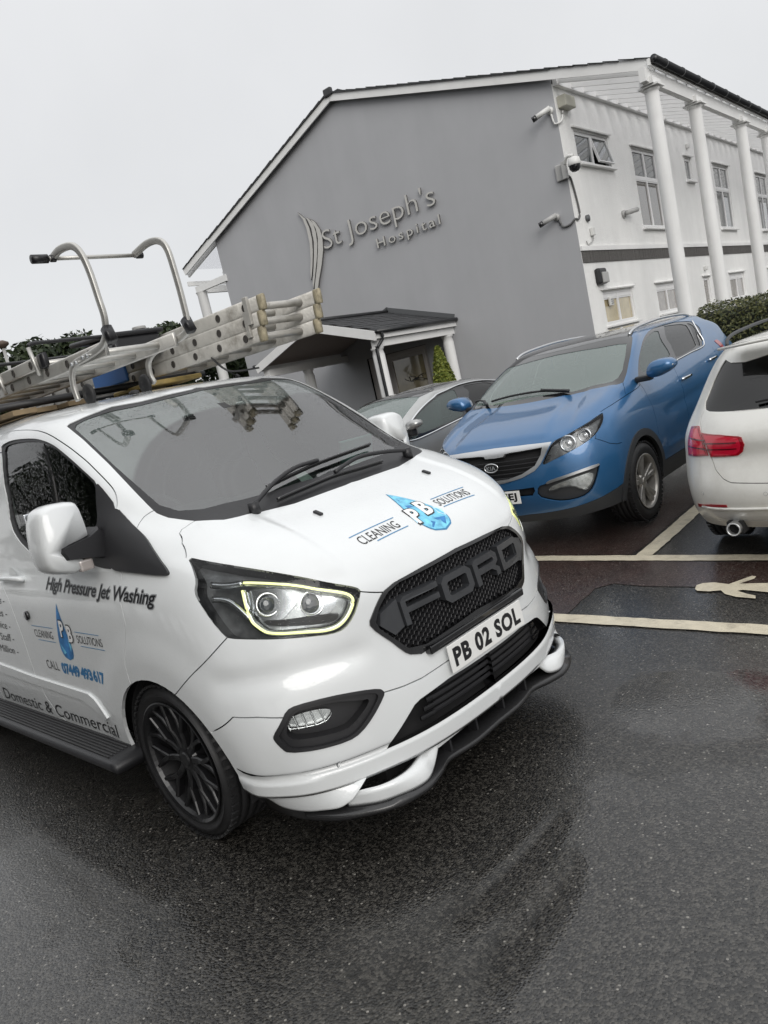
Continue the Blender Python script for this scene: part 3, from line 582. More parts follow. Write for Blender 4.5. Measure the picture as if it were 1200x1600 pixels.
for mir,h in ((False,hl[0]),(True,hl[1])):
    wall('housing_wall',V['headlight'],-.006,-.075,M_gloss,h,mir)
    def one(name,poly,m,off,lip=.02,sm=1):
        o=patch(S,name,soften(poly,sm),m,h,off=off,lip=lip,step=.12);rm=o[0] if mir else o[1];bpy.data.objects.remove(rm)
    one('reflector_bezel',V['hl_bez1'],M_refl,-.045,.03,2);one('reflector_bezel',V['hl_bez2'],M_refl,-.045,.03,2)
    one('lower_bezel',V['hl_dark'],M_black,-.03,.03)
    one('inner_reflector',shr(V['hl_drl'],.93),M_refl2,-.058,.01,1)
    # bright blades around the reflectors
    for q,w in ((V['hl_tail1'],.013),(V['hl_tail2'],.012)):
        bm=bmesh.new();tube(bm,curve([Vector(p) for p in pts_off(q,-.022,mir)],4),w,8);bmobj('light_blade',bm,M_refl,h,True)
    loop=V['hl_drl'];P=[Vector(p) for p in pts_off(loop,-.012,mir)]
    bm=bmesh.new();tube(bm,curve(P,4),.0048,8);bmobj('daytime_strip',bm,M_drl,h,True)
    P2=[Vector(p) for p in pts_off(loop,-.026,mir)];bm=bmesh.new();tube(bm,curve(P2,4),.013,8);bmobj('strip_bezel',bm,M_refl,h,True)
    for cc,r1 in ((V['hl_c1'],.036),(V['hl_c2'],.038)):
        c=Vector(pts_off(cc,-.04,mir)[0]);q=np.array(cc);n=Vector((S.Nn(q[:,0],q[:,1])[0]*([1,-1,1] if mir else [1,1,1])));n=(n+Vector((.8,0,.05))).normalized()
        a,b=frame(n);bm=bmesh.new()
        rings=[]
        for (rr,hh) in ((r1*1.25,.004),(r1*1.1,.008),(r1,.0),(r1*.96,-.012)):
            rings.append([bm.verts.new(c+n*hh+(a*math.cos(t)+b*math.sin(t))*rr) for t in [2*math.pi*k/28 for k in range(28)]])
        for i in range(3):
            for k in range(28): bm.faces.new((rings[i][k],rings[i][(k+1)%28],rings[i+1][(k+1)%28],rings[i+1][k]))
        bmobj('lens_ring',bm,M_chrome,h,True)
        bm=bmesh.new();
        pr=[]
        for i in range(7):
            t=i/6*math.pi/2;pr.append([bm.verts.new(c+n*(math.sin(t)*.018-.008)+(a*math.cos(u)+b*math.sin(u))*max(1e-4,math.cos(t))*r1*.95) for u in [2*math.pi*k/24 for k in range(24)]])
        for i in range(6):
            for k in range(24): bm.faces.new((pr[i][k],pr[i][(k+1)%24],pr[i+1][(k+1)%24],pr[i+1][k]))
        bmobj('projector_lens',bm,M_proj,h,True)
    one('clear_cover',V['headlight'],M_lens,-.003,.003,0)
# fog lamp recesses
fg=patch(S,'fog_lamp_recess',V['fog'],M_black,van,off=-.06,step=.14)
def shrink(P,k): c=np.mean(P,axis=0);return [((a-c[0])*k+c[0],(b-c[1])*k+c[1]) for a,b in P]
for mir,h in ((False,fg[0]),(True,fg[1])):
    wall('recess_wall',V['fog'],.004,-.06,M_black,h,mir);wall('inner_step',soften(V['fog_in'],1),-.010,-.06,M_black,h,mir)
    def one(name,poly,m,off,lip=.02,holes=()):
        o=patch(S,name,poly,m,h,off=off,lip=lip,step=.12,holes=holes);rm=o[0] if mir else o[1];bpy.data.objects.remove(rm)
    one('bezel',soften(V['fog'],1),M_black,.004,.012,[shrink(V['fog'],.88)])
    one('inner_bezel',soften(V['fog'],1),M_black,-.012,.02,[soften(V['fog_in'],1)])
    one('lamp_bowl',soften(V['foglamp'],1),M_refl2,-.04,.01)
    one('lamp_cover',soften(V['foglamp'],1),M_lens,-.018,.006)
    q=[(a,b) for a,b in V['foglamp']];c=np.mean(q,axis=0)
    for k in range(5):
        p0=Vector(pts_off([(c[0]-.35+k*.22,c[1]+.18)],-.03,mir)[0]);p1=Vector(pts_off([(c[0]-.42+k*.22,c[1]-.2)],-.03,mir)[0]);bm=bmesh.new();tube(bm,[p0,p1],.003,6);bmobj('lamp_flute',bm,M_refl2,h)
# parking sensors
for mir in (1,-1):
    c=Vector(pts_off(V['sensor'],.001)[0]);c.y*=mir;bm=bmesh.new();tube(bm,[c-Vector((.006,0,0)),c+Vector((.002,-.0005*mir,0))],.011,20);bmobj('parking_sensor',bm,M_white,van,True)
    bm=bmesh.new();tube(bm,[c-Vector((.006,0,0)),c+Vector((.0005,-.0005*mir,0))],.0135,20);bmobj('sensor_ring',bm,M_grey,van)
# grille
gin=[(0,5.22)]+[p for p in V['grille_in'] if p[0]>.9]+[(0,3.05)]
gp=patch(S,'grille',gr,M_dark,van,off=-.055,step=.16)[0]
patch(S,'grille_frame',gr,M_gloss,gp,off=.006,lip=.03,step=.14,holes=[gin])
def gface(yz,off): return fr_.pos([(a,b) for a,b in yz],off)
# honeycomb
gin3=S.P(np.array(gin)[:,0],np.array(gin)[:,1]);half=[(float(p[1]),float(p[2])) for p in gin3];full=half+[(-a,b) for a,b in half[::-1]]
bm=bmesh.new();pv=[];pf=[];hr=.0125;yy=np.arange(-.50,.50,hr*1.5);cells=[]
for i,a in enumerate(yy):
    for b in np.arange(.62,1.02,hr*math.sqrt(3)): cells.append((a,b+(hr*math.sqrt(3)/2 if i%2 else 0)))
cells=np.array(cells);ok=inpoly(cells[:,0],cells[:,1],[( a*.985,b) for a,b in full]);cells=cells[ok]
allv=[];offv=[]
for (a,b) in cells:
    k=len(pv)
    for rr,oo in ((hr*1.0,-.014),(hr*.80,-.011),(hr*.78,-.026)):
        for j in range(6): pv.append((a+rr*math.cos(math.pi/3*j),b+rr*math.sin(math.pi/3*j)));offv.append(oo)
    for j in range(6):
        j2=(j+1)%6;pf.append((k+j,k+j2,k+6+j2,k+6+j));pf.append((k+6+j,k+6+j2,k+12+j2,k+12+j))
X=gface(pv,0);X[:,0]+=np.array(offv)
o=flatobj('honeycomb_mesh',X,pf,M_black,gp,(1,0,0));tag(o,kind='stuff')
# raised block letters across the grille
def letter(name,polys,y0,y1,z0,z1):
    """polys: list of outlines in 0..1; bridge quads"""
    bm=bmesh.new()
    for pl in polys:
        q=[(y0+(y1-y0)*u,z0+(z1-z0)*v) for u,v in pl];q2=densify(q,.04)
        A=gface(q2,0);c=A.mean(0);fa=[];fb=[]
        for p in A: fa.append(bm.verts.new((p[0]+.020,p[1],p[2])));fb.append(bm.verts.new((p[0]-.02,p[1],p[2])))
        bm.faces.new(fa)
        n=len(fa)
        for i in range(n): bm.faces.new((fa[i],fb[i],fb[(i+1)%n],fa[(i+1)%n]))
    bmesh.ops.recalc_face_normals(bm,faces=bm.faces)
    return bmobj(name,bm,M_letter,gp)

u_=.12
Fp=[[(0,0),(u_,0),(u_,.40),(.98,.40),(.98,.60),(u_,.60),(u_,.80),(1,.80),(1,1),(.10,1),(0,.86)]]
Op=[[(.0,.2),(.14,0),(.86,0),(1,.2),(1,.8),(.86,1),(.5,1),(.5,.76),(.78,.76),(.83,.7),(.83,.3),(.78,.24),(.5,.24),(.22,.24),(.17,.3),(.17,.7),(.22,.76),(.5,.76),(.5,1),(.14,1),(0,.8)]]
Rp=[[(0,0),(.17,0),(.17,.36),(.17,.60),(.17,.76),(.80,.76),(.83,.72),(.83,.64),(.80,.60),(.17,.60),(.17,.36),(.66,.36),(.83,.2),(.83,0),(1,0),(1,.26),(.86,.42),(1,.55),(1,.84),(.86,1),(.1,1),(0,.88)]]
Dp=[[(0,0),(.86,0),(1,.2),(1,.8),(.86,1),(.5,1),(.5,.76),(.78,.76),(.83,.7),(.83,.3),(.78,.24),(.17,.24),(.17,.76),(.5,.76),(.5,1),(0,1)]]
for nm,pl,a,b in (('letter_f',Fp,-.385,-.185),('letter_o',Op,-.165,.025),('letter_r',Rp,.045,.225),('letter_d',Dp,.25,.43)): letter(nm,pl,a,b,.79,.90)
for sg in (-1,1):
    q=[(sg*.475,.872),(sg*.39,.90),(sg*.39,.79),(sg*.44,.775),(sg*.49,.83)];A=gface(densify(q,.05),0);bm=bmesh.new();fa=[bm.verts.new((p[0]+.010,p[1],p[2])) for p in A];fb=[bm.verts.new((p[0]-.02,p[1],p[2])) for p in A];bm.faces.new(fa);n=len(fa)
    for i in range(n): bm.faces.new((fa[i],fb[i],fb[(i+1)%n],fa[(i+1)%n]))
    bmobj('grille_wing',bm,M_letter,gp)
# black step under the grille, number plate
bm=bmesh.new();box(bm,(.955,0,.668),(.05,.66,.034),bev=.006);bmobj('grille_step',bm,M_gloss,van)
pl=bpy.data.objects.new
bm=bmesh.new();box(bm,(0,0,0),(.006,.52,.111),bev=.002);plate=bmobj('number_plate',bm,M_pw,van);plate.location=(.998,0,.600);plate.rotation_euler=(0,R(-3),0)
def plate_text(par,s,w,h,x,xs=1.0,y0=None,y1=None):
    v,f=text2d(s,1,.045,0,1,1.12);lo=v[:,0].min();hi=v[:,0].max();v[:,0]=(v[:,0]-(lo+hi)/2)/(hi-lo)*w;yl,yh=v[:,1].min(),v[:,1].max();v[:,1]=((v[:,1]-yl)/(yh-yl)-.5)*h
    return flatobj('plate_letters',[(x,a,b) for a,b in v],f,M_ink,par,(1,0,0))
plate_text(plate,'PB 02 SOL',.47,.078,.0036)
# lower grille
lb=patch(S,'lower_grille',lg,M_dark,van,off=-.07,step=.16)[0];wall('grille_edge',[( max(0,a),b) for a,b in lg],.002,-.07,M_black,lb,False);wall('grille_edge',lg,.002,-.07,M_black,lb,True)
for z in (.425,.452,.480,.508,.535):
    yw=.40 if z<.44 else .37+(0 if z<.5 else -.05);q=[(y,z) for y in np.linspace(-yw,yw,21)];A=gface(q,-.018);bm=bmesh.new();tube(bm,[Vector(p) for p in A],0,8,sec=(.018,.007),up=(0,0,1));bmobj('slat',bm,M_black,lb)
for sg in (-1,1):
    for k in range(3):
        q=[(sg*y,.43+.03*k) for y in np.linspace(.36,.43-.02*k,5)];A=gface(q,-.004);bm=bmesh.new();tube(bm,[Vector(p) for p in A],0,8,sec=(.02,.010),up=(0,0,1));bmobj('fin_slat',bm,M_gloss,lb)
# bar seam, skirts, fins and splitter
def yline(zz,ys,off): return [Vector(p) for p in gface([(y,zz) for y in ys],off)]
def grid_obj(name,rows,m,parent,mir):
    bm=bmesh.new();g=[[bm.verts.new(tuple(p*([1,-1,1] if mir else [1,1,1]))) for p in r] for r in rows]
    for i in range(len(g)-1):
        for j in range(len(g[0])-1): bm.faces.new((g[i][j],g[i][j+1],g[i+1][j+1],g[i+1][j]))
    return bmobj(name,bm,m,parent,True)
def arr(P,n=6): return np.array([tuple(v) for v in curve([Vector((x,-y,z)) for x,y,z in P],n)])
TOPc=arr([(.470,.946,.352),(.58,.929,.350),(.66,.898,.345),(.73,.850,.338),(.777,.797,.328),(.815,.738,.319),(.855,.683,.313)])
BOTc=arr([(.500,.955,.343),(.553,.918,.288),(.60,.894,.250),(.678,.862,.235),(.745,.827,.235),(.80,.792,.239),(.838,.760,.262)])
rows=[]
for k,(fq,bu,dz) in enumerate(((-.04,-.02,0),(0,0,0),(.03,.006,0),(.3,.010,0),(.6,.010,0),(.9,.004,0),(.97,.001,-.002),(1,-.006,-.003),(1,-.05,.004))):
    Pq=TOPc*(1-fq)+BOTc*fq;o=Pq.copy();o[:,2]=0;o[:,0]-=.2;o/=np.linalg.norm(o,axis=1,keepdims=True);Pq=Pq+o*bu;Pq[:,2]+=dz;rows.append(Pq)
for mir in (0,1): grid_obj('bumper_skirt',rows,M_white,van,mir)
e0=arr([(.40,.86,.31),(.45,.90,.33),(.52,.935,.33),(.58,.90,.262),(.66,.855,.238)],4);e1=arr([(.38,.85,.19),(.40,.84,.19),(.45,.855,.19),(.55,.862,.19),(.66,.85,.19)],4)
for mir in (0,1): grid_obj('splitter_end',[e0,e0*.5+e1*.5,e1],M_blk2,van,mir)
# white aero fins
for sg in (-1,1):
    Ptop=[(.95,.360,.318),(.957,.425,.247),(.975,.484,.232),(.968,.54,.228),(.938,.611,.228),(.886,.686,.228),(.80,.749,.230)]
    Pin=[(.955,.367,.325),(.926,.423,.305),(.945,.489,.295),(.95,.56,.287),(.924,.65,.285),(.856,.722,.283),(.79,.75,.26)]
    bm=bmesh.new();a=[Vector((x,sg*y,z)) for x,y,z in Ptop];b=[Vector((x,sg*y,z)) for x,y,z in Pin];A=curve(a,5);B=curve(b,5);th=Vector((0,0,-.035));ring=[]
    r0=[bm.verts.new(p) for p in B];r1=[bm.verts.new(p+(q-p)*.5+Vector((.004,0,.003))) for p,q in zip(B,A)];r2=[bm.verts.new(p) for p in A];r3=[bm.verts.new(p+Vector((-.004,0,-.016))) for p in A];r4=[bm.verts.new(p+Vector((-.05,0,-.02))) for p in B]
    for u,w in ((r0,r1),(r1,r2),(r2,r3),(r3,r4),(r4,r0)):
        for i in range(len(u)-1): bm.faces.new((u[i],u[i+1],w[i+1],w[i]))
    bm.faces.new([r[0] for r in (r0,r1,r2,r3,r4)]);bm.faces.new([r[-1] for r in (r4,r3,r2,r1,r0)])
    bmobj('aero_fin',bm,M_white,van,True)
# black splitter
sp=[(.955,0),(.959,.144),(.950,.22),(.937,.282),(.935,.33),(.968,.422),(.982,.531),(.935,.663),(.853,.750),(.772,.810),(.648,.850),(.521,.862),(.45,.858),(.40,.845),(.385,.84)]
out=[Vector((x,-y,0)) for x,y in sp];O=curve([Vector((x,-y,.198)) for i,(x,y) in enumerate(sp)],4);I_=[p+Vector((-.14,0,.0)) if abs(p.y)<.6 else Vector((max(p.x-.12,min(p.x-.01,.42)),p.y*.86,p.z)) for p in O]
bm=bmesh.new();Vs=[]
for half in (1,-1):
    sec=[[bm.verts.new((p.x+dx,p.y*half,p.z+dz)) for p in O] for dx,dz in ((0,.012),(.006,.002),(0,-.012))]+[[bm.verts.new((p.x,p.y*half,p.z-.012)) for p in I_],[bm.verts.new((p.x,p.y*half,p.z+.016)) for p in I_]]
    for i in range(5):
        u,w=sec[i],sec[(i+1)%5]
        for j in range(len(u)-1): bm.faces.new((u[j],u[j+1],w[j+1],w[j]))
    bm.faces.new([s_[-1] for s_ in sec])
bmesh.ops.remove_doubles(bm,verts=bm.verts,dist=.0005);bmobj('splitter',bm,M_blk2,van,True)
for y in (-.28,-.1,.1,.28): 
    bm=bmesh.new();box(bm,(.90,y,.235),(.05,.012,.05),bev=.002);bmobj('splitter_stay',bm,M_black,van)
bm=bmesh.new();box(bm,(.72,0,.255),(.18,1.1,.09));bmobj('under_tray',bm,M_dark,van)
bm=bmesh.new();box(bm,(.935,0,.292),(.03,.76,.022),bev=.004);bmobj('bumper_underside',bm,M_white,van)
# wheels
for x in (0.01,-2.933):
    for y in (-.955,.955): wheel(van,x,y,.349,.268,.235,'y',z=.347)
for x in (.02,-2.933):
    for y in (-1,1):
        bm=bmesh.new();lathe(bm,[(.43,.93*y),(.44,.6*y),(.0001,.6*y)],40,c=(x,0,.31),a0=R(-8),a1=R(188));bmobj('wheel_arch_liner',bm,M_dark,van,True)
bm=bmesh.new();box(bm,(-1.46,0,.42),(2.1,1.6,.22));bmobj('chassis',bm,M_dark,van)
# side details
mo=V['moulding'];s0=[p for p in mo if p[0]>0]
for o in patch(S,'door_moulding',s0,M_white,van,off=.010,lip=.014,step=.2): pass
def sidept(x,z,off=0): return Vector(sd.pos([(x,z)],off)[0])
for sg in (1,-1):
    def mm(p): p=p.copy();p.y*=sg;return p
    bm=bmesh.new();tube(bm,[mm(sidept(x,1.137,o)) for x,o in ((-1.40,.004),(-1.385,.022),(-1.34,.034),(-1.2,.036),(-1.14,.026),(-1.115,.004))],0,12,sec=(.022,.036),up=(0,0,1));bmobj('door_handle',bm,M_white,van,True)
    bm=bmesh.new();c=mm(sidept(-1.255,1.137,.0015));
    v=[bm.verts.new(c+Vector((.055*math.cos(t),0,.058*math.sin(t)))) for t in [2*math.pi*k/28 for k in range(28)]];bm.faces.new(v);bmobj('handle_cup',bm,M_white2,van)
    bm=bmesh.new();c=mm(sidept(-1.104,.958,.0));tube(bm,[c,c+Vector((0,-.014*sg,0))],.024,20);bmobj('lock_badge',bm,M_gloss,van,True)
    # running board
    bm=bmesh.new();tube(bm,[Vector((x,-1.0*sg,.325)) for x in (-.30,-.36,-2.5,-2.56)],0,16,sec=(.055,.20),up=(0,0,1))
    rb=bmobj('running_board',bm,M_black,van,True);rb.rotation_euler=(0,0,0)
    bm=bmesh.new();box(bm,(-1.43,-.935*sg,.335),(2.2,.04,.03));bmobj('board_bracket',bm,M_black,rb)
    for k in range(9):
        bm=bmesh.new();box(bm,(-1.43,-(.925+.018*k)*sg,.3545),(2.05,.008,.006),bev=.0015);bmobj('board_rib',bm,M_ribs,rb)
    # mirrors
    hs=[(-1.103,1.504),(-1.06,1.516),(-.973,1.509),(-.95,1.493),(-.943,1.42),(-.941,1.36),(-.95,1.348),(-1.067,1.333),(-1.083,1.315),(-1.07,1.277),(-1.003,1.262),(-.995,1.235),(-1.021,1.205),(-1.118,1.233),(-1.145,1.262),(-1.150,1.34),(-1.14,1.42),(-1.122,1.485)]
    fr=soften(hs,1);n=len(fr);bm=bmesh.new();c=np.mean(fr,axis=0);rr=[]
    for (x,k) in ((-.36,.97),(-.33,1.0),(-.27,1.0),(-.235,.97),(-.21,.88)): rr.append([bm.verts.new((x,(c[0]+(a-c[0])*k)*sg,c[1]+(b-c[1])*k)) for a,b in fr])
    for i in range(4):
        for k in range(n): bm.faces.new((rr[i][k],rr[i][(k+1)%n],rr[i+1][(k+1)%n],rr[i+1][k]))
    bm.faces.new(rr[-1]);bm.faces.new(rr[0][::-1])
    mi=bmobj('door_mirror',bm,M_white,van,True)
    bm=bmesh.new();box(bm,(-.362,-1.045*sg,1.40),(.006,.16,.19),bev=.002);bmobj('mirror_glass',bm,M_mirror,mi)
    ar=[(-.862,1.335),(-.862,1.225),(-1.0,1.262),(-1.075,1.277),(-1.09,1.315),(-1.082,1.333),(-.95,1.352),(-.90,1.375)]
    bm=bmesh.new();rr=[]
    for (x,k) in ((-.35,.85),(-.33,1.0),(-.22,1.0),(-.195,.86)): rr.append([bm.verts.new((x,(-.98+(a+.98)*k)*sg,1.305+(b-1.305)*k)) for a,b in ar])
    for i in range(3):
        for k in range(8): bm.faces.new((rr[i][k],rr[i][(k+1)%8],rr[i+1][(k+1)%8],rr[i+1][k]))
    bm.faces.new(rr[-1]);bm.faces.new(rr[0][::-1]);bmobj('mirror_arm',bm,M_black,mi)
    bm=bmesh.new();box(bm,(-.235,-.995*sg,1.236),(.06,.062,.05),bev=.01);bmobj('mirror_indicator',bm,M_indic,mi)
# washer jets, wipers
for y in (-.338,.372):
    p=Vector(tp.pos([(.535,y)],.004)[0]);bm=bmesh.new();box(bm,p,(.045,.018,.012),Euler((0,R(20),0)),bev=.003);bmobj('washer_jet',bm,M_black,van)
def unproj_ws(s,t,off): q=np.array([[s,t]]);return Vector((S.P(q[:,0],q[:,1])+S.Nn(q[:,0],q[:,1])*off)[0])
for nm,base,mid,tip,blade in (('wiper',(-.0,8.95),None,None,None),):
    pass
WB=[{'arm': [(2.571, 8.871, 0.03), (1.566, 9.266, 0.045), (0.856, 9.444, 0.05), (0.166, 9.515, 0.035)], 'blade': [(1.672, 9.318), (0.95, 9.436), (0.166, 9.515), (-0.66, 9.533), (-1.718, 9.511)]}, {'arm': [(-2.563, 8.949, 0.03), (-1.511, 9.158, 0.045), (-0.616, 9.261, 0.05), (0.182, 9.188, 0.035)], 'blade': [(1.848, 8.967), (1.067, 9.092), (0.203, 9.174), (-0.518, 9.141), (-1.248, 9.081)]}]
for w in WB:
    P=[unproj_ws(s,t,o) for s,t,o in w['arm']];bm=bmesh.new();tube(bm,curve(P,5),[.014]*6+[.011]*(len(P)*5-10+0) if False else .010,8);wp=bmobj('wiper',bm,M_black,van,True)
    P=[unproj_ws(s,t,.022) for s,t in w['blade']];bm=bmesh.new();tube(bm,curve(P,5),0,8,sec=(.014,.012),up=None);bmobj('wiper_blade',bm,M_gloss,wp,True)
    P=[unproj_ws(s,t,.010) for s,t in w['blade']];bm=bmesh.new();tube(bm,curve(P,5),.004,6);bmobj('wiper_rubber',bm,M_rubber,wp,True)
    p=unproj_ws(*w['arm'][0][:2],.02);bm=bmesh.new();tube(bm,[p-Vector((0,0,.03)),p+Vector((0,0,.02))],.024,16);bmobj('wiper_pivot',bm,M_black,wp,True)
# roof antenna stub
bm=bmesh.new();lathe(bm,[(.028,0),(.026,.012),(.012,.018),(.0001,.018)],24,'z');o=bmobj('roof_button',bm,M_rubber,van,True);o.location=(-.78,-.25,1.925);o.scale=(1.3,.9,1)
p0=Vector((-.95,.56,1.92));bm=bmesh.new();tube(bm,curve([p0,p0+Vector((-.10,-.02,.08)),p0+Vector((-.22,-.05,.22))],4),.003,6);tube(bm,[p0,p0+Vector((-.02,0,.015))],.012,8);bmobj('aerial',bm,M_black,van)
# cab interior
bm=bmesh.new();box(bm,(-.22,0,1.16),(.95,1.5,.20),bev=.05);box(bm,(-.42,-.38,1.27),(.32,.42,.10),bev=.03);box(bm,(-.40,.05,1.24),(.3,.35,.08),bev=.02);bmobj('dashboard',bm,M_int,van)
bm=bmesh.new();tube(bm,[Vector((-.66,-.38+.185*math.cos(t),1.24+.185*math.sin(t)*.82))+Vector((.09*-math.sin(t),0,0)) for t in [2*math.pi*k/32 for k in range(32)]],.014,8,close=True);box(bm,(-.64,-.38,1.24),(.04,.14,.10),bev=.02);box(bm,(-.64,-.38,1.24),(.025,.35,.03),bev=.005);bmobj('steering_wheel',bm,M_int,van)
for y in (-.40,.16,.50):
    bm=bmesh.new();box(bm,(-1.12,y,1.10),(.14,.46 if y<0 else .32,.66),Euler((0,R(-12),0)),bev=.05);box(bm,(-1.20,y,1.54),(.10,.24,.20),Euler((0,R(-8),0)),bev=.04);box(bm,(-.88,y,.82),(.5,.46 if y<0 else .32,.16),bev=.05);bmobj('seat',bm,M_int,van)
bm=bmesh.new();box(bm,(-1.36,0,1.2),(.03,1.56,1.30));bmobj('bulkhead',bm,M_int2,van)
bm=bmesh.new();box(bm,(-.55,-.02,1.80),(.10,.16,.05),bev=.015);box(bm,(-.42,-.02,1.77),(.22,.08,.05),Euler((0,R(28),0)),bev=.02);bmobj('camera_housing',bm,M_black,van)
bm=bmesh.new();box(bm,(-.85,0,1.845),(.25,1.15,.02));bmobj('headliner',bm,M_int3,van)
for y in (-.36,.36):
    bm=bmesh.new();box(bm,(-.66,y,1.84),(.14,.40,.016),Euler((0,R(38),0)),bev=.006);bmobj('sun_visor',bm,M_int3,van)
for p,s,e,m,nm in (((-.10,.18,1.30),(.10,.14,.003),(0,.9,.5),M_paper,'paper_note'),((.02,.46,1.285),(.16,.24,.03),(0,.1,.3),M_paper,'dash_tray'),((-.05,.52,1.37),(.02,.20,.15),(0,.4,-.3),M_paperg,'paper_sheet'),((.05,.30,1.275),(.14,.05,.012),(0,.1,.5),M_paper,'dash_papers'),((-.10,.43,1.30),(.10,.12,.04),(0,0,.8),M_int,'dash_clutter')):
    bm=bmesh.new();box(bm,(0,0,0),s,bev=.001);o=bmobj(nm,bm,m,van);o.location=p;o.rotation_euler=e
# ---------------- lettering on the van
def on_side(v,f,x0,x1,z0,h,m,name,off,ref=None,slope=0,mirror=False):
    v=fit(v,x0,x1,h,ref);uv=[(a,z0+b+slope*(a-x0)) for a,b in v];P=sd.pos(uv,off);flatobj(name,P,f,m,van,(0,-1,0))
def on_bonnet(v,f,y0,y1,x0,h,m,name,off,ref=None,slope=0):
    v=fit(v,y0,y1,h,ref);uv=[(x0-b+slope*(a-y0),a) for a,b in v];P=tp.pos(uv,off);flatobj(name,P,f,m,van,(.5,0,1))
v,f=text2d('High Pressure Jet Washing',1,.055,.28,.62,.95);on_side(v,f,-.843,.196,1.097,.057,M_grey,'slogan_outline',.0012,.73,-.037)
v,f=text2d('High Pressure Jet Washing',1,.012,.28,.62,.95);on_side(v,f,-.837,.190,1.097,.055,M_ink,'slogan_letters',.0022,.73,-.037)
v,f=text2d('CLEANING',1,.0,.05,.6,1.0);on_side(v,f,-1.075,-.852,.848,.042,M_ink,'logo_words',.0015,.73)
v,f=text2d('SOLUTIONS',1,.0,.05,.6,1.0);on_side(v,f,-.580,-.325,.852,.040,M_ink,'logo_words',.0015,.73)
v,f=text2d('CALL',1,.0,.05,.6,1.05);on_side(v,f,-1.045,-.90,.678,.050,M_ink,'phone_words',.0015,.73)
for s_,xa,xb in (('07449',-.860,-.672),('493',-.653,-.540),('617',-.521,-.408)):
    v,f=text2d(s_,1,-.012,.12,.6,.98);on_side(v,f,xa,xb,.675-.012*(xa+.86),.050,M_blueink,'phone_number',.0024,.73,-.012)
    v,f=text2d(s_,1,.05,.12,.6,.95);on_side(v,f,xa-.006,xb+.006,.672-.012*(xa+.86),.056,M_blueline,'phone_outline',.0012,.73,-.012)
v,f=text2d('Domestic & Commercial',1,.0,.38,.7,1.0);on_side(v,f,-1.96,-.46,.375,.085,M_ink,'slogan_letters',.002,.73,.0)
for k,(s_,z) in enumerate((('Free Quotes -',1.003),('All Sites -',.932),('24hr Service -',.862),('Fully Trained Staff -',.79),('Insured to £1 Million -',.716))):
    w_=.033*len(s_);v,f=text2d(s_,1,.0,.2,.6,1.0);on_side(v,f,-1.40-w_,-1.40,z,.045,M_ink,'service_words',.0015,.73)
def lines(fn,a,b,c,m):
    q=[(a+(b-a)*i/8,c+dz) for dz in (0,) for i in range(9)];return q
def strip_side(x0,x1,z,wd=.003):
    uv=[(x0+(x1-x0)*i/8,z+d) for d in (0,wd) for i in range(9)];P=sd.pos(uv,.0015);flatobj('logo_rule',P,[(i,i+1,i+10,i+9) for i in range(8)],M_blueline,van,(0,-1,0))
def strip_bon(y0,y1,x,sl=0,wd=.004):
    uv=[(x+d+sl*(y0+(y1-y0)*i/8),y0+(y1-y0)*i/8) for d in (0,wd) for i in range(9)];P=tp.pos(uv,.0015);flatobj('logo_rule',P,[(i,i+1,i+10,i+9) for i in range(8)],M_blueline,van,(.5,0,1))
strip_side(-1.09,-.83,.904);strip_side(-1.05,-.84,.831);strip_side(-.59,-.34,.903);strip_side(-.56,-.315,.836)
v,f=text2d('CLEANING',1,.0,.0,.6,1.0);on_bonnet(v,f,-.368,-.14,.789,.043,M_ink,'logo_words',.0015,.73)
v,f=text2d('SOLUTIONS',1,.0,.0,.6,1.0);on_bonnet(v,f,.140,.368,.775,.043,M_ink,'logo_words',.0015,.73)
strip_bon(-.385,-.12,.733);strip_bon(-.30,-.11,.797);strip_bon(.145,.385,.722);strip_bon(.15,.378,.783)
def drop(mapf,base,rim,tip,mid,hgt,wid,out,facets):
    """water drop: outline in local (u across, v down from the tip)"""
    def prof(v): return wid/2*(math.sin(math.pi*min(1,v**1.35))**.8 if False else (v**1.0)*math.sqrt(max(0,1-(v)**5.0))*1.12)
    vs=[.0001]+[i/24 for i in range(1,25)];L_=[(-prof(v),v*hgt) for v in vs];Rr=[(prof(v),v*hgt) for v in vs]
    def ring(k,dv=0): 
        q=[(u*k,hgt*.55+(w-hgt*.55)*k) for u,w in L_+Rr[::-1]];return q
    def put(q,off,m,name,fc=None):
        P=mapf(q,off);flatobj(name,P,fc or [tuple(range(len(q)))],m,van,out)
    q=L_+Rr;n=len(L_);fc=[(i,i+1,n+i+1,n+i) for i in range(n-1)];
    put(q,.0012,rim,'drop_outline',fc)
    k=.955;q2=[(u*k,hgt*.55+(w-hgt*.55)*k) for u,w in q];put(q2,.0020,base,'drop_logo',fc)
    for pl,m in facets:
        put([(u*wid,w*hgt) for u,w in pl],.0026,m,'drop_facet')
fac=lambda b:[([(.02,.10),(.16,.42),(.06,.46)],M_paleblue),([(-.05,.22),(-.02,.50),(-.16,.48)],M_blueink),([(-.30,.70),(-.05,.86),(-.22,.92)],M_blueink),([(.30,.62),(.42,.72),(.33,.84),(.24,.76)],M_paleblue),([(-.36,.62),(-.42,.78),(-.33,.74)],M_paleblue),([(.0,.80),(.28,.84),(.12,.94)],M_blueink)]
def mside(q,off): # tilt of the drop
    c,s=math.cos(R(-9)),math.sin(R(-9));return sd.pos([(-.728+u*c-w*s*.35*-1+w*.04,1.035-w*1.0) for u,w in q],off)
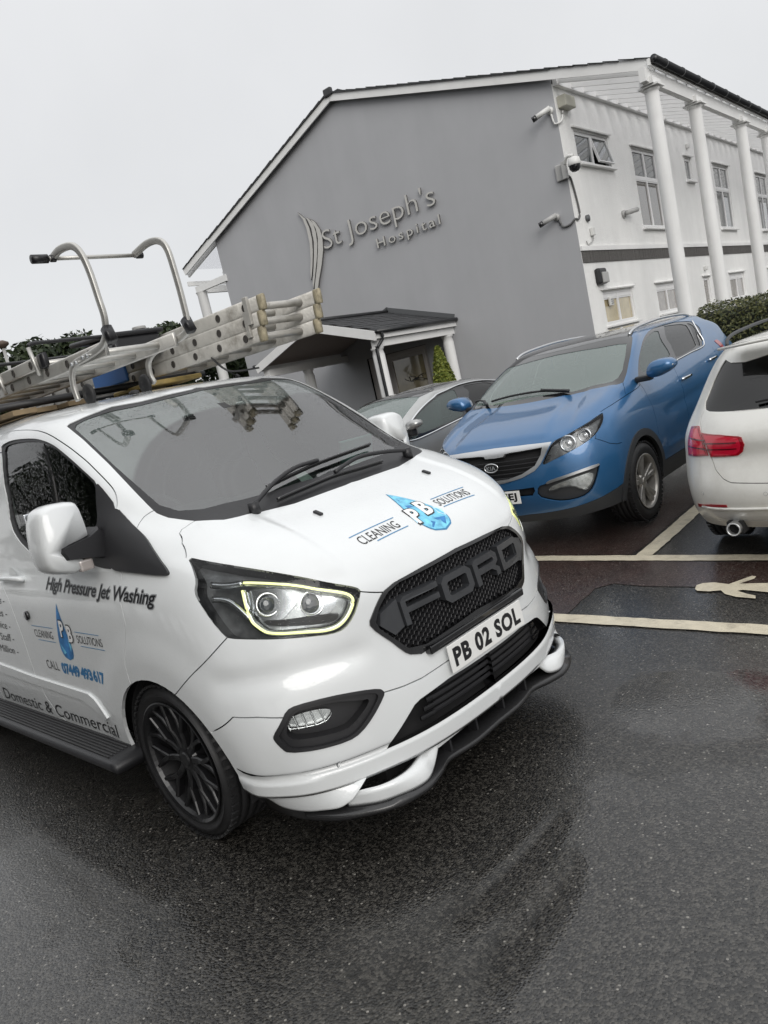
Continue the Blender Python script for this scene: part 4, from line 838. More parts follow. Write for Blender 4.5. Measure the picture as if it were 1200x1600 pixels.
drop(mside,M_blueink,M_blueline,None,None,.285,.185,(0,-1,0),[([(.02,.10),(.16,.42),(.06,.46)],M_lblue),([(-.05,.22),(-.02,.50),(-.14,.48)],M_blueline),([(.26,.60),(.38,.74),(.26,.82)],M_lblue),([(-.30,.70),(-.05,.86),(-.2,.90)],M_lblue)])
def mbon(q,off): return tp.pos([(.585+w,.02+u+w*.06) for u,w in q],off)
drop(mbon,M_lblue,M_blueline,None,None,.285,.225,(.5,0,1),fac(0))
for mapf,fn in (('s',None),('b',None)):
    for s_,dx in (('P',-.045),('B',.038)):
        for of,m,off,nm in ((.085,M_ink,.0032,'monogram_outline'),(.035,M_whiteink,.0042,'monogram')):
            v,f=text2d(s_,1,of,.12,.85);c0=(v[:,0].min()+v[:,0].max())/2
            v=v.copy();v[:,0]-=c0
            if mapf=='s': P=sd.pos([(-.680+dx*.92+a*.108,.862+ (0.012 if s_=='P' else -.008)+b*.108) for a,b in v],off);flatobj(nm,P,f,m,van,(0,-1,0))
            else: P=tp.pos([(.800+(.008 if s_=='P' else -.012)-b*.115,.018+dx*.98+a*.118) for a,b in v],off);flatobj(nm,P,f,m,van,(.5,0,1))

def car_net(F,side,endx,xs_side,roofx):
    """F: rows of 8 front triples + side z; side(z)->half width; endx(z)->x of the tail"""
    net=[]
    n=len(F)
    for i,(c,z,xs) in enumerate(F):
        r=list(c);e=endx(z)
        xr=list(xs)+[a for a in xs_side(z)]+[e+.12,e+.02,e]
        f=[1]*(len(xr)-3)+[.96,.72,0]
        if i==n-1: xr=roofx
        for x,k in zip(xr,f): r.append((x,side(z)*k,z))
        net.append(r)
    return net
def kia_net():
    S=lambda z:float(np.interp(z,[.25,.33,.45,.6,.8,.95,1.05,1.15,1.30,1.45,1.54,1.60,1.635,1.65],[.84,.875,.895,.905,.91,.90,.875,.845,.79,.725,.665,.58,.36,0]))
    E=lambda z:float(np.interp(z,[.25,.45,.7,1.0,1.2,1.5,1.6,1.65],[-3.42,-3.5,-3.52,-3.5,-3.36,-3.0,-2.9,-2.85]))
    X=lambda z:[-1.2,-1.9,-2.5,-3.0] if z<1.5 else [-1.5,-1.9,-2.3,-2.65]
    F=[([(.80,0,.25),(.79,.2,.25),(.76,.4,.25),(.72,.54,.25),(.65,.66,.26),(.57,.76,.27),(.48,.82,.28),(.38,.86,.29)],.25,[0,-.5]),
    ([(.87,0,.40),(.865,.2,.40),(.84,.4,.40),(.79,.56,.40),(.71,.69,.41),(.61,.79,.42),(.50,.86,.43),(.38,.89,.44)],.40,[0,-.5]),
    ([(.905,0,.53),(.90,.2,.53),(.875,.4,.53),(.82,.57,.54),(.74,.70,.55),(.63,.80,.56),(.51,.87,.57),(.38,.905,.57)],.57,[0,-.5]),
    ([(.915,0,.66),(.908,.2,.66),(.88,.4,.67),(.825,.57,.68),(.74,.70,.69),(.63,.80,.70),(.51,.87,.71),(.38,.91,.72)],.72,[0,-.5]),
    ([(.90,0,.79),(.893,.2,.79),(.865,.4,.80),(.81,.56,.82),(.725,.68,.835),(.62,.775,.85),(.50,.85,.86),(.37,.90,.865)],.86,[0,-.5]),
    ([(.86,0,.90),(.855,.2,.90),(.825,.4,.91),(.77,.545,.925),(.68,.66,.945),(.57,.75,.965),(.46,.82,.975),(.34,.88,.975)],.97,[-.02,-.5]),
    ([(.76,0,.975),(.75,.2,.978),(.72,.4,.985),(.66,.535,.99),(.57,.645,1.015),(.46,.73,1.035),(.36,.795,1.045),(.26,.85,1.045)],1.05,[-.06,-.52]),
    ([(.50,0,1.075),(.49,.2,1.078),(.465,.4,1.085),(.42,.53,1.085),(.36,.64,1.095),(.29,.72,1.11),(.20,.78,1.115),(.10,.82,1.115)],1.12,[-.15,-.6]),
    ([(.18,0,1.155),(.17,.2,1.157),(.13,.4,1.165),(.08,.55,1.175),(.04,.66,1.185),(.0,.735,1.20),(-.05,.78,1.20),(-.11,.81,1.20)],1.20,[-.3,-.7]),
    ([(-.10,0,1.31),(-.11,.2,1.31),(-.14,.4,1.312),(-.18,.53,1.32),(-.22,.625,1.325),(-.26,.695,1.33),(-.31,.735,1.335),(-.38,.765,1.335)],1.33,[-.52,-.8]),
    ([(-.37,0,1.46),(-.38,.2,1.46),(-.41,.38,1.46),(-.44,.50,1.46),(-.47,.59,1.46),(-.51,.65,1.46),(-.57,.695,1.46),(-.64,.72,1.46)],1.46,[-.8,-1.0]),
    ([(-.64,0,1.585),(-.65,.2,1.585),(-.67,.37,1.58),(-.69,.47,1.575),(-.72,.55,1.57),(-.76,.605,1.56),(-.82,.645,1.555),(-.89,.67,1.55)],1.545,[-1.0,-1.2]),
    ([(-.80,0,1.62),(-.81,.2,1.62),(-.83,.35,1.615),(-.85,.44,1.612),(-.88,.50,1.61),(-.92,.55,1.605),(-.97,.58,1.60),(-1.03,.59,1.60)],1.60,[-1.1,-1.3]),
    ([(-1.1,0,1.645),(-1.11,.15,1.645),(-1.13,.26,1.642),(-1.15,.32,1.64),(-1.17,.35,1.638),(-1.2,.37,1.638),(-1.23,.38,1.636),(-1.27,.385,1.636)],1.636,[-1.35,-1.5]),
    ([(-1.5,0,1.65)]+[(-1.5-.01*i,0,1.65) for i in range(1,8)],1.65,[-1.6,-1.7])]
    return car_net(F,S,E,X,[-1.6,-1.7,-1.9,-2.1,-2.4,-2.6,-2.7,-2.8,-2.85])
def coupe_net():
    S=lambda z:float(np.interp(z,[.2,.3,.45,.6,.75,.88,.95,1.05,1.2,1.3,1.36,1.40],[.85,.87,.90,.915,.915,.90,.87,.82,.73,.66,.55,0]))
    E=lambda z:float(np.interp(z,[.2,.5,.9,1.0,1.2,1.36,1.4],[-3.6,-3.75,-3.75,-3.6,-2.9,-2.3,-2.1]))
    X=lambda z:[-1.2,-1.8,-2.4,-3.0] if z<1.0 else ([-1.3,-1.7,-2.1,-2.5] if z<1.25 else [-1.3,-1.6,-1.8,-2.05])
    F=[([(.78,0,.2),(.77,.2,.2),(.73,.4,.2),(.69,.54,.2),(.62,.66,.2),(.55,.76,.2),(.47,.82,.2),(.38,.85,.2)],.2,[0,-.5]),
    ([(.88,0,.35),(.87,.2,.35),(.83,.4,.35),(.78,.56,.35),(.70,.69,.35),(.60,.79,.35),(.49,.86,.36),(.38,.89,.36)],.36,[0,-.5]),
    ([(.90,0,.50),(.89,.2,.50),(.85,.4,.50),(.80,.57,.50),(.72,.70,.51),(.61,.80,.51),(.50,.87,.52),(.38,.91,.52)],.53,[0,-.5]),
    ([(.88,0,.64),(.87,.2,.64),(.83,.4,.65),(.78,.56,.66),(.70,.68,.67),(.60,.77,.68),(.49,.85,.69),(.37,.90,.70)],.70,[0,-.5]),
    ([(.80,0,.74),(.79,.2,.74),(.75,.4,.75),(.70,.54,.76),(.62,.65,.78),(.53,.74,.80),(.43,.82,.82),(.33,.87,.82)],.82,[-.02,-.5]),
    ([(.55,0,.83),(.54,.2,.83),(.51,.4,.84),(.47,.54,.85),(.41,.65,.87),(.34,.74,.89),(.26,.80,.90),(.18,.85,.90)],.90,[-.1,-.55]),
    ([(.20,0,.91),(.19,.2,.91),(.16,.4,.92),(.13,.55,.93),(.09,.66,.94),(.04,.74,.95),(-.03,.79,.955),(-.10,.83,.955)],.955,[-.25,-.65]),
    ([(-.15,0,1.0),(-.16,.2,1.0),(-.19,.4,1.0),(-.22,.54,1.01),(-.26,.64,1.02),(-.31,.71,1.03),(-.36,.75,1.04),(-.42,.79,1.04)],1.04,[-.5,-.8]),
    ([(-.55,0,1.19),(-.56,.2,1.19),(-.58,.4,1.19),(-.61,.51,1.19),(-.64,.59,1.19),(-.68,.65,1.19),(-.74,.70,1.19),(-.81,.72,1.19)],1.19,[-.92,-1.1]),
    ([(-.92,0,1.33),(-.93,.2,1.33),(-.95,.36,1.32),(-.98,.46,1.315),(-1.01,.53,1.31),(-1.05,.585,1.30),(-1.10,.62,1.295),(-1.16,.65,1.29)],1.29,[-1.22,-1.3]),
    ([(-1.15,0,1.375),(-1.16,.15,1.375),(-1.17,.28,1.37),(-1.19,.36,1.368),(-1.21,.42,1.365),(-1.24,.47,1.36),(-1.27,.50,1.358),(-1.31,.53,1.355)],1.35,[-1.35,-1.4]),
    ([(-1.5,0,1.40)]+[(-1.5-.01*i,0,1.40) for i in range(1,8)],1.40,[-1.6,-1.65])]
    return car_net(F,S,E,X,[-1.6,-1.65,-1.7,-1.78,-1.86,-1.93,-2.0,-2.05,-2.1])
def estate_net():
    # x points to the REAR of this car, origin at the rear axle
    S=lambda z:float(np.interp(z,[.22,.3,.45,.6,.8,.92,1.0,1.1,1.25,1.36,1.42,1.45],[.83,.85,.88,.895,.90,.89,.86,.80,.71,.63,.5,0]))
    E=lambda z:float(np.interp(z,[.2,.5,.8,1.0,1.1,1.4,1.45],[-3.5,-3.65,-3.5,-2.5,-2.2,-1.3,-1.2]))
    X=lambda z:[-1.2,-1.7,-2.1,-2.5] if z<.95 else [-.9,-1.1,-1.25,-1.3]
    F=[([(.70,0,.24),(.695,.2,.24),(.68,.4,.24),(.65,.54,.24),(.60,.66,.24),(.53,.76,.25),(.45,.81,.26),(.36,.84,.27)],.25,[0,-.5]),
    ([(.79,0,.34),(.785,.2,.34),(.77,.4,.34),(.735,.56,.34),(.67,.69,.34),(.58,.79,.35),(.47,.85,.35),(.36,.875,.36)],.36,[0,-.5]),
    ([(.83,0,.48),(.825,.2,.48),(.81,.4,.48),(.77,.57,.48),(.70,.70,.48),(.60,.80,.485),(.48,.865,.49),(.36,.89,.50)],.50,[0,-.5]),
    ([(.80,0,.60),(.795,.2,.60),(.78,.4,.60),(.745,.56,.60),(.68,.69,.60),(.585,.79,.605),(.48,.86,.61),(.36,.893,.62)],.62,[0,-.5]),
    ([(.755,0,.72),(.75,.2,.72),(.735,.4,.72),(.70,.555,.72),(.64,.68,.72),(.555,.78,.725),(.46,.85,.73),(.35,.893,.74)],.74,[0,-.5]),
    ([(.77,0,.83),(.765,.2,.83),(.745,.4,.83),(.705,.54,.83),(.64,.66,.83),(.555,.76,.835),(.45,.835,.84),(.34,.885,.85)],.85,[-.02,-.5]),
    ([(.72,0,.94),(.715,.2,.94),(.69,.38,.94),(.65,.52,.94),(.585,.63,.945),(.50,.72,.95),(.41,.79,.95),(.30,.85,.95)],.945,[-.05,-.5]),
    ([(.65,0,1.02),(.645,.2,1.02),(.62,.37,1.02),(.58,.50,1.02),(.525,.61,1.025),(.45,.70,1.03),(.36,.76,1.03),(.26,.81,1.03)],1.02,[-.05,-.4]),
    ([(.54,0,1.15),(.535,.2,1.15),(.515,.36,1.15),(.475,.49,1.155),(.42,.59,1.16),(.35,.655,1.165),(.27,.71,1.17),(.18,.75,1.17)],1.16,[-.1,-.4]),
    ([(.43,0,1.28),(.425,.19,1.28),(.405,.34,1.28),(.37,.46,1.285),(.32,.55,1.29),(.26,.61,1.30),(.18,.655,1.30),(.09,.685,1.30)],1.29,[-.15,-.4]),
    ([(.36,0,1.385),(.355,.18,1.385),(.335,.32,1.383),(.30,.43,1.38),(.25,.51,1.375),(.19,.57,1.37),(.11,.61,1.37),(.02,.63,1.37)],1.37,[-.2,-.4]),
    ([(.20,0,1.43),(.19,.17,1.43),(.17,.30,1.425),(.14,.39,1.42),(.09,.45,1.418),(.03,.49,1.415),(-.04,.51,1.413),(-.11,.52,1.412)],1.415,[-.25,-.45]),
    ([(-.3,0,1.45)]+[(-.3-.01*i,0,1.45) for i in range(1,8)],1.45,[-.45,-.5])]
    return car_net(F,S,E,X,[-.45,-.55,-.65,-.75,-.85,-.95,-1.05,-1.15,-1.2])

KF={'headlight':[[2.736,4.818],[3.387,4.998],[4.667,5.208],[5.641,5.64],[5.898,5.663],[5.943,5.019],[5.58,4.498],[5.014,4.148],[4.162,3.936],[3.237,3.74],[2.636,3.602],[2.08,3.433],[2.375,4.055]],'hl_a':[[4.638,4.526]],'hl_b':[[3.588,4.383]],'grille':[[0.768,5.163],[1.545,5.071],[2.705,4.809],[2.382,4.146],[2.098,3.607],[1.804,3.249],[1.199,2.957],[0.435,2.763],[0.147,2.724]],'grille_in':[[0.386,4.584],[0.525,4.631],[0.797,4.679],[1.566,4.662],[2.214,4.605],[2.141,4.143],[1.835,3.556],[1.226,3.179],[0.536,2.967],[0.402,3.005]],'fog':[[1.773,2.283],[2.151,2.351],[3.639,2.609],[4.949,2.673],[4.98,2.55],[4.629,1.746],[4.23,1.245],[3.686,1.023],[2.694,1.034],[2.131,1.237],[1.64,1.578]],'foglamp':[[2.162,1.93],[2.434,2.157],[3.589,2.319],[4.646,2.361],[4.439,1.732],[3.974,1.41],[3.726,1.571],[3.378,1.877],[2.878,1.948],[2.26,1.837]],'fogchrome':[[2.144,2.415],[2.382,2.536],[3.651,2.68],[4.886,2.745],[4.994,2.62],[4.621,2.558],[3.626,2.537],[2.413,2.374],[2.203,2.322]],'intake':[[0.549,2.228],[1.089,2.244],[1.602,2.263],[1.625,2.033],[1.432,1.69],[0.983,1.698],[0.451,1.751]],'valance':[[0.614,0.438],[1.024,0.467],[1.658,0.469],[2.672,0.551],[3.785,0.629],[4.654,0.712],[5.447,0.856]],'dlo':[[8.136,7.7],[7.963,8.87],[7.954,9.565],[8.069,10.437],[9.047,11.353],[10.189,11.713],[11.142,11.682],[12.238,11.071],[12.094,10.69],[11.574,8.59],[11.264,8.536],[10.233,8.232],[9.433,8.081],[8.519,7.879],[8.311,7.478]],'g1':[[8.22,8.544],[8.093,9.226],[8.174,9.97],[8.793,10.662],[9.726,11.182],[10.124,10.179],[10.148,9.313],[10.077,8.584],[9.363,8.384],[8.529,8.196],[8.362,8.245]],'g2':[[10.239,11.39],[10.735,11.348],[11.668,10.908],[11.363,10.031],[11.264,9.094],[11.23,8.67],[10.264,8.347],[10.262,8.707],[10.386,9.667]],'g3':[[11.725,10.89],[11.962,10.779],[11.531,9.524],[11.44,8.664],[11.269,8.625],[11.31,9.407]],'chrome':[[10.137,8.188],[10.772,8.367],[11.554,8.578],[11.656,9.645],[12.291,11.027]],'doorseam':[[8.142,7.64],[8.227,7.408],[8.568,6.435],[8.695,5.013],[8.758,3.706],[8.748,3.034],[8.779,2.597]],'handle1':[[9.973,5.895],[10.343,5.952]],'handle2':[[11.333,6.86],[11.738,6.927]],'seamA':[[5.633,5.827],[7.533,6.757],[8.169,7.014]],'seamP':[[6.334,8.123],[7.118,7.567],[7.539,6.761]],'seamC':[[5.135,4.04],[5.915,3.539],[6.512,3.336]],'windscreen':[[0.562,10.865],[2.062,10.992],[4.077,11.053],[5.599,11.118],[5.977,10.902],[6.309,10.117],[6.597,9.457],[6.662,8.533],[6.563,8.011],[5.633,7.921],[3.41,8.106],[2.257,8.169]],'ws_clear':[[0.715,10.564],[2.342,10.483],[4.353,10.467],[5.391,10.397],[5.762,9.547],[5.854,8.754],[5.381,8.353],[4.771,8.25],[3.237,8.363],[2.159,8.33]],'tail':[[12.209,8.659],[12.408,8.635],[12.534,8.047],[12.517,7.34],[12.397,7.318],[12.32,8.1],[12.206,8.468]],'badge':[[-0.379,3.725]]}
CF={'dlo':[[8.424,5.507],[8.267,6.935],[8.187,7.783],[8.639,8.387],[10.464,8.973],[11.725,9.408],[12.956,9.468],[13.673,9.17],[13.94,8.587],[13.835,8.268],[12.571,7.518],[10.97,5.655],[10.864,5.474],[9.942,4.736],[9.414,4.29],[8.927,4.1],[8.618,4.569]],'g0':[[8.54,5.371],[8.442,6.639],[8.379,7.237],[8.793,6.792],[9.095,4.628],[8.93,4.241]],'g1':[[8.445,7.267],[8.427,7.588],[8.879,8.127],[10.324,8.657],[11.324,9.054],[10.858,8.076],[10.69,7.113],[10.553,5.72],[9.975,5.193],[9.537,4.902],[9.126,4.674],[8.918,6.444]],'g2':[[12.186,9.071],[13.074,8.976],[13.461,8.564],[12.669,7.716],[10.928,6.007],[10.866,5.91],[11.169,7.484]],'windscreen':[[1.797,9.393],[5.494,9.102],[5.797,8.467],[6.038,7.966],[6.268,7.503],[6.63,6.939],[6.499,6.73]],'mirror':[[9.265,5.508]]}
EF={'tail_out':[[5.7,5.608],[4.73,5.728],[4.029,5.082],[3.606,4.154],[4.584,4.038],[5.503,3.955]],'tail_in':[[4.265,5.398],[2.978,5.324],[2.086,5.184],[1.969,5.13],[1.875,4.692],[1.968,4.294],[2.152,4.093],[2.658,4.07],[3.455,4.067],[3.759,4.749]],'window':[[4.276,9.175],[3.552,9.001],[2.59,8.973],[1.994,9.086],[1.536,9.176],[1.221,6.727],[2.19,6.689],[2.979,6.708],[4.165,6.748],[4.616,6.864],[4.936,7.276],[4.833,8.051]],'lidseam':[[3.455,4.067],[3.187,3.383],[2.798,2.919],[2.47,2.715],[1.824,2.657],[1.28,2.607]],'lidseam2':[[4.722,6.737],[4.864,6.1],[4.298,5.411]],'refl':[[4.61,1.449],[3.554,1.578],[2.77,1.588],[2.747,1.472],[3.613,1.429],[4.646,1.28]],'sensor1':[[3.994,2.086]],'sensor2':[[1.361,2.083]],'exh':[[2.815,0.063]]}

# ------------------------------------------------------------------ the parked cars
def paint(n,c,met=.0,r=.35,**k): return mat(n,c,r,met,1,.04,**k)
M_kblue=paint('blue metallic paint',(.027,.120,.275),.35,.34,var=.04,drops=.2,dirt=.06,dc=(.12,.13,.14))
M_silver=paint('silver paint',(.42,.425,.42),.6,.35,drops=.4,var=.03)
M_dirtyw=paint('grimy white paint',(.73,.725,.69),0,.4,drops=.3,var=.03,vs=4,dirt=.35,dc=(.45,.43,.38))
M_clad=mat('grey cladding',(.035,.037,.040),.5,bump=.15,bs=200)
M_blackroof=mat('gloss black roof',(.010,.010,.011),.10,0,1,.03,drops=.5)
M_satin=mat('satin chrome',(.62,.63,.64),.28,.9)
M_red=mat('tail lamp red',(.30,.004,.012),.12,0,1,.02,emit=(.5,.0,.02),es=.02)
M_reddk=mat('tail lamp dark red',(.10,.004,.010),.2,0,1)
M_redb=mat('tail lamp bright',(.50,.008,.03),.15,0,1,emit=(.7,.01,.05),es=.06)
M_kglass=glassmat('pale windscreen glass',(.50,.62,.58),drops=.4,ior=1.6,base=(.42,.52,.49,.30))
M_kside=glassmat('tinted door glass',(.30,.38,.36),drops=.3,ior=1.55,base=(.2,.26,.25,.25))
M_priv=glassmat('privacy glass',(.03,.033,.035),drops=.3,ior=1.55)
M_seat=mat('grey seat cloth',(.13,.135,.135),.85)
M_cream2=mat('pale cabin trim',(.42,.46,.43),.8)
M_hiviz=mat('yellow cloth',(.70,.85,.18),.6)
def carobj(name,label,X,Y,th,z0,pitch):
    return empty(name,label,'car',(X,Y,z0),(0,-pitch,th),group='cars parked in the marked bays')
def softd(F,keys):
    D={k:[tuple(p) for p in v] for k,v in F.items()}
    for k in keys: D[k]=soften(D[k],1)
    return D
def whl(root,fx,rx,y,r,rim,kind,steer=0):
    for x in (fx,rx):
        for s_ in (1,-1): wheel(root,x,s_*y,r,rim,.225,kind,steer if x==fx else 0)
def liner(root,xs,y,r,z):
    for x in xs:
        for s_ in (-1,1):
            bm=bmesh.new();lathe(bm,[(r,y*s_),(r+.01,.6*s_),(.0001,.6*s_)],36,c=(x,0,z),a0=R(-8),a1=R(188));bmobj('wheel_arch_liner',bm,M_dark,root,True)
def archpoly(inv,cx,cz,r,zmin,a0=-12,a1=192,n=24):
    q=[(cx+r*math.cos(R(a0+(a1-a0)*i/n)),cz+r*math.sin(R(a0+(a1-a0)*i/n))) for i in range(n+1)]
    s,t=inv.st([(x,max(z,zmin+.005)) for x,z in q]);return [(float(a),float(b) if z>zmin+.01 else 0.0) for a,b,(x,z) in zip(s,t,q)]
def tubeon(S_,st,off,r,m,name,par,both=True,sec=None,n=5,up=None):
    q=np.array(st);P=S_.P(q[:,0],q[:,1])+S_.Nn(q[:,0],q[:,1])*off
    for s_ in ((1,-1) if both else (1,)):
        bm=bmesh.new();tube(bm,curve([Vector(p*[1,s_,1]) for p in P],n),r,8,sec=sec,up=up);bmobj(name,bm,m,par,True)
def cabin(root,x0,x1,w,zt,seatx,m):
    bm=bmesh.new();box(bm,(x0,0,zt-.03),(.6,w,.12),bev=.04);bmobj('dashboard',bm,M_int,root)
    bm=bmesh.new();cx=x0-.34;tube(bm,[Vector((cx-.05*math.sin(t),-.36+.18*math.cos(t),zt+.02+.17*math.sin(t))) for t in [2*math.pi*k/28 for k in range(28)]],.013,8,close=True);box(bm,(cx,-.36,zt+.02),(.03,.34,.03));box(bm,(cx,-.36,zt+.02),(.04,.12,.1),bev=.02);bmobj('steering_wheel',bm,M_int,root)
    for sx_ in (seatx,seatx-.85):
        for y in (-.36,.36):
            bm=bmesh.new();box(bm,(sx_,y,zt-.08),(.13,.48,.62),Euler((0,R(-14),0)),bev=.05);box(bm,(sx_-.09,y,zt+.30),(.09,.24,.18),Euler((0,R(-8),0)),bev=.04);bmobj('seat',bm,m,root)
    bm=bmesh.new();box(bm,((x0+x1)/2,0,.42),(abs(x1-x0)+.9,w-.1,.22));bmobj('cabin_floor',bm,M_dark,root)
# ---- blue crossover
kia=carobj('crossover_car','metallic blue crossover with black roof and chrome edged grille, facing the van',-.885,3.735,-1.53,.035,-.005)
def kdisp(p):
    x,y,z=p[:,0],abs(p[:,1]),p[:,2];c=.30+.16*(x+.1);on=sstep(.93,.97,z)*sstep(-.06,.06,x)*sstep(.90,.80,x);d=.012*on*sstep(c+.05,c-.01,y);c2=c+.20;d+=.010*on*sstep(c2-.03,c2+.04,y)*sstep(.84,.78,y)
    sd_=sstep(.84,.88,y);d-=.010*sd_*np.exp(-((z-.80+.05*x)/.05)**2)*sstep(-.5,-.8,x);d+=.010*sd_*np.exp(-((z-.52)/.04)**2)*sstep(-.5,-.7,x);return d
K=Surf(kia_net(),disp=kdisp);k=softd(KF,['headlight','fog','g1','g2','g3','dlo','tail','grille','grille_in'])
ks=Inv2(K,[0,2],(5.2,13,0,11),150);kf=Inv2(K,[1,2],(-5,5,0,6.5),150)
ka=[archpoly(ks,cx,.34,.395,.27) for cx in (0.0,-2.64)];ka2=[archpoly(ks,cx,.34,.455,.27) for cx in (0.0,-2.64)]
kws=[(0,10.9)]+[p for p in k['windscreen']]+[(0,8.15)]
kgr=[(0,5.2)]+k['grille']+[(0,2.68)]
kgr=[(0,5.2)]+[tuple(p) for p in KF['grille'] if p[0]>.3]+[(0,2.70)]
kin=[(0,2.24)]+[p for p in k['intake'] if p[0]>.6]+[(0,1.72)]
roofseam=[(5.2,10.5),(5.75,11.05),(6.3,12.0),(9,12.3),(12.9,12.3),(16,12.2)]
ksill=[(8.35,1.1),(9.2,1.1),(10.2,1.1),(11.6,1.1)]
K_h=[k['headlight'],k['fog'],kgr,kin,kws,k['dlo'],k['tail'],ka2[0],ka2[1]]
valance=[(0,.42)]+[tuple(p) for p in KF['valance']]+[(6.6,1.0)]
skin(K,K_h,[soften_open(k['seamA']+[(8.25,7.3)]),k['seamP'],k['seamC']+[(6.9,3.3)],roofseam,valance,ksill,soften_open(k['doorseam']),[(9.95,1.0),(9.95,8.2)],[(5.25,4.25),(5.13,4.04)],[(11.9,1.2),(11.9,8.2)]],
   {'bonnet':(1.5,6.5),'bumper':(1.5,1.9),'lower_valance':(1.5,.2),'wing':(7.3,5.5),'door':(9.3,4),'rear_door':(10.7,5),'roof_panel':(3,13.2),'body_shell':(13.4,5),'sill':(9.8,.4),'pillar':(7.2,10.4)},kia,ds=.22,dt=.2,default=M_kblue,mats={'lower_valance':M_clad,'roof_panel':M_blackroof,'sill':M_clad})
for a,b in zip(ka2,ka): patch(K,'arch_cladding',a,M_clad,kia,off=.012,lip=.03,step=.2,holes=[b])
patch(K,'inner_shell',[(0,0),(15,0),(15,7),(8,7),(5,6.5),(0,6.5)],M_dark,kia,off=-.12,step=.4,holes=ka2)
liner(kia,(0,-2.64),.88,.40,.34);whl(kia,0.0,-2.64,.895,.345,.232,'five')
g=patch(K,'windscreen',kws,M_kglass,kia,off=-.004,step=.3)[0]
kwc=[(0,10.6)]+k['ws_clear']+[(0,8.42)]
patch(K,'glass_border',kws,M_gloss,g,off=-.001,step=.3,holes=[kwc])
patch(K,'window_surround',k['dlo'],M_gloss,kia,off=-.004,step=.25,holes=[k['g1'],k['g2'],k['g3']])
patch(K,'side_window',k['g1'],M_kside,kia,off=-.008,step=.25);patch(K,'side_window',k['g2'],M_priv,kia,off=-.008,step=.25);patch(K,'side_window',k['g3'],M_priv,kia,off=-.008,step=.25)
tubeon(K,k['chrome'],.004,.009,M_chrome,'window_chrome',kia)
kg=patch(K,'grille',kgr,M_dark,kia,off=-.05,step=.2)[0];kgi=[(0,4.42),(.45,4.45)]+[tuple(p) for p in KF['grille_in'] if p[0]>.5]+[(0,2.95)]
patch(K,'grille_chrome',kgr,M_satin,kg,off=.008,lip=.03,step=.18,holes=[kgi])
for z in (.665,.70,.735,.77,.805):
    ym={.665:.28,.70:.40,.735:.46,.77:.48,.805:.50}[z];A=kf.pos([(y,z) for y in np.linspace(-ym,ym,17)],-.012);bm=bmesh.new();tube(bm,[Vector(p) for p in A],0,8,sec=(.006,.02),up=(0,0,1));bmobj('grille_slat',bm,M_black,kg)
bc=Vector(kf.pos([(-.03,.762)],.012)[0])
bm=bmesh.new();
for i,(a,b) in enumerate(((1,0),(1,.012))): pass
ring=[bc+Vector((0,.066*math.cos(t),.036*math.sin(t))) for t in [2*math.pi*j/36 for j in range(36)]];tube(bm,ring,.0055,8,close=True);bd=bmobj('badge',bm,M_chrome,kg,True)
bm=bmesh.new();vs=[bm.verts.new(p+Vector((.002,0,0))) for p in ring];bm.faces.new(vs);bmobj('badge_field',bm,M_gloss,kg)
v,f=text2d('KIA',1,.02,0,1,1.05);v=fit(v,-.045,.045,.036,.73);flatobj('badge_letters',[(bc.x+.006,bc.y+a,bc.z-.018+b) for a,b in v],f,M_chrome,kg,(1,0,0))
kh=patch(K,'headlight',k['headlight'],M_lamp_dk,kia,off=-.06,step=.16)
KP=lambda S_,st,off,mir:[Vector(p*([1,-1,1] if mir else [1,1,1])) for p in (S_.P(np.array(st)[:,0],np.array(st)[:,1])+S_.Nn(np.array(st)[:,0],np.array(st)[:,1])*off)]
def lampcup(par,c,n,r,name):
    a,b=frame(n);bm=bmesh.new();rg=[]
    for rr,hh in ((r*1.25,.0),(r*1.15,.012),(r*.98,.012),(r*.9,-.004),(r*.5,-.02),(r*.30,-.005),(.0005,.0)): rg.append([bm.verts.new(c+n*hh+(a*math.cos(t)+b*math.sin(t))*rr) for t in [2*math.pi*j/24 for j in range(24)]])
    for i in range(len(rg)-1):
        for j in range(24): bm.faces.new((rg[i][j],rg[i][(j+1)%24],rg[i+1][(j+1)%24],rg[i+1][j]))
    bmobj(name,bm,M_refl,par,True)
for mir,h in ((False,kh[0]),(True,kh[1])):
    for st_,r_ in ((k['hl_a'],.045),(k['hl_b'],.055)):
        c=KP(K,st_,-.03,mir)[0];lampcup(h,c,Vector((.9,(.25 if mir else -.25),.15)).normalized(),r_,'reflector_ring')
    def one(S_,name,poly,m,off,lip,h=h,mir=mir):
        o=patch(S_,name,poly,m,h,off=off,lip=lip,step=.16);rm=o[0] if mir else o[1];bpy.data.objects.remove(rm)
    tip=[p for p in k['headlight'] if p[0]>4.9];one(K,'silver_bezel',[(4.9,4.1)]+tip+[(4.9,5.25)] if False else shr(k['headlight'],.92),M_lamp_dk,-.05,.0)
    one(K,'clear_cover',k['headlight'],M_lens,-.002,.004)
kfg=patch(K,'fog_lamp_recess',k['fog'],M_clad,kia,off=-.03,step=.18)
for mir,h in ((False,kfg[0]),(True,kfg[1])):
    one(K,'lamp_bowl',soften(k['foglamp'],1),M_refl2,-.02,.01,h,mir);one(K,'lamp_cover',soften(k['foglamp'],1),M_lens,-.004,.004,h,mir);one(K,'chrome_strip',soften(k['fogchrome'],1),M_satin,.008,.02,h,mir)
patch(K,'lower_intake',kin,M_dark,kia,off=-.04,step=.2)
patch(K,'tail_lamp',k['tail'],M_red,kia,off=.004,lip=.01,step=.2)
bm=bmesh.new();box(bm,(0,0,0),(.006,.52,.111),bev=.002);kp=bmobj('number_plate',bm,M_pw,kia);kp.location=(.925,-.06,.50);plate_text(kp,'HX14 FEJ',.46,.078,.0036)
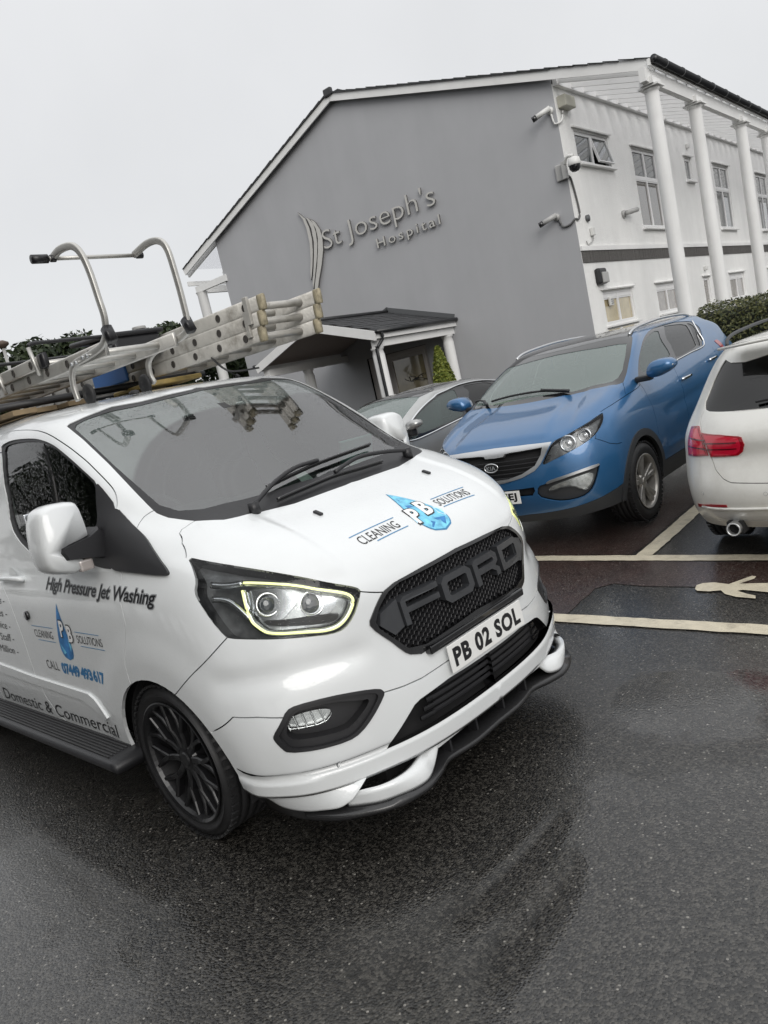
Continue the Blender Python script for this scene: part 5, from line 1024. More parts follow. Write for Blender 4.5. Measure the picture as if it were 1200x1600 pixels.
for nm,(a,b) in (('door_handle',k['handle1']),('door_handle',k['handle2'])): tubeon(K,[a,b],.022,.012,M_chrome,nm,kia,sec=(.02,.026),n=4)
for s_ in (1,-1):
    rl=[(-.82,.61*s_,1.575),(-.95,.605*s_,1.612),(-1.2,.60*s_,1.634),(-1.7,.595*s_,1.652),(-2.3,.58*s_,1.64),(-2.6,.56*s_,1.61),(-2.7,.55*s_,1.58)]
    bm=bmesh.new();tube(bm,curve(rl,6),.013,10);bmobj('roof_rail',bm,M_satin,kia,True)
    hs=[(.93,1.20),(.94,1.27),(.99,1.325),(1.08,1.335),(1.15,1.325),(1.19,1.29),(1.18,1.24),(1.10,1.20),(1.0,1.175)];fr=soften(hs,1);c=np.mean(fr,axis=0);bm=bmesh.new();rr=[]
    for (x,kk) in ((-.36,.9),(-.30,1.0),(-.24,.95),(-.19,.75)): rr.append([bm.verts.new((x,(c[0]+(a-c[0])*kk)*s_,c[1]+(b-c[1])*kk)) for a,b in fr])
    for i in range(3):
        for j in range(len(fr)): bm.faces.new((rr[i][j],rr[i][(j+1)%len(fr)],rr[i+1][(j+1)%len(fr)],rr[i+1][j]))
    bm.faces.new(rr[-1]);bm.faces.new(rr[0][::-1]);mi=bmobj('door_mirror',bm,M_kblue,kia,True)
    bm=bmesh.new();tube(bm,[Vector((-.20,.99*s_,1.245)),Vector((-.20,1.1*s_,1.25)),Vector((-.235,1.18*s_,1.268))],.007,8);bmobj('mirror_indicator',bm,M_chrome,mi)
    bm=bmesh.new();box(bm,(-.28,.90*s_,1.19),(.10,.14,.05),bev=.015);bmobj('mirror_foot',bm,M_black,mi)
for st_ in ([(1.8,8.25),(.4,8.55),(-1.2,8.6),(-2.6,8.45)],[(-2.7,8.2),(-3.4,8.42),(-4.4,8.5),(-5.3,8.40)]):
    tubeon(K,[(-a,b) for a,b in st_],.02,.010,M_black,'wiper',kia,both=False);tubeon(K,[(-st_[0][0],st_[0][1]),(-st_[1][0],st_[1][1])],.032,.013,M_black,'wiper_arm',kia,both=False)
cabin(kia,-.25,-2.6,1.5,1.16,-1.25,M_seat)
bm=bmesh.new();box(bm,(-.13,-.45,1.20),(.16,.26,.03),Euler((0,R(-10),.2)),bev=.01);bmobj('yellow_cloth',bm,M_hiviz,kia)
bm=bmesh.new();box(bm,(-.68,0,1.47),(.03,.22,.06),bev=.01);bmobj('rear_view_mirror',bm,M_int,kia)
bm=bmesh.new();box(bm,(-1.6,0,1.57),(1.7,1.0,.02));bmobj('headliner',bm,M_cream2,kia)
# ---- silver coupe
cp=carobj('coupe_car','silver low car with black roof and chrome window line behind the van',-4.1,4.1,-1.62,.10,-.01)
Cs=Surf(coupe_net());c_=softd(CF,['dlo','g1','g2']);csd=Inv2(Cs,[0,2],(5.2,13,0,7),120)
ca=[archpoly(csd,cx,.33,.37,.22) for cx in (0.0,-2.75)];cws=[(0,9.4)]+[p for p in c_['windscreen']][1:]+[(4.5,6.7),(0,6.75)]
skin(Cs,[c_['dlo'],cws]+ca,[[(4.9,8.4),(5.6,9.1),(7.5,9.55),(10.5,10.1),(13,10.2),(16,10.1)],[(5.0,4.2),(6,6.0),(6.5,6.7)],[(8.9,0),(8.9,4.2)],[(10.9,0),(10.9,5.6)],[(0,3.9),(2.5,4.0),(5,4.2)]],
   {'bonnet':(1,5.6),'bumper':(1,1.5),'door':(9.8,2.5),'roof_panel':(3,10.6),'body_shell':(7.2,5)},cp,ds=.3,dt=.28,default=M_silver,mats={'roof_panel':M_blackroof})
patch(Cs,'inner_shell',[(0,0),(15,0),(15,4),(8,4.2),(5,5.5),(0,5.5)],M_dark,cp,off=-.12,step=.5,holes=ca)
patch(Cs,'windscreen',cws,M_kglass,cp,off=-.004,step=.35)
patch(Cs,'window_surround',c_['dlo'],M_gloss,cp,off=-.004,step=.3,holes=[c_['g0'],c_['g1'],c_['g2']])
for g_,m_ in (('g0',M_kside),('g1',M_kside),('g2',M_priv)): patch(Cs,'side_window',c_[g_],m_,cp,off=-.008,step=.3)
d=c_['dlo'];dd=np.array(d+[d[0]]);tubeon(Cs,dd,.004,.012,M_chrome,'window_chrome',cp,n=3)
liner(cp,(0,-2.75),.87,.375,.33);whl(cp,0,-2.75,.885,.335,.235,'ten');cabin(cp,-.45,-2.5,1.45,.98,-1.35,M_seat)
for s_ in (1,-1):
    bm=bmesh.new();hs=soften([(.90,1.03),(.93,1.10),(1.02,1.12),(1.10,1.10),(1.12,1.05),(1.05,1.0),(.94,.995)],1);c=np.mean(hs,axis=0);rr=[]
    for (x,kk) in ((-.50,.9),(-.44,1.0),(-.37,.8)): rr.append([bm.verts.new((x,(c[0]+(a-c[0])*kk)*s_,c[1]+(b-c[1])*kk-.03)) for a,b in hs])
    for i in range(2):
        for j in range(len(hs)): bm.faces.new((rr[i][j],rr[i][(j+1)%len(hs)],rr[i+1][(j+1)%len(hs)],rr[i+1][j]))
    bm.faces.new(rr[-1]);bm.faces.new(rr[0][::-1]);mi=bmobj('door_mirror',bm,M_silver,cp,True)
    bm=bmesh.new();box(bm,(-.45,.95*s_,.94),(.08,.10,.10),bev=.02);bmobj('mirror_foot',bm,M_black,mi)
    for x_ in (-2.0,):
        pass
lm=[(2.6,2.9),(4.4,3.0),(5.4,3.5),(5.2,3.9),(3.6,3.7),(2.7,3.4)];ch=patch(Cs,'headlight',lm,M_lamp_dk,cp,off=-.02,step=.25);patch(Cs,'headlight_cover',lm,M_lens,cp,off=.001,lip=.003,step=.25)
gg=[(0,3.1),(1.4,3.1),(1.9,2.6),(1.5,1.4),(0,1.3)];patch(Cs,'grille',gg,M_gloss,cp,off=.004,lip=.01,step=.3)
# ---- white estate, seen from behind
es=carobj('estate_car','grimy white estate car seen from behind, red tail lamp at the right edge',1.59,3.339,-1.553,.02,0)
E_=Surf(estate_net());e_=softd(EF,['window']);esd=Inv2(E_,[0,2],(5.2,13,0,8),120);ef=Inv2(E_,[1,2],(-5,5,0,8),120)
ea=[archpoly(esd,cx,.32,.37,.24) for cx in (-.02,-2.81)]
ewin=[(0,e_['window'][0][1])]+[p for p in e_['window'] if p[0]>.2]+[(0,6.2)]
ew=EF['window'];wt=[tuple(p) for p in ew if p[1]>8.6];
ls=[tuple(p) for p in EF['lidseam']]
skin(E_,[e_['tail_out'],e_['tail_in'],e_['window'] if False else [(0,9.9)]+sorted([tuple(p) for p in ew if p[1]>8.2 and p[0]>.3],key=lambda p:p[0])+sorted([tuple(p) for p in ew if p[1]<=8.2 and p[0]>.3],key=lambda p:-p[1])+[(0,min(p[1] for p in ew)-.02)]]+ea,
   [ls+[(0,ls[-1][1])],soften_open([tuple(p) for p in EF['lidseam2']]),[(0,.62),(3.2,.62),(4.6,.66),(6,.7)],[(0,2.62),(2.2,2.62),(3.6,2.5)] if False else [(8.4,0),(8.4,6.0)],[(6.6,3.2),(7.9,3.4)]],
   {'tailgate':(1,4.2),'bumper':(2,1.5),'lower_apron':(1,.3),'body_shell':(8,3.4),'roof_panel':(1,11)},es,ds=.22,dt=.2,default=M_dirtyw)
wl=[(0,9.9)]+sorted([tuple(p) for p in ew if p[1]>8.2 and p[0]>.3],key=lambda p:p[0])+sorted([tuple(p) for p in ew if p[1]<=8.2 and p[0]>.3],key=lambda p:-p[1])+[(0,min(p[1] for p in ew)-.02)]
patch(E_,'rear_window',wl,M_priv,es,off=-.006,lip=.0,step=.25)
patch(E_,'inner_shell',[(0,0),(15,0),(15,5.5),(0,5.5)],M_dark,es,off=-.12,step=.5,holes=ea)
bm=bmesh.new();bmesh.ops.create_cube(bm,size=1);bm.free()
for nm in ('tail_out','tail_in'):
    to=patch(E_,'tail_lamp',e_[nm],M_red,es,off=.006,lip=.015,step=.16)
    for mir,h in ((False,to[0]),(True,to[1])):
        one(E_,'lamp_band',shr(e_[nm],.86) ,M_redb,.008,.0,h,mir)
        P=np.array(e_[nm]);lo,hi=P.min(0),P.max(0)
        for fz in (.36,.62):
            tt=lo[1]+(hi[1]-lo[1])*fz;a_=[(lo[0]+(hi[0]-lo[0])*.12,tt),(lo[0]+(hi[0]-lo[0])*.88,tt),(lo[0]+(hi[0]-lo[0])*.88,tt-.07),(lo[0]+(hi[0]-lo[0])*.12,tt-.07)]
            one(E_,'lamp_divider',a_,M_reddk,.0105,.0,h,mir)
patch(E_,'bumper_reflector',e_['refl'],M_red,es,off=.004,lip=.01,step=.2)
for kk in ('sensor1','sensor2'):
    q=np.array(EF[kk]);c=E_.P(q[:,0],q[:,1])[0];n=E_.Nn(q[:,0],q[:,1])[0]
    for s_ in (1,-1):
        bm=bmesh.new();c2=Vector(c*[1,s_,1]);n2=Vector(n*[1,s_,1]);tube(bm,[c2-n2*.004,c2+n2*.001],.0125,16);bmobj('sensor_ring',bm,M_grey,es)
        bm=bmesh.new();tube(bm,[c2-n2*.004,c2+n2*.002],.0105,16);bmobj('parking_sensor',bm,M_dirtyw,es)
for s_ in (1,-1):
    bm=bmesh.new();lathe(bm,[(.036,-.12),(.036,0),(.042,.004),(.045,0),(.045,-.12)],28,'x',c=(.80,.50*s_,.262));bmobj('exhaust_pipe',bm,M_satin,es,True)
    bm=bmesh.new();box(bm,(.70,.50*s_,.262),(.12,.10,.08));bmobj('exhaust_box',bm,M_dark,es)
    rl=[(.22,.56*s_,1.395),(.10,.585*s_,1.435),(-.2,.60*s_,1.46),(-.9,.60*s_,1.475),(-1.6,.58*s_,1.46),(-1.8,.57*s_,1.42)];bm=bmesh.new();tube(bm,curve(rl,6),.012,10);bmobj('roof_rail',bm,M_clad,es,True)
tubeon(E_,[(0,7.2),(.8,7.15),(1.6,7.05)],.02,.009,M_black,'rear_wiper',es,both=False)
A=[];bm=bmesh.new();sp_=[(-.0,.50),(-.2,.52)];tube(bm,[Vector((.40,-.52,1.392)),Vector((.47,-.3,1.402)),Vector((.485,0,1.405)),Vector((.47,.3,1.402)),Vector((.40,.52,1.392))],0,10,sec=(.022,.16),up=(0,0,1));bmobj('roof_spoiler',bm,M_dirtyw,es,True)
for nm,zz,m_ in (('bumper_crease',.392,M_dirtyw),):
    A=ef.pos([(y,zz) for y in np.linspace(-.72,.72,25)],.004);bm=bmesh.new();tube(bm,[Vector(p) for p in A],0,8,sec=(.018,.012),up=(0,0,1));bmobj(nm,bm,m_,es,True)
A=ef.pos([(y,.80) for y in np.linspace(-.42,.42,25)],.002)
liner(es,(-.02,-2.81),.86,.375,.32);whl(es,-.02,-2.81,.87,.325,.225,'ten')

# ------------------------------------------------------------------ the hospital building
M_render=mat('grey smooth render',(.40,.405,.42),.75,var=.035,vs=.9,bump=.25,bs=3,dirt=.10,dc=(.46,.47,.47))
def roughcast(n,c):
    M=mat(n,c,.85,var=.03,vs=2,dirt=.18,dc=tuple(x*.8 for x in c));nt=M.node_tree;N=nt.nodes;L=nt.links;b=N['Principled BSDF'];tc=N.new('ShaderNodeTexCoord')
    a=N.new('ShaderNodeTexNoise');a.inputs['Scale'].default_value=22;a.inputs['Detail'].default_value=6;a.inputs['Roughness'].default_value=.7;L.new(tc.outputs['Object'],a.inputs['Vector'])
    bp=N.new('ShaderNodeBump');bp.inputs['Strength'].default_value=.55;bp.inputs['Distance'].default_value=.03;L.new(a.outputs[0],bp.inputs['Height']);L.new(bp.outputs[0],b.inputs['Normal']);return M
M_rough=roughcast('white roughcast',(.86,.86,.845))
M_wood=mat('white painted timber',(.80,.80,.79),.5,var=.03,vs=3,dirt=.2,dc=(.5,.5,.48))
M_col=mat('white painted column',(.80,.80,.79),.6,var=.03,vs=2,dirt=.15,dc=(.5,.5,.48))
M_upvc=mat('white window plastic',(.76,.76,.76),.35)
M_slate=mat('dark slate',(.030,.031,.033),.4,var=.35,vs=12,rv=.12)
M_gutter=mat('black gutter plastic',(.014,.015,.017),.3)
M_band=mat('weathered band boards',(.10,.095,.09),.8,var=.35,vs=30)
M_pane=mat('window pane dark',(.07,.08,.085),.03,0,1,.01,var=.3,vs=1.5)
M_paneg=mat('window pane curtained',(.24,.22,.20),.05,0,1,.01,var=.35,vs=5)
M_paneb=mat('window pane beige blind',(.46,.39,.24),.1,0,.8,.02,var=.15,vs=6)
M_roofsheet=mat('white roof boarding',(.62,.62,.61),.6)
M_poly=glassmat('clear roof sheet',(.97,.97,.98),rough=.2,ior=1.03,base=(.9,.9,.9,.10));M_camw=mat('camera white',(.70,.70,.68),.4);M_camg=mat('camera grey',(.42,.42,.41),.4);M_beige=mat('junction box beige',(.46,.45,.38),.6)
M_sign=mat('brushed sign metal',(.56,.55,.52),.5,.15,var=.05);M_signe=mat('sign edge dark',(.16,.155,.15),.5,.3)
M_soff=mat('pinkish soffit',(.36,.31,.29),.8,var=.04)
def streaks(M,sc,lo,hi):
    nt=M.node_tree;N=nt.nodes;L=nt.links;b=N['Principled BSDF'];src=b.inputs['Base Color'].links[0].from_socket;tc=N.new('ShaderNodeTexCoord');mp=N.new('ShaderNodeMapping');mp.inputs['Scale'].default_value=sc;L.new(tc.outputs['Object'],mp.inputs[0]);n=N.new('ShaderNodeTexNoise');n.inputs['Scale'].default_value=1;n.inputs['Detail'].default_value=8;n.inputs['Roughness'].default_value=.65;L.new(mp.outputs[0],n.inputs['Vector']);r=N.new('ShaderNodeMapRange');r.inputs[1].default_value=.3;r.inputs[2].default_value=.7;r.inputs[3].default_value=lo;r.inputs[4].default_value=hi;L.new(n.outputs[0],r.inputs[0]);v=N.new('ShaderNodeVectorMath');v.operation='SCALE';L.new(src,v.inputs[0]);L.new(r.outputs[0],v.inputs['Scale']);L.new(v.outputs[0],b.inputs['Base Color'])
streaks(M_render,(1.4,1.4,.35),.965,1.03);streaks(M_rough,(1,2.6,.3),.95,1.03);streaks(M_col,(5,5,.5),.90,1.03)
BR=R(3.33)
bld=empty('hospital_building','two storey hospital with grey gable wall and white colonnaded side','building',(-5.32,13.72,0),(0,0,BR))
def flatwall(name,outer,holes,f,m,par,depth=.12,thick=.3):
    loops=[outer]+holes;st,F=cdt(loops,[]);cen=np.array([st[list(q)].mean(0) for q in F]);k=inpoly(cen[:,0],cen[:,1],outer)
    for h in holes: k&=~inpoly(cen[:,0],cen[:,1],h)
    F=[q for q,c in zip(F,k) if c];n=len(st);V=[f(a,b,0) for a,b in st]+[f(a,b,depth) for a,b in st];cnt={}
    for q in F:
        for i in range(3): cnt[(q[i],q[(i+1)%3])]=1
    G=[(b,a,n+a,n+b) for (a,b) in cnt if (b,a) not in cnt]
    bm=bmesh.new();vs=[bm.verts.new(v) for v in V]
    for q in F+G: bm.faces.new([vs[i] for i in q])
    return bmobj(name,bm,m,par)
WL,RX=-11.72,2.12
zr=lambda x: 9.12-.325*abs(x+5.86)
flatwall('gable_wall',[(WL,0),(0,0),(0,7.18),(-5.86,9.08),(WL,7.18)],[[(-6.72,.35),(-4.62,.35),(-4.62,2.42),(-6.72,2.42)]],lambda a,b,d:(a,d,b),M_render,bld,.02)
WN=[(.73,5.43,2.60,6.15),(4.08,4.05,5.82,6.05),(8.25,5.45,8.86,6.12),(11.1,4.08,12.8,6.12),(16.5,4.06,18.2,6.14),(20.5,5.45,21.1,6.12),(23.6,4.08,25.3,6.12),
    (.80,1.80,2.60,2.58),(4.28,1.80,5.95,2.58),(8.38,1.75,8.98,2.60),(11.2,1.75,13.0,2.60),(16.5,1.75,18.2,2.6),(20.5,1.75,21.1,2.6),(23.6,1.75,25.3,2.6)]
flatwall('side_wall',[(.012,0),(32,0),(32,7.0),(.012,7.0)],[[(a,b),(c,b),(c,d),(a,d)] for a,b,c,d in WN],lambda a,b,d:(-d+.002,a,b),M_rough,bld,.14)
bm=bmesh.new();box(bm,(-.2,16,3.5),(.02,31,7));bmobj('inner_wall',bm,M_dark,bld)
bm=bmesh.new();box(bm,(-5.86,16,3.4),(11.2,30,6.8));bmobj('building_core',bm,M_dark,bld)
bm=bmesh.new();box(bm,(WL-.0,16,3.5),(.2,31.5,7));bmobj('far_side_wall',bm,M_rough,bld)
def window(i,a,b,c,d):
    par=bpy.data.objects.new('w',None);bpy.data.objects.remove(par)
    w,h=c-a,d-b;cx=(a+c)/2;X=-.07;narrow=w<1
    bm=bmesh.new();t=.055
    box(bm,(X,cx,b+t/2),(.06,w,t));box(bm,(X,cx,d-t/2),(.06,w,t));box(bm,(X,a+t/2,(b+d)/2),(.06,t,h-2*t));box(bm,(X,c-t/2,(b+d)/2),(.06,t,h-2*t))
    fr=bmobj('window',bm,M_upvc,bld)
    panes=[];tr=None
    def add(y0,y1,z0,z1,m,sash=False,tilt=0):
        q=.028
        bm=bmesh.new();xx=X+.012
        box(bm,(xx,(y0+y1)/2,z0+q/2),(.05,y1-y0,q));box(bm,(xx,(y0+y1)/2,z1-q/2),(.05,y1-y0,q));box(bm,(xx,y0+q/2,(z0+z1)/2),(.05,q,z1-z0-2*q));box(bm,(xx,y1-q/2,(z0+z1)/2),(.05,q,z1-z0-2*q))
        s_=bmobj('sash',bm,M_upvc,fr)
        bm=bmesh.new();box(bm,(xx-.008,(y0+y1)/2,(z0+z1)/2),(.012,y1-y0-2*q+.01,z1-z0-2*q+.01));p=bmobj('pane',bm,m,fr)
        if tilt:
            for o in (s_,p):
                M=Matrix.Translation((xx,0,z1))@Matrix.Rotation(-tilt,4,'Y')@Matrix.Translation((-xx,0,-z1));o.data.transform(M)
    cross=.045
    low=b<3
    mm=M_paneg if low else M_pane
    if i==7: mm=M_paneb
    if narrow: add(a+t,c-t,b+t,d-t,mm)
    elif h>1.5:
        tz=b+h*.63;bm=bmesh.new();box(bm,(X+.005,cx,(b+d)/2),(.07,cross,h-2*t));box(bm,(X+.008,cx,tz),(.07,w-2*t,cross+.03));bmobj('mullion',bm,M_upvc,fr)
        for y0,y1 in ((a+t,cx-cross/2),(cx+cross/2,c-t)): add(y0,y1,b+t,tz-.04,M_paneg2 if i in (1,) else M_pane);add(y0,y1,tz+.04,d-t,M_pane)
    else:
        bm=bmesh.new();box(bm,(X+.005,cx,(b+d)/2),(.07,cross,h-2*t));bmobj('mullion',bm,M_upvc,fr)
        add(a+t,cx-cross/2,b+t,d-t-(0 if not low else .10),mm);add(cx+cross/2,c-t,b+t,d-t-(0 if not low else .10),mm,tilt=R(14) if i==0 else 0)
        if low:
            bm=bmesh.new();box(bm,(X+.01,cx,d-t-.05),(.05,w-2*t,.09));bmobj('trickle_vent',bm,M_upvc,fr)
    bm=bmesh.new();box(bm,(.03,cx,b-.03),(.16,w+.16,.05),bev=.008);bmobj('sill',bm,M_wood,fr)
    bm=bmesh.new();box(bm,(.03,cx,d+.05),(.07,w+.22,.03),Euler((0,R(20),0)));bmobj('drip_mould',bm,M_rough,fr)
M_paneg2=mat('window pane with reflection',(.10,.09,.08),.03,0,1,.01,var=.5,vs=1)
for i,wn in enumerate(WN): window(i,*wn)
# band of narrow boards under a white string course
bm=bmesh.new();random.seed(3)
for k in range(int(32/.055)):
    y=.02+k*.055;box(bm,(.012+random.uniform(0,.006),y+.0275,3.38),(.03,.047,.25))
o=bmobj('band_boards',bm,M_band,bld);tag(o,kind='stuff')
bm=bmesh.new();box(bm,(.02,16,3.56),(.06,32,.10));bmobj('string_course',bm,M_wood,bld)
# roofs
for sx_,x1 in ((1,RX+.03),(-1,-13.42)):
    xa,xb=-5.86,x1;za,zb=zr(xa),zr(xb);Ln=math.hypot(xb-xa,zb-za);ang=math.atan2(-(zb-za),(xb-xa)) if sx_>0 else math.atan2((zb-za),-(xb-xa))
    xw=.1 if sx_>0 else -11.8;Lw=abs(xw-xa)/math.cos(ang);zw=zr(xw)
    bm=bmesh.new();box(bm,((xa+xw)/2,15.85,(za+zw)/2+.055),(Lw,32.1,.03),Euler((0,ang,0)));bmobj('roof',bm,M_slate,bld)
    Lo=abs(xb-xw)/math.cos(ang);bm=bmesh.new();box(bm,((xw+xb)/2,15.9,(zw+zb)/2+.045),(Lo,31.9,.012),Euler((0,ang,0)));bmobj('overhang_glazing',bm,M_poly,bld)
    bm=bmesh.new();box(bm,((xa+xb)/2,-.14,(za+zb)/2-.045),(Ln,.04,.20),Euler((0,ang,0)));bmobj('bargeboard',bm,M_wood,bld)
    n_=int(Ln/.32);bm=bmesh.new()
    for k in range(n_):
        f_=(k+.5)/n_;x=xa+(xb-xa)*f_;z=za+(zb-za)*f_+.072+random.uniform(-.006,.008);box(bm,(x,-.16,z),(.33,.09,.014),Euler((0,ang+R(3)*sx_,0)))
    o=bmobj('verge_slates',bm,M_slate,bld);tag(o,kind='stuff')
bm=bmesh.new();box(bm,(-5.86,-.16,zr(-5.86)+.06),(.26,.12,.20),bev=.03);box(bm,(-5.86,16,zr(-5.86)+.10),(.26,31.8,.08));bmobj('ridge_cap',bm,M_slate,bld)
COLV=(-.03,2.68,6.5,9.2,13.0,15.7,19.5,22.2,26,28.7)
# pergola along the side
bm=bmesh.new();box(bm,(.06,16,7.04),(.10,31.9,.16));bmobj('wall_plate',bm,M_wood,bld)
for k in range(48):
    y=.12+k*.66;bm=bmesh.new();box(bm,(1.08,y,(zr(.1)+zr(2.05))/2-.11),(2.12,.06,.15),Euler((0,math.atan(.325),0)));bmobj('rafter',bm,M_wood,bld)
    if y>31: break
bm=bmesh.new();box(bm,(2.02,15.7,6.28),(.12,32.3,.26));bmobj('edge_beam',bm,M_wood,bld)
bm=bmesh.new();box(bm,(2.13,15.8,6.49),(.05,32.2,.12));bmobj('fascia',bm,M_wood,bld)
bm=bmesh.new();tube(bm,[Vector((2.22,-.25,6.53)),Vector((2.22,32,6.53))],.075,12)
for k in range(30): tube(bm,[Vector((2.22,.3+k*1.05,6.53)),Vector((2.22,.36+k*1.05,6.53))],.085,12)
bmobj('gutter',bm,M_gutter,bld,True)
for v_ in COLV:
    bm=bmesh.new();lathe(bm,[(.155,0),(.15,1.5),(.135,5.98),(.135,6.02),(.16,6.04),(.16,6.08)],28,'z',c=(2.02,v_,0));co=bmobj('column',bm,M_col,bld,True)
    bm=bmesh.new();box(bm,(2.02,v_,6.10),(.40,.40,.035));box(bm,(2.02,v_,6.18),(.26,.50,.12));bmobj('capital',bm,M_wood,co)
# left overhang
for k in range(10):
    y=.05+k*1.5;bm=bmesh.new();box(bm,(-12.55,y,zr(-12.5)-.12),(2.0,.06,.14),Euler((0,-math.atan(.325),0)));bmobj('rafter',bm,M_wood,bld)
bm=bmesh.new();box(bm,(-13.2,8,5.98),(.12,16,.22));box(bm,(-12.4,.0,5.98),(1.6,.10,.20));box(bm,(-13.45,8,6.25),(.06,16.2,.14));bmobj('edge_beam',bm,M_wood,bld)
for v_ in (.05,3.5,7): 
    bm=bmesh.new();lathe(bm,[(.17,0),(.165,5.8),(.20,5.88)],24,'z',c=(-13.05,v_,0));bmobj('column',bm,M_col,bld,True)
for k,v_ in enumerate((8.62,)):
    for z in (6.45,2.87): bm=bmesh.new();box(bm,(.05,v_,z),(.10,.12,.14),bev=.03);bmobj('air_vent',bm,M_camw,bld)
# entrance porch
px_,pz_,pe,pv=-5.62,3.40,2.76,-3.2
pc=bld
hw=2.02;sl=(pz_-pe)/hw;La=math.hypot(hw+.08,(pz_-pe));an=math.atan(sl)
for s_ in (1,-1):
    nrow=9
    bm=bmesh.new()
    for r_ in range(nrow):
        for c_i in range(11):
            f_=(r_+.5)/nrow;x=px_+s_*(hw+.06)*f_;z=pz_+.07-(pz_-pe)*f_;y=pv+.0+(c_i+.5+(.5 if r_%2 else 0))*(-pv/11.2)*1.0
            if y>-.02: continue
            box(bm,(x,y,z+random.uniform(0,.006)),((hw/nrow)*1.25,.27,.016),Euler((random.uniform(-.01,.01),s_*(an-.03),0)))
    sl_=bmobj('porch_slates',bm,M_slate,pc);tag(sl_,kind='stuff')
    bm=bmesh.new();box(bm,(px_+s_*hw/2,pv/2,(pz_+pe)/2+.02),(La,-pv,.03),Euler((0,s_*an,0)));bmobj('porch_soffit',bm,M_soff,pc)
    bm=bmesh.new();box(bm,(px_+s_*hw/2,pv-.02,(pz_+pe)/2-.03),(La,.04,.20),Euler((0,s_*an,0)));bmobj('porch_bargeboard',bm,M_wood,pc)
    bm=bmesh.new();box(bm,(px_+s_*(hw+.02),pv/2,pe-.02),(.04,-pv,.16));box(bm,(px_+s_*(hw-.16),pv/2+.05,pe-.19),(.20,-pv-.1,.17));bmobj('porch_beam',bm,M_wood,pc)
    bm=bmesh.new();tube(bm,[Vector((px_+s_*(hw+.09),pv-.05,pe+.05)),Vector((px_+s_*(hw+.09),-.02,pe+.06))],.05,10);bmobj('porch_gutter',bm,M_gutter,pc,True)
    for v_ in ((pv+.16,-.22) if s_>0 else (pv+.16,-1.6)):
        bm=bmesh.new();lathe(bm,[(.145,0),(.14,2.3),(.12,2.42),(.15,2.44),(.15,2.48)],24,'z',c=(px_+s_*(hw-.16),v_,0));bmobj('porch_column',bm,M_col,pc,True)
bm=bmesh.new();tube(bm,curve([Vector((px_+hw+.09,pv+.12,pe+.02)),Vector((px_+hw+.08,pv+.12,pe-.12)),Vector((px_+hw-.02,pv+.0,pe-.30)),Vector((px_+hw-.03,pv-.02,pe-.5)),Vector((px_+hw-.03,pv-.02,.1))],4),.038,10);bmobj('porch_downpipe',bm,M_gutter,pc,True)
bm=bmesh.new();tube(bm,[Vector((px_,pv,pz_+.10)),Vector((px_,-.01,pz_+.10))],.05,8);bmobj('porch_ridge',bm,M_slate,pc,True)
bm=bmesh.new()
for s_ in (1,-1): box(bm,(px_+s_*hw/2,-.015,(pz_+pe)/2+.14),(La,.03,.14),Euler((0,s_*an,0)))
bmobj('lead_flashing',bm,mat('lead grey',(.12,.125,.13),.5,.2),pc)
# porch door
dx0,dx1,dz0,dz1=-6.70,-4.64,.37,2.40
bm=bmesh.new()
for x in (dx0+.05,(dx0+dx1)/2-.35,dx1-.05): box(bm,(x,.10,(dz0+dz1)/2),(.10,.08,dz1-dz0))
box(bm,((dx0+dx1)/2,.10,dz1-.05),(dx1-dx0,.085,.12));box(bm,((dx0+dx1)/2,.10,dz0+.1),(dx1-dx0,.085,.2));df=bmobj('entrance_door',bm,M_doorf if False else mat('door frame pale',(.50,.47,.45),.5),pc)
for a,b in ((dx0+.10,(dx0+dx1)/2-.40),((dx0+dx1)/2-.30,dx1-.10)):
    bm=bmesh.new();w_=b-a
    box(bm,(a+.04,.08,(dz0+dz1)/2),(.08,.06,dz1-dz0-.2));box(bm,(b-.04,.08,(dz0+dz1)/2),(.08,.06,dz1-dz0-.2));box(bm,((a+b)/2,.08,dz1-.16),(w_-.16,.06,.09));bmobj('door_stile',bm,M_upvc2 if False else mat('door frame pale'),df)
    bm=bmesh.new();box(bm,((a+b)/2,.085,(dz0+dz1)/2),(w_-.16,.012,dz1-dz0-.2));bmobj('door_glass',bm,mat('door glass beige',(.26,.22,.13),.06,0,1,.02,var=.2,vs=3),df)
bm=bmesh.new();random.seed(5)
for k in range(7):
    P=[Vector((-5.3+.05*k+random.uniform(-.1,.1)+.13*j*math.cos(k),.07,1.55+.05*math.sin(j*1.3+k)+.02*k)) for j in range(5)];tube(bm,curve(P,3),.008,5)
o=bmobj('twig_decoration',bm,M_ink,df)
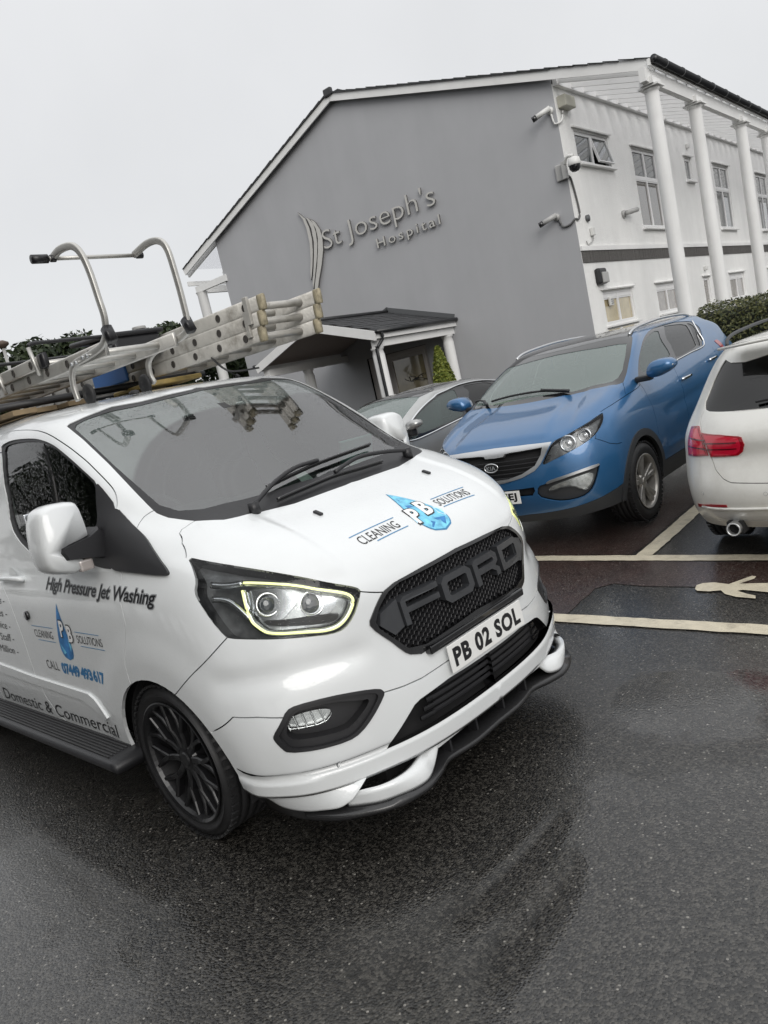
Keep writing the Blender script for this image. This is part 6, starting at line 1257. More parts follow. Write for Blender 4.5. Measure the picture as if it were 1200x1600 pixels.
# sign
sg_=empty('wall_sign','raised metal letters and leaf emblem on the grey gable wall','sign',(-5.32,13.72,0),(0,0,BR))
def extr(name,v2,f,y0,th,m,par,me_edge=None):
    bm=bmesh.new();vs=[bm.verts.new((a,y0-th,b)) for a,b in v2]
    for q in f:
        try: bm.faces.new([vs[i] for i in q])
        except ValueError: pass
    g=bmesh.ops.extrude_face_region(bm,geom=list(bm.faces));vv=[x for x in g['geom'] if isinstance(x,bmesh.types.BMVert)]
    for v in vv: v.co.y+=th
    o=bmobj(name,bm,m,par)
    if me_edge:
        o.data.materials.append(me_edge)
        for p in o.data.polygons: p.material_index=0 if abs(p.normal.y)>.7 else 1
    return o
def signtext(s,x0,x1,z,h,ref,off,sp,name):
    tot,_=text2d(s,1,off,0,1,sp);lo,hi=tot[:,0].min(),tot[:,0].max();k=(x1-x0)/(hi-lo)
    for i,ch in enumerate(s):
        if ch==' ': continue
        pre,_=text2d(s[:i+1],1,off,0,1,sp);v,f=text2d(ch,1,off,0,1,sp);dx=pre[:,0].max()-v[:,0].max()
        v=v.copy();v[:,0]=(v[:,0]+dx-lo)*k+x0;v[:,1]=v[:,1]*h/ref+z;extr(name,v,f,-.035,.05,M_sign,sg_,M_signe)
signtext("St Joseph's",-7.24,-3.38,5.60,.53,.73,-.012,1.0,'letter')
signtext('Hospital',-5.42,-3.36,5.12,.25,.73,.0,1.32,'small_letter')
for B in [[(-7.94, 6.83), (-7.84, 6.73), (-7.7, 6.57), (-7.63, 6.31), (-7.63, 6.0), (-7.7, 5.69), (-7.83, 5.35), (-7.95, 5.09), (-8.02, 4.97), (-7.98, 5.17), (-7.85, 5.51), (-7.75, 5.93), (-7.74, 6.31), (-7.8, 6.6)], [(-7.65, 6.6), (-7.56, 6.53), (-7.45, 6.37), (-7.43, 6.12), (-7.47, 5.84), (-7.59, 5.51), (-7.76, 5.18), (-7.91, 4.89), (-8.01, 4.72), (-7.99, 4.87), (-7.81, 5.27), (-7.68, 5.61), (-7.58, 5.91), (-7.56, 6.27)], [(-7.51, 6.51), (-7.37, 6.38), (-7.26, 6.16), (-7.24, 5.92), (-7.31, 5.62), (-7.49, 5.26), (-7.73, 4.88), (-7.95, 4.46), (-8.01, 4.47), (-7.93, 4.78), (-7.67, 5.27), (-7.51, 5.63), (-7.4, 5.97), (-7.4, 6.22)]]:
    n=len(B);extr('emblem_blade',[tuple(p) for p in B],[tuple(range(n))],-.03,.05,M_sign,sg_,M_signe)
# cameras and fittings
def fit_(name,label,cat): return empty(name,label,cat,(-5.32,13.72,0),(0,0,BR))
def bullet(label,base,dirv,m,ln=.34,r=.055):
    t=fit_('security_camera',label,'security camera');b=Vector(base);d=Vector(dirv).normalized();bm=bmesh.new();tube(bm,[b,b-Vector((0,.0,0))+Vector((0,-.05,0))],.08,20);bmobj('wall_mount',bm,m,t,True)
    c=b+Vector((0,-.12,.02));bm=bmesh.new();tube(bm,[b,c],.03,10);tube(bm,[c-d*.05,c+d*ln],r,18);bmobj('camera_body',bm,m,t,True)
    bm=bmesh.new();tube(bm,[c+d*(ln-.07),c+d*(ln+.03)],r*1.08,18);bmobj('lens_hood',bm,M_gloss,t,True);return t
bullet('white security camera highest on the corner of the grey gable',(-.12,-.0,6.50),(-.75,-.35,-.28),M_camw)
t2=bullet('pale security camera on the gable edge below the dome camera',(-.40,-.0,4.36),(-.8,-.3,-.25),M_camg)
bm=bmesh.new();tube(bm,curve([Vector((-.35,-.03,4.30)),Vector((-.28,-.03,4.12)),Vector((-.1,-.03,4.12)),Vector((.015,-.02,4.2)),Vector((.03,.15,4.2)),Vector((.03,.25,4.4)),Vector((.03,.12,5.0)),Vector((.03,.0,5.1))],5),.022,8);bmobj('cable_conduit',bm,mat('grey conduit',(.12,.12,.12),.5),t2,True)
bm=bmesh.new();tube(bm,curve([Vector((-.10,-.03,6.42)),Vector((-.06,-.04,6.22)),Vector((.04,-.02,6.2)),Vector((.05,.15,6.3)),Vector((.05,.25,6.5))],5),.022,8)
t=fit_('junction_box','beige junction box on the white wall beside the highest camera','junction box');bmobj('white_conduit',bm,M_camw,t,True)
bm=bmesh.new();box(bm,(.10,.38,6.64),(.20,.50,.24),bev=.02);bmobj('box_body',bm,M_beige,t)
t=fit_('dome_camera','dark dome camera on a bracket at the corner of the white side wall','security camera')
bm=bmesh.new();box(bm,(.02,-.12,5.22),(.10,.10,.36),bev=.01);box(bm,(-.10,-.02,5.22),(.26,.08,.34),bev=.02);bmobj('corner_bracket',bm,M_camg,t)
bm=bmesh.new();tube(bm,curve([Vector((.05,-.14,5.32)),Vector((.15,-.2,5.44)),Vector((.30,-.22,5.42))],4),.035,10);lathe(bm,[(.03,.16),(.12,.12),(.14,0),(.13,-.02)],24,'z',c=(.30,-.22,5.24));bmobj('dome_housing',bm,M_camw,t,True)
bm=bmesh.new();lathe(bm,[(.125,0),(.115,-.07),(.07,-.125),(.0001,-.14)],24,'z',c=(.30,-.22,5.22));bmobj('dome_glass',bm,M_gloss,t,True)
t=fit_('security_camera','grey security camera on the white side wall between two windows','security camera')
bm=bmesh.new();tube(bm,[Vector((0,2.8,4.36)),Vector((.06,2.8,4.36))],.09,18);tube(bm,[Vector((.06,2.8,4.36)),Vector((.14,2.86,4.38))],.03,8);tube(bm,[Vector((.12,2.75,4.36)),Vector((.22,3.2,4.42))],.06,14);bmobj('camera_body',bm,M_camg,t,True)
t=fit_('floodlight','black bulkhead lamp with frosted panel low on the white wall','wall lamp')
bm=bmesh.new();box(bm,(.06,.74,2.92),(.14,.44,.36),bev=.05);bmobj('lamp_body',bm,M_black,t);bm=bmesh.new();box(bm,(.14,.78,2.88),(.05,.32,.24),bev=.02);bmobj('diffuser',bm,M_camg,t)
t=fit_('alarm_sounder','small white box with curling cable on the white wall','alarm box')
bm=bmesh.new();box(bm,(.05,.72,3.92),(.08,.14,.18),bev=.02);bmobj('box_body',bm,M_camw,t);bm=bmesh.new();tube(bm,curve([Vector((.03,.72,3.84)),Vector((.04,.70,3.74)),Vector((.03,.50,3.66)),Vector((.03,.42,3.62)),Vector((.02,.36,3.72))],4),.014,6);bmobj('cable',bm,M_camg,t)
t=fit_('wall_vent','small round dark vent on the white wall','vent');bm=bmesh.new();tube(bm,[Vector((0,.62,4.22)),Vector((.06,.62,4.22))],.075,16);bmobj('vent_cowl',bm,mat('lead grey'),t,True)
t=fit_('key_safe','white keypad box on the beige ground floor window','keypad');bm=bmesh.new();box(bm,(.0,1.20,2.34),(.05,.22,.20),bev=.015);bmobj('box_body',bm,M_camw,t)
for k in range(3): bm=bmesh.new();box(bm,(.028,1.22,2.29+k*.045),(.01,.12,.022));bmobj('key_row',bm,mat('key grey',(.2,.2,.2),.5),t)

# ------------------------------------------------------------------ ground
def gz(y): return max(0.0,(y-3.2)*.010) if y<13 else .098
PUD=[(-.35,-1.42,.62),(.25,-1.85,.45),(1.75,-.45,.62),(2.2,-.1,.6),(1.45,.75,.38),(2.4,-1.1,.5)]
def asphalt(n,c,tintv=.25,wet=.7,red=False):
    M=bpy.data.materials.new(n);M.use_nodes=True;nt=M.node_tree;N=nt.nodes;L=nt.links;b=N['Principled BSDF'];tc=N.new('ShaderNodeTexCoord')
    def noise(s,d=5,r=.5):
        a=N.new('ShaderNodeTexNoise');a.inputs['Scale'].default_value=s;a.inputs['Detail'].default_value=d;a.inputs['Roughness'].default_value=r;L.new(tc.outputs['Object'],a.inputs['Vector']);return a.outputs[0]
    def ramp(x,p0,p1,c0,c1):
        r=N.new('ShaderNodeValToRGB');r.color_ramp.elements[0].position=p0;r.color_ramp.elements[1].position=p1;r.color_ramp.elements[0].color=(*c0,1);r.color_ramp.elements[1].color=(*c1,1);L.new(x,r.inputs[0]);return r.outputs[0]
    def mth(o,a,v):
        m=N.new('ShaderNodeMath');m.operation=o
        for i,q in enumerate((a,v)):
            if isinstance(q,(int,float)): m.inputs[i].default_value=q
            else: L.new(q,m.inputs[i])
        return m.outputs[0]
    big=noise(.55,6,.55);mid=noise(6,5)
    vo=N.new('ShaderNodeTexVoronoi');vo.inputs['Scale'].default_value=115;L.new(tc.outputs['Object'],vo.inputs['Vector']);sp=N.new('ShaderNodeSeparateXYZ');L.new(vo.outputs['Color'],sp.inputs[0])
    v2=N.new('ShaderNodeTexVoronoi');v2.inputs['Scale'].default_value=70;L.new(tc.outputs['Object'],v2.inputs['Vector']);s2=N.new('ShaderNodeSeparateXYZ');L.new(v2.outputs['Color'],s2.inputs[0])
    base=ramp(mid,.3,.7,tuple(x*(1-tintv) for x in c),tuple(x*(1+tintv) for x in c))
    st=ramp(sp.outputs[0],.35,1.0,(.0,)*3,(.058,.054,.047));ad=N.new('ShaderNodeMixRGB');ad.blend_type='ADD';ad.inputs[0].default_value=1;L.new(base,ad.inputs[1]);L.new(st,ad.inputs[2])
    st2=ramp(s2.outputs[1],.93,.96,(0,0,0),(.20,.19,.17));a2=N.new('ShaderNodeMixRGB');a2.blend_type='ADD';a2.inputs[0].default_value=1;L.new(ad.outputs[0],a2.inputs[1])
    dm=mth('LESS_THAN',v2.outputs['Distance'],.30);mm=N.new('ShaderNodeMixRGB');mm.blend_type='MULTIPLY';mm.inputs[0].default_value=1;L.new(st2,mm.inputs[1]);L.new(dm,mm.inputs[2]);L.new(mm.outputs[0],a2.inputs[2])
    L.new(a2.outputs[0],b.inputs['Base Color'])
    puddle=mth('MULTIPLY',ramp(big,.47,.60,(0,0,0),(1,1,1)),.55)
    for (cx,cy,ra) in PUD:
        d=N.new('ShaderNodeVectorMath');d.operation='DISTANCE';L.new(tc.outputs['Object'],d.inputs[0]);d.inputs[1].default_value=(cx,cy,0)
        q=mth('ADD',mth('DIVIDE',d.outputs['Value'],ra),mth('MULTIPLY',mth('ADD',noise(2.3,6,.6),-.5),1.5));mr=N.new('ShaderNodeMapRange');mr.inputs[1].default_value=1.08;mr.inputs[2].default_value=.86;L.new(q,mr.inputs[0]);puddle=mth('MAXIMUM',puddle,mr.outputs[0])
    b.inputs['Specular IOR Level'].default_value=.45
    rr=N.new('ShaderNodeMapRange');rr.inputs[3].default_value=.42;rr.inputs[4].default_value=.25;L.new(puddle,rr.inputs[0]);L.new(rr.outputs[0],b.inputs['Roughness'])
    cw=N.new('ShaderNodeMapRange');cw.inputs[3].default_value=wet;cw.inputs[4].default_value=1.0;L.new(puddle,cw.inputs[0]);L.new(cw.outputs[0],b.inputs['Coat Weight'])
    cr=N.new('ShaderNodeMapRange');cr.inputs[3].default_value=.10;cr.inputs[4].default_value=.018;L.new(puddle,cr.inputs[0]);L.new(cr.outputs[0],b.inputs['Coat Roughness']);b.inputs['Coat IOR'].default_value=1.40
    h=mth('ADD',mth('MULTIPLY',vo.outputs['Distance'],-.7),mth('MULTIPLY',noise(90,4),.6))
    bp=N.new('ShaderNodeBump');bp.inputs['Distance'].default_value=.006;bp.inputs['Strength'].default_value=.7;L.new(h,bp.inputs['Height']);L.new(bp.outputs[0],b.inputs['Normal'])
    sc=N.new('ShaderNodeMapRange');sc.inputs[3].default_value=.24;sc.inputs[4].default_value=.03;L.new(puddle,sc.inputs[0])
    b2=N.new('ShaderNodeBump');b2.inputs['Distance'].default_value=.004;L.new(sc.outputs[0],b2.inputs['Strength']);L.new(mth('ADD',h,mth('MULTIPLY',mid,.35)),b2.inputs['Height']);L.new(b2.outputs[0],b.inputs['Coat Normal'])
    return M
M_asph=asphalt('wet asphalt',(.0085,.0078,.007));M_asphr=asphalt('wet reddish asphalt',(.028,.012,.0095));M_asphd=asphalt('wet patched asphalt',(.011,.009,.0085),.3,.6)
def sheet(name,poly,z,m,kind='structure',sub=None):
    bm=bmesh.new();vs=[bm.verts.new((x,y,gz(y)+z)) for x,y in poly];bm.faces.new(vs);bmesh.ops.triangulate(bm,faces=bm.faces)
    o=bmobj(name,bm,m);[p.flip() for p in o.data.polygons if p.normal.z<0];return tag(o,kind=kind)
bm=bmesh.new();ys=[-120,3.2,13,400]
rows=[[bm.verts.new((x,y,gz(y))) for x in (-400,-60,-20,0,20,60,400)] for y in ys]
for i in range(3):
    for j in range(6): bm.faces.new((rows[i][j],rows[i][j+1],rows[i+1][j+1],rows[i+1][j]))
tag(bmobj('ground',bm,M_asph),kind='structure')
def jag(poly,d,a):
    P=densify(poly,d);return [(x+random.uniform(-a,a),y+random.uniform(-a,a)) for x,y in P]
random.seed(11)
sheet('path',jag([(-3.5,1.66),(.315,1.66),(.28,2.14),(.36,2.24),(.60,2.21),(3.2,2.24),(3.2,2.72),(-3.5,2.72)],.15,.006),.004,M_asphr)
sheet('parking_bay',jag([(-4.7,2.88),(.20,2.88),(.20,3.2),(-4.7,3.2)],.3,.004),.004,M_asphr)
sheet('parking_bay',jag([(-4.7,3.2),(.20,3.2),(-.15,8.6),(-4.7,8.6)],.4,.004),.004,M_asphr)
M_line=mat('worn cream road paint',(.62,.56,.43),.45,0,.35,.12,var=.12,vs=14,dirt=.55,dc=(.22,.19,.15),bump=.5,bs=90)
def stripe(name,a,b,w,z=.008):
    a=Vector((*a,0));b=Vector((*b,0));d=(b-a).normalized();n=Vector((-d.y,d.x,0))*w/2;L_=(b-a).length;k=int(L_/.06);L1=[];L2=[]
    for i in range(k+1):
        p=a+(b-a)*i/k;L1.append(p+n+n.normalized()*random.uniform(-.005,.005));L2.append(p-n+n.normalized()*random.uniform(-.005,.005))
    bm=bmesh.new();A=[bm.verts.new((p.x,p.y,gz(p.y)+z)) for p in L1];B=[bm.verts.new((p.x,p.y,gz(p.y)+z)) for p in L2]
    for i in range(k): bm.faces.new((A[i],B[i],B[i+1],A[i+1]))
    o=bmobj(name,bm,M_line);tag(o,kind='structure');return o
stripe('road_marking',(-4.8,2.795),(4.2,2.79),.125);stripe('road_marking',(-4.8,1.575),(4.2,1.60),.125)
stripe('road_marking',(.315,2.86),(.02,7.9),.13);stripe('road_marking',(3.0,2.86),(2.9,7.9),.12);stripe('road_marking',(-2.35,2.86),(-2.6,7.9),.12)
man=[(.953,2.163),(.938,2.232),(.963,2.271),(1.03,2.29),(1.085,2.272),(1.125,2.262),(1.215,2.423),(1.242,2.412),(1.244,2.37),(1.185,2.275),(1.343,2.295),(1.72,2.38),(1.93,2.52),(1.97,2.46),(1.76,2.28),(1.60,2.22),(1.76,2.16),(1.98,2.0),(1.94,1.95),(1.70,2.08),(1.391,2.14),(1.239,2.168),(1.211,2.150),(1.287,2.10),(1.338,2.078),(1.352,2.031),(1.241,2.047),(1.162,2.089),(1.115,2.151),(1.056,2.127),(.979,2.132)]
o=sheet('pedestrian_marking',densify(man,.05),.009,M_line);
# ------------------------------------------------------------------ foliage
def leafmesh(name,P,Nn,s,m,par,shape=1.6):
    n=len(P);P=np.array(P);u=np.random.normal(size=(n,3));u/=np.linalg.norm(u,axis=1,keepdims=True);u=u-(u*Nn).sum(1)[:,None]*Nn*.6;u/=np.linalg.norm(u,axis=1,keepdims=True)
    w=np.cross(u,Nn+np.random.normal(size=(n,3))*.6);w/=np.linalg.norm(w,axis=1,keepdims=True);sz=s*np.random.uniform(.6,1.3,(n,1))
    V=np.stack([P-u*sz*shape/2,P+w*sz*.35,P+u*sz*shape/2,P-w*sz*.35],1).reshape(-1,3)
    me=bpy.data.meshes.new(name);me.vertices.add(4*n);me.vertices.foreach_set('co',V.ravel());me.loops.add(4*n);me.loops.foreach_set('vertex_index',np.arange(4*n));me.polygons.add(n);me.polygons.foreach_set('loop_start',np.arange(n)*4);me.update(calc_edges=True);me.validate()
    return me
def leafmat(n,c1,c2):
    M=bpy.data.materials.new(n);M.use_nodes=True;nt=M.node_tree;b=nt.nodes['Principled BSDF'];g=nt.nodes.new('ShaderNodeNewGeometry');r=nt.nodes.new('ShaderNodeValToRGB');r.color_ramp.elements[0].color=(*c1,1);r.color_ramp.elements[1].color=(*c2,1);nt.links.new(g.outputs['Random Per Island'],r.inputs[0]);nt.links.new(r.outputs[0],b.inputs['Base Color']);b.inputs['Roughness'].default_value=.5;b.inputs['Specular IOR Level'].default_value=.3;return M
M_hedge=leafmat('hedge leaves',(.018,.030,.010),(.115,.115,.040));M_conf=leafmat('conifer leaves',(.010,.020,.008),(.045,.062,.026));M_lime=leafmat('dwarf conifer leaves',(.08,.12,.02),(.26,.28,.06))
M_bark=mat('bark',(.05,.04,.03),.9,var=.3,vs=10)
hd=empty('hedge','clipped dark green hedge with rounded top behind the blue car','hedge',(0,0,0))
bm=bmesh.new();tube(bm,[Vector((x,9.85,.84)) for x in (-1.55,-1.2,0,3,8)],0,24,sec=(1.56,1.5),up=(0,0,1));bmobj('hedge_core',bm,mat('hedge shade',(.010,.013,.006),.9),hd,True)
n=62000;x=np.random.uniform(-1.95,8,n);t=np.random.uniform(0,2*np.pi,n);q=6.0;cx_,sx2=np.cos(t),np.sin(t)
e_=np.clip((x+1.95)/.6,0,1)**.5
a=np.sign(cx_)*abs(cx_)**(2/4)*.80*e_;b_2=np.sign(sx2)*abs(sx2)**(2/4)*.84*e_;nz=(np.sin(x*3.1)*.02+np.sin(x*7.3+t*3)*.015+np.random.normal(size=n)*.025)
P=np.stack([x,9.85+a*(1+nz),.86+b_2*(1+nz)],1);Nn=np.stack([-.3*(e_<.9),cx_,sx2],1);Nn/=np.linalg.norm(Nn,axis=1,keepdims=True)
nn=2500;tt=np.random.uniform(0,2*np.pi,nn);rr=np.sqrt(np.random.uniform(0,1,nn));P=np.concatenate([P,np.stack([-1.9-.05*np.random.rand(nn)+.15*rr,9.85+rr*.72*np.cos(tt),.86+rr*.78*np.sin(tt)],1)]);Nn=np.concatenate([Nn,np.tile([[-1.,0,0]],(nn,1))])
o=link('hedge_leaves',leafmesh('hedge_leaves',P,Nn,.035,M_hedge,hd),M_hedge,hd);tag(o,kind='stuff')
def crown(n,h,w,seed,conif=True):
    rg=np.random.RandomState(seed);nb=42;P=[];Nn=[]
    for k in range(nb):
        f=rg.uniform(.12,1)**.8;z=h*f;rad=w*(1-f*.72)*rg.uniform(.6,1.05);a=rg.uniform(0,2*np.pi);c=np.array([rad*.8*np.cos(a),rad*.8*np.sin(a),z]);m=n//nb;d=rg.normal(size=(m,3));d/=np.linalg.norm(d,axis=1,keepdims=True)
        s=np.array([w*.34,w*.34,h*.085])*rg.uniform(.7,1.2);r=rg.uniform(.6,1.05,(m,1));q=c+d*s*r;q[:,2]-=.25*np.hypot(q[:,0]-c[0],q[:,1]-c[1]);P.append(q);Nn.append(d)
    return np.concatenate(P),np.concatenate(Nn)
var=[]
for k in range(3):
    h_,w_2=[(5.3,2.0),(5.0,2.3),(5.5,1.8)][k];P,Nn=crown(9000,h_,w_2,k+3);me=leafmesh('crown',P,Nn,.16,M_conf,None);me.materials.append(M_conf)
    bm=bmesh.new();tube(bm,[Vector((0,0,0)),Vector((.03,0,h_*.5)),Vector((0,.03,h_*.95))],[.16,.10,.02],8);tube(bm,[Vector((0,0,1)),Vector((.9,.2,1.6))],[.05,.01],6);tube(bm,[Vector((0,0,1.8)),Vector((-.8,.3,2.5))],[.05,.01],6);mt=bpy.data.meshes.new('trunk');bm.to_mesh(mt);bm.free();mt.materials.append(M_bark);var.append((me,mt))
def tree(i,x,y,s,rz,label,grp):
    t=empty('conifer_tree',label,'tree',(x,y,gz(y)),(0,0,rz),grp);t.scale=(s,s,s)
    for nm,me in (('crown',var[i][0]),('trunk',var[i][1])):
        o=bpy.data.objects.new(nm,me);COL.objects.link(o);o.parent=t
        if nm=='crown': tag(o,kind='stuff')
Cc=Vector(CX);random.seed(2)
azs=[141.5,144,146.5,149,151.3,153.6,156,158.2,160.5,163,166,169]
for k,az in enumerate(azs):
    d=random.uniform(25.5,28.5) if k>1 else 30;e=[.065,.115,.128,.124,.128,.137,.138,.140,.136,.138,.14,.14][k]
    top=CX[2]+d*(e+random.uniform(-.006,.004))-.1;tree(k%3,CX[0]+d*math.cos(R(az)),CX[1]+d*math.sin(R(az)),top/[5.45,5.1,5.65][k%3],random.uniform(0,6),['last','eleventh','tenth','ninth','eighth','seventh','sixth','fifth','fourth','third','second','first'][k]+' dark conifer from the left in the tree row beyond the van','row of conifers beyond the van')
for k in range(12): tree(k%3,-24+k*2.7+random.uniform(-.5,.5),-13+random.uniform(-1,1),random.uniform(2.0,2.4),random.uniform(0,6),'dark conifer across the car park, mirrored in the van windows','row of conifers across the car park')
# potted dwarf conifer by the porch
t=empty('potted_conifer','small lime green conifer in a pot by the porch column','plant',(-8.92,12.62,.3))
n=5200;z=np.random.uniform(0,1,n)**.9;a=np.random.uniform(0,6.283,n);r=.36*(1-z)**.75*np.random.uniform(.75,1.08,n)*(1+.12*np.sin(a*5+z*9))+.02;P=np.stack([r*np.cos(a),r*np.sin(a),.40+z*1.55],1);Nn=np.stack([np.cos(a),np.sin(a),.9+0*a],1);Nn/=np.linalg.norm(Nn,axis=1,keepdims=True)
o=link('foliage',leafmesh('foliage',P,Nn,.07,M_lime,t),M_lime,t);tag(o,kind='stuff')
bm=bmesh.new();lathe(bm,[(.0001,0),(.17,0),(.24,.40),(.26,.40),(.26,.44),(.22,.44),(.22,.40),(.0001,.40)],24,'z');bmobj('pot',bm,mat('terracotta dark',(.10,.07,.055),.7),t,True)
# street lamp far left
t=empty('street_lamp','thin street lamp pole at the left edge beyond the van','street lamp',(CX[0]+22*math.cos(R(158.0)),CX[1]+22*math.sin(R(158.0)),0))
bm=bmesh.new();tube(bm,[Vector((0,0,0)),Vector((0,0,4.75))],[.055,.04],10);bmobj('pole',bm,M_camg,t,True);bm=bmesh.new();lathe(bm,[(.05,4.72),(.16,4.80),(.16,4.86),(.05,4.92),(.0001,4.92)],16,'z');bmobj('lamp_head',bm,mat('terracotta dark'),t,True)
# ------------------------------------------------------------------ ladders and load on the roof
rk=van
def crossbar(x):
    bm=bmesh.new();tube(bm,[Vector((x,-.80,2.045)),Vector((x,.90,2.045))],.024,10);c=bmobj('roof_bar',bm,M_black,van,True)
    for y in (-.62,.62): bm=bmesh.new();box(bm,(x,y,1.985),(.09,.05,.11),bev=.008);bmobj('bar_foot',bm,M_black,c)
crossbar(-1.80);crossbar(-2.70);crossbar(-3.5)
def stile(bm,x0,x1,y,z0,z1,h,w): tube(bm,[Vector((x0,y,z0)),Vector((x1,y,z1))],0,16,sec=(h,w),up=(0,0,1))
def ladder(name,label,y0,y1,secs,m,rr,hole=True,tape=True,rung=.26,alusec=(.082,.026)):
    t=empty(name,label,'ladder',(0,0,0))
    for (xa,xb,z) in secs:
        for y in (y0,y1):
            bm=bmesh.new();stile(bm,xa,xb,y,z,z,alusec[0],alusec[1]);s_=bmobj('stile',bm,m,t,True);x=xa-.16
            if tape: bm=bmesh.new();stile(bm,xa+.003,xa-.038,y,z,z,alusec[0]+.004,alusec[1]+.005);bmobj('end_cap',bm,M_tape,s_,True)
            sgn=-1 if y==y0 else 1
            while x>xb+.1:
                bm=bmesh.new();yy=y+sgn*(alusec[1]/2);tube(bm,[Vector((x+.019*math.cos(a),yy+sgn*.001,z+.019*math.sin(a))) for a in [2*math.pi*i/18 for i in range(18)]],.0035,6,close=True);tube(bm,[Vector((x,yy-sgn*.004,z)),Vector((x,yy+sgn*.0015,z))],.017,14);o=bmobj('rung_socket',bm,M_socket,s_)
                x-=rung
        x=xa-.16
        while x>xb+.1:
            bm=bmesh.new();tube(bm,[Vector((x,y0,z)),Vector((x,y1,z))],rr,12);bmobj('rung',bm,m,t,True);x-=rung
    return t
M_socket=mat('dark rung socket',(.05,.045,.04),.6)
lc=ladder('extension_ladder','weathered triple extension ladder with yellow taped ends lying on the roof bars',.415,.835,[(-.43,-3.6,2.098),(-.40,-3.7,2.178),(-.375,-3.6,2.258)],M_cream,.021)
bm=bmesh.new();box(bm,(-.50,.392,2.235),(.035,.02,.15),bev=.003);box(bm,(-.53,.392,2.165),(.03,.018,.14),bev=.003);bmobj('guide_bracket',bm,M_cream,lc)
bm=bmesh.new();tube(bm,curve([Vector((-.95,.40,2.06)),Vector((-.86,.39,1.99)),Vector((-.80,.42,1.95)),Vector((-.66,.50,1.935))],5),.006,6);bmobj('tie_cord',bm,M_ink,lc)
lr=ladder('roof_ladder','aluminium roof ladder with tall ridge hooks and small black wheels on the van roof',-.40,.0,[(-.66,-3.2,2.158)],M_alu,.019,tape=False,alusec=(.075,.026))
t=ladder('ladder_section','second aluminium ladder section resting on the roof ladder behind its hooks',-.42,.02,[(-1.32,-3.9,2.225)],M_alu,.018,tape=False,alusec=(.07,.024))
for y in (-.42,.02): bm=bmesh.new();stile(bm,-1.30,-1.37,y,2.225,2.225,.082,.034);bmobj('end_cap',bm,M_ink,t,True)
hk=[(-.876,2.660),(-.79,2.672),(-.683,2.660),(-.622,2.630),(-.584,2.575),(-.562,2.49),(-.552,2.376),(-.546,2.295),(-.565,2.234),(-.597,2.193),(-.665,2.165),(-.833,2.150),(-.968,2.140),(-1.028,2.106),(-1.056,2.05),(-1.056,1.995),(-1.05,1.96)]
hf=[(-.87,2.655),(-.728,2.672),(-.615,2.655),(-.558,2.60),(-.543,2.47),(-.541,2.315),(-.553,2.20),(-.615,2.165),(-.762,2.150),(-.93,2.140),(-1.02,2.10),(-1.04,2.03),(-1.02,1.98)]
for y,H in ((-.425,hk),(.025,hf)):
    bm=bmesh.new();tube(bm,curve([Vector((x,y,z)) for x,z in H],5),0,16,sec=(.024,.036),up=(0,1,0));bmobj('ridge_hook',bm,M_alu,lr,True)
    for i in (11,12): 
        for dx in (0,.05): bm=bmesh.new();c=Vector((H[min(i,len(H)-4)][0]+dx,y-.014,H[min(i,len(H)-4)][1]));tube(bm,[c,c-Vector((0,.012,0))],.009,8);bmobj('hook_bolt',bm,M_satin,lr)
    bm=bmesh.new();wx,wz=(-.975,1.975) if y<-.1 else (-1.07,1.985)
    lathe(bm,[(.018,-.016),(.045,-.014),(.055,-.008),(.058,0),(.055,.008),(.045,.014),(.018,.016)],28,'y',c=(wx,y+(.03 if y<-.1 else .0)-(.0 if y<-.1 else .03),wz));w0=bmobj('hook_wheel',bm,M_rubber,lr,True)
    bm=bmesh.new();lathe(bm,[(.0001,-.018),(.014,-.018),(.03,-.010),(.03,.010),(.014,.018),(.0001,.018)],20,'y',c=(wx,y+(.03 if y<-.1 else .0)-(.0 if y<-.1 else .03),wz));bmobj('wheel_hub',bm,M_black,w0,True)
    bm=bmesh.new();tube(bm,[Vector((-.56,y,2.24)),Vector((-.53,y,2.17))],0,10,sec=(.05,.05),up=(0,1,0));bmobj('hook_sleeve',bm,M_ink,lr,True)
bm=bmesh.new();tube(bm,[Vector((-.868,-.45,2.652)),Vector((-.868,.05,2.652))],.0105,10);bmobj('hook_bar',bm,M_alu,lr,True)
for a,b in ((-.54,-.46),(-.445,-.42),(.035,.07)): bm=bmesh.new();tube(bm,[Vector((-.868,a,2.652)),Vector((-.868,b,2.652))],.022 if a<-.5 else .018,14);bmobj('rubber_grip',bm,M_ink,lr,True)
t=empty('ladder_clamp','black coated bars clamping the aluminium ladders to the roof','clamp',(0,0,0))
for x,zz in ((-1.42,2.335),(-1.95,2.31)):
    bm=bmesh.new();tube(bm,curve([Vector((x+.03,-.44,zz-.16)),Vector((x,-.44,zz-.03)),Vector((x,-.42,zz)),Vector((x,-.3,zz)),Vector((x-.05,.15,zz))],4),.011,8);bmobj('clamp_bar',bm,M_alu if False else M_black,t,True)
    bm=bmesh.new();tube(bm,[Vector((x+.035,-.44,zz-.18)),Vector((x+.002,-.443,zz-.02))],.0125,8);bmobj('clamp_post',bm,M_alu,t,True)
t=empty('blue_crate','blue plastic crate strapped between the ladders on the roof','crate',(-2.2,.60,2.09));bm=bmesh.new();M_bluepl=mat('blue plastic',(.03,.14,.42),.4);box(bm,(0,0,.08),(.5,.42,.16),bev=.012);bmobj('crate_body',bm,M_bluepl,t)
for k in range(5): bm=bmesh.new();box(bm,(.254,-.16+k*.08,.08),(.008,.012,.13));bmobj('crate_rib',bm,M_bluepl,t)
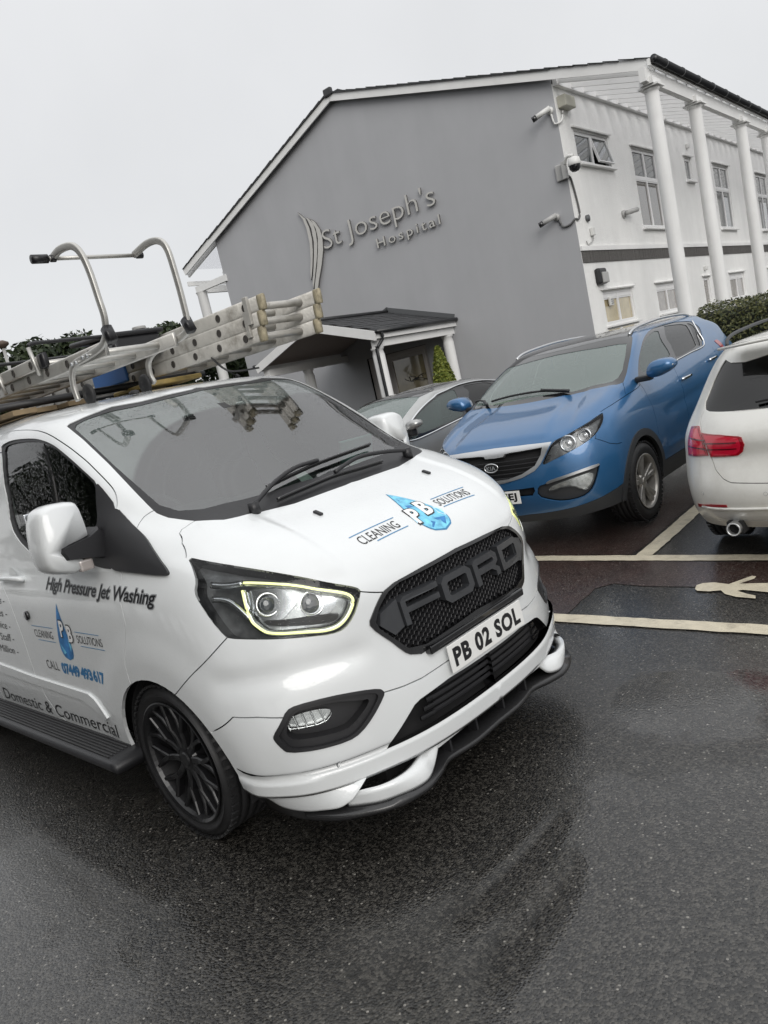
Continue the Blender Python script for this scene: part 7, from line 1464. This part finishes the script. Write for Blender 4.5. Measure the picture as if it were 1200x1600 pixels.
bm=bmesh.new();box(bm,(0,0,.165),(.54,.46,.018),bev=.005);bmobj('crate_rim',bm,M_bluepl,t)
t=empty('black_case','black lidded case behind the roof ladder hooks','case',(-1.65,.22,2.20));bm=bmesh.new();box(bm,(0,0,.06),(.5,.34,.14),bev=.03);bmobj('case_body',bm,M_black,t);bm=bmesh.new();box(bm,(0,0,.145),(.54,.38,.03),Euler((0,R(4),0)),bev=.012);bmobj('case_lid',bm,M_ink,t)
t=empty('work_light','small black mushroom shaped lamp standing on the load','lamp',(-1.85,.52,2.27));bm=bmesh.new();lathe(bm,[(.012,0),(.010,.12),(.045,.14),(.045,.155),(.0001,.165)],16,'z');bmobj('lamp_stem',bm,M_ink,t,True);bm=bmesh.new();lathe(bm,[(.046,.14),(.048,.15),(.046,.158)],16,'z');bmobj('lamp_rim',bm,M_camg,t,True)
t=empty('orange_hose','coil of orange hose at the left edge on top of the ladders','hose',(-2.62,-.30,2.262))
for k in range(2): bm=bmesh.new();tube(bm,[Vector((.12*math.cos(a),.12*math.sin(a),.012+.022*k+.004*math.sin(3*a+k))) for a in [2*math.pi*i/32 for i in range(32)]],.012,8,close=True);bmobj('hose_turn',bm,mat('orange rubber',(.75,.22,.03),.5),t,True)
for k,(y,w_3,x0) in enumerate(((-.48,.14,-1.62),(-.30,.13,-1.74),(-.13,.14,-1.66))):
    t=bpy.data.objects.new;bm=bmesh.new();box(bm,(0,0,0),(2.2,w_3,.03),bev=.003);o=bmobj('wooden_plank',bm,mat('weathered wood',(.26,.19,.11),.8,var=.25,vs=9,dirt=.5,dc=(.1,.08,.05)),None);o.location=(x0-1.1,y,1.992);tag(o,['weathered plank on the van roof nearest the driver side edge','weathered plank on the van roof between two others','weathered plank on the van roof nearest the centre'][k],'plank','planks under the ladders')
bm=bmesh.new();box(bm,(-1.75,.48,2.015),(.5,.40,.03),bev=.008);o=bmobj('yellow_board',bm,mat('yellow board',(.5,.36,.12),.6,var=.2,dirt=.5,dc=(.12,.1,.07)),None);tag(o,'worn yellow board lying under the extension ladder on the roof','board')
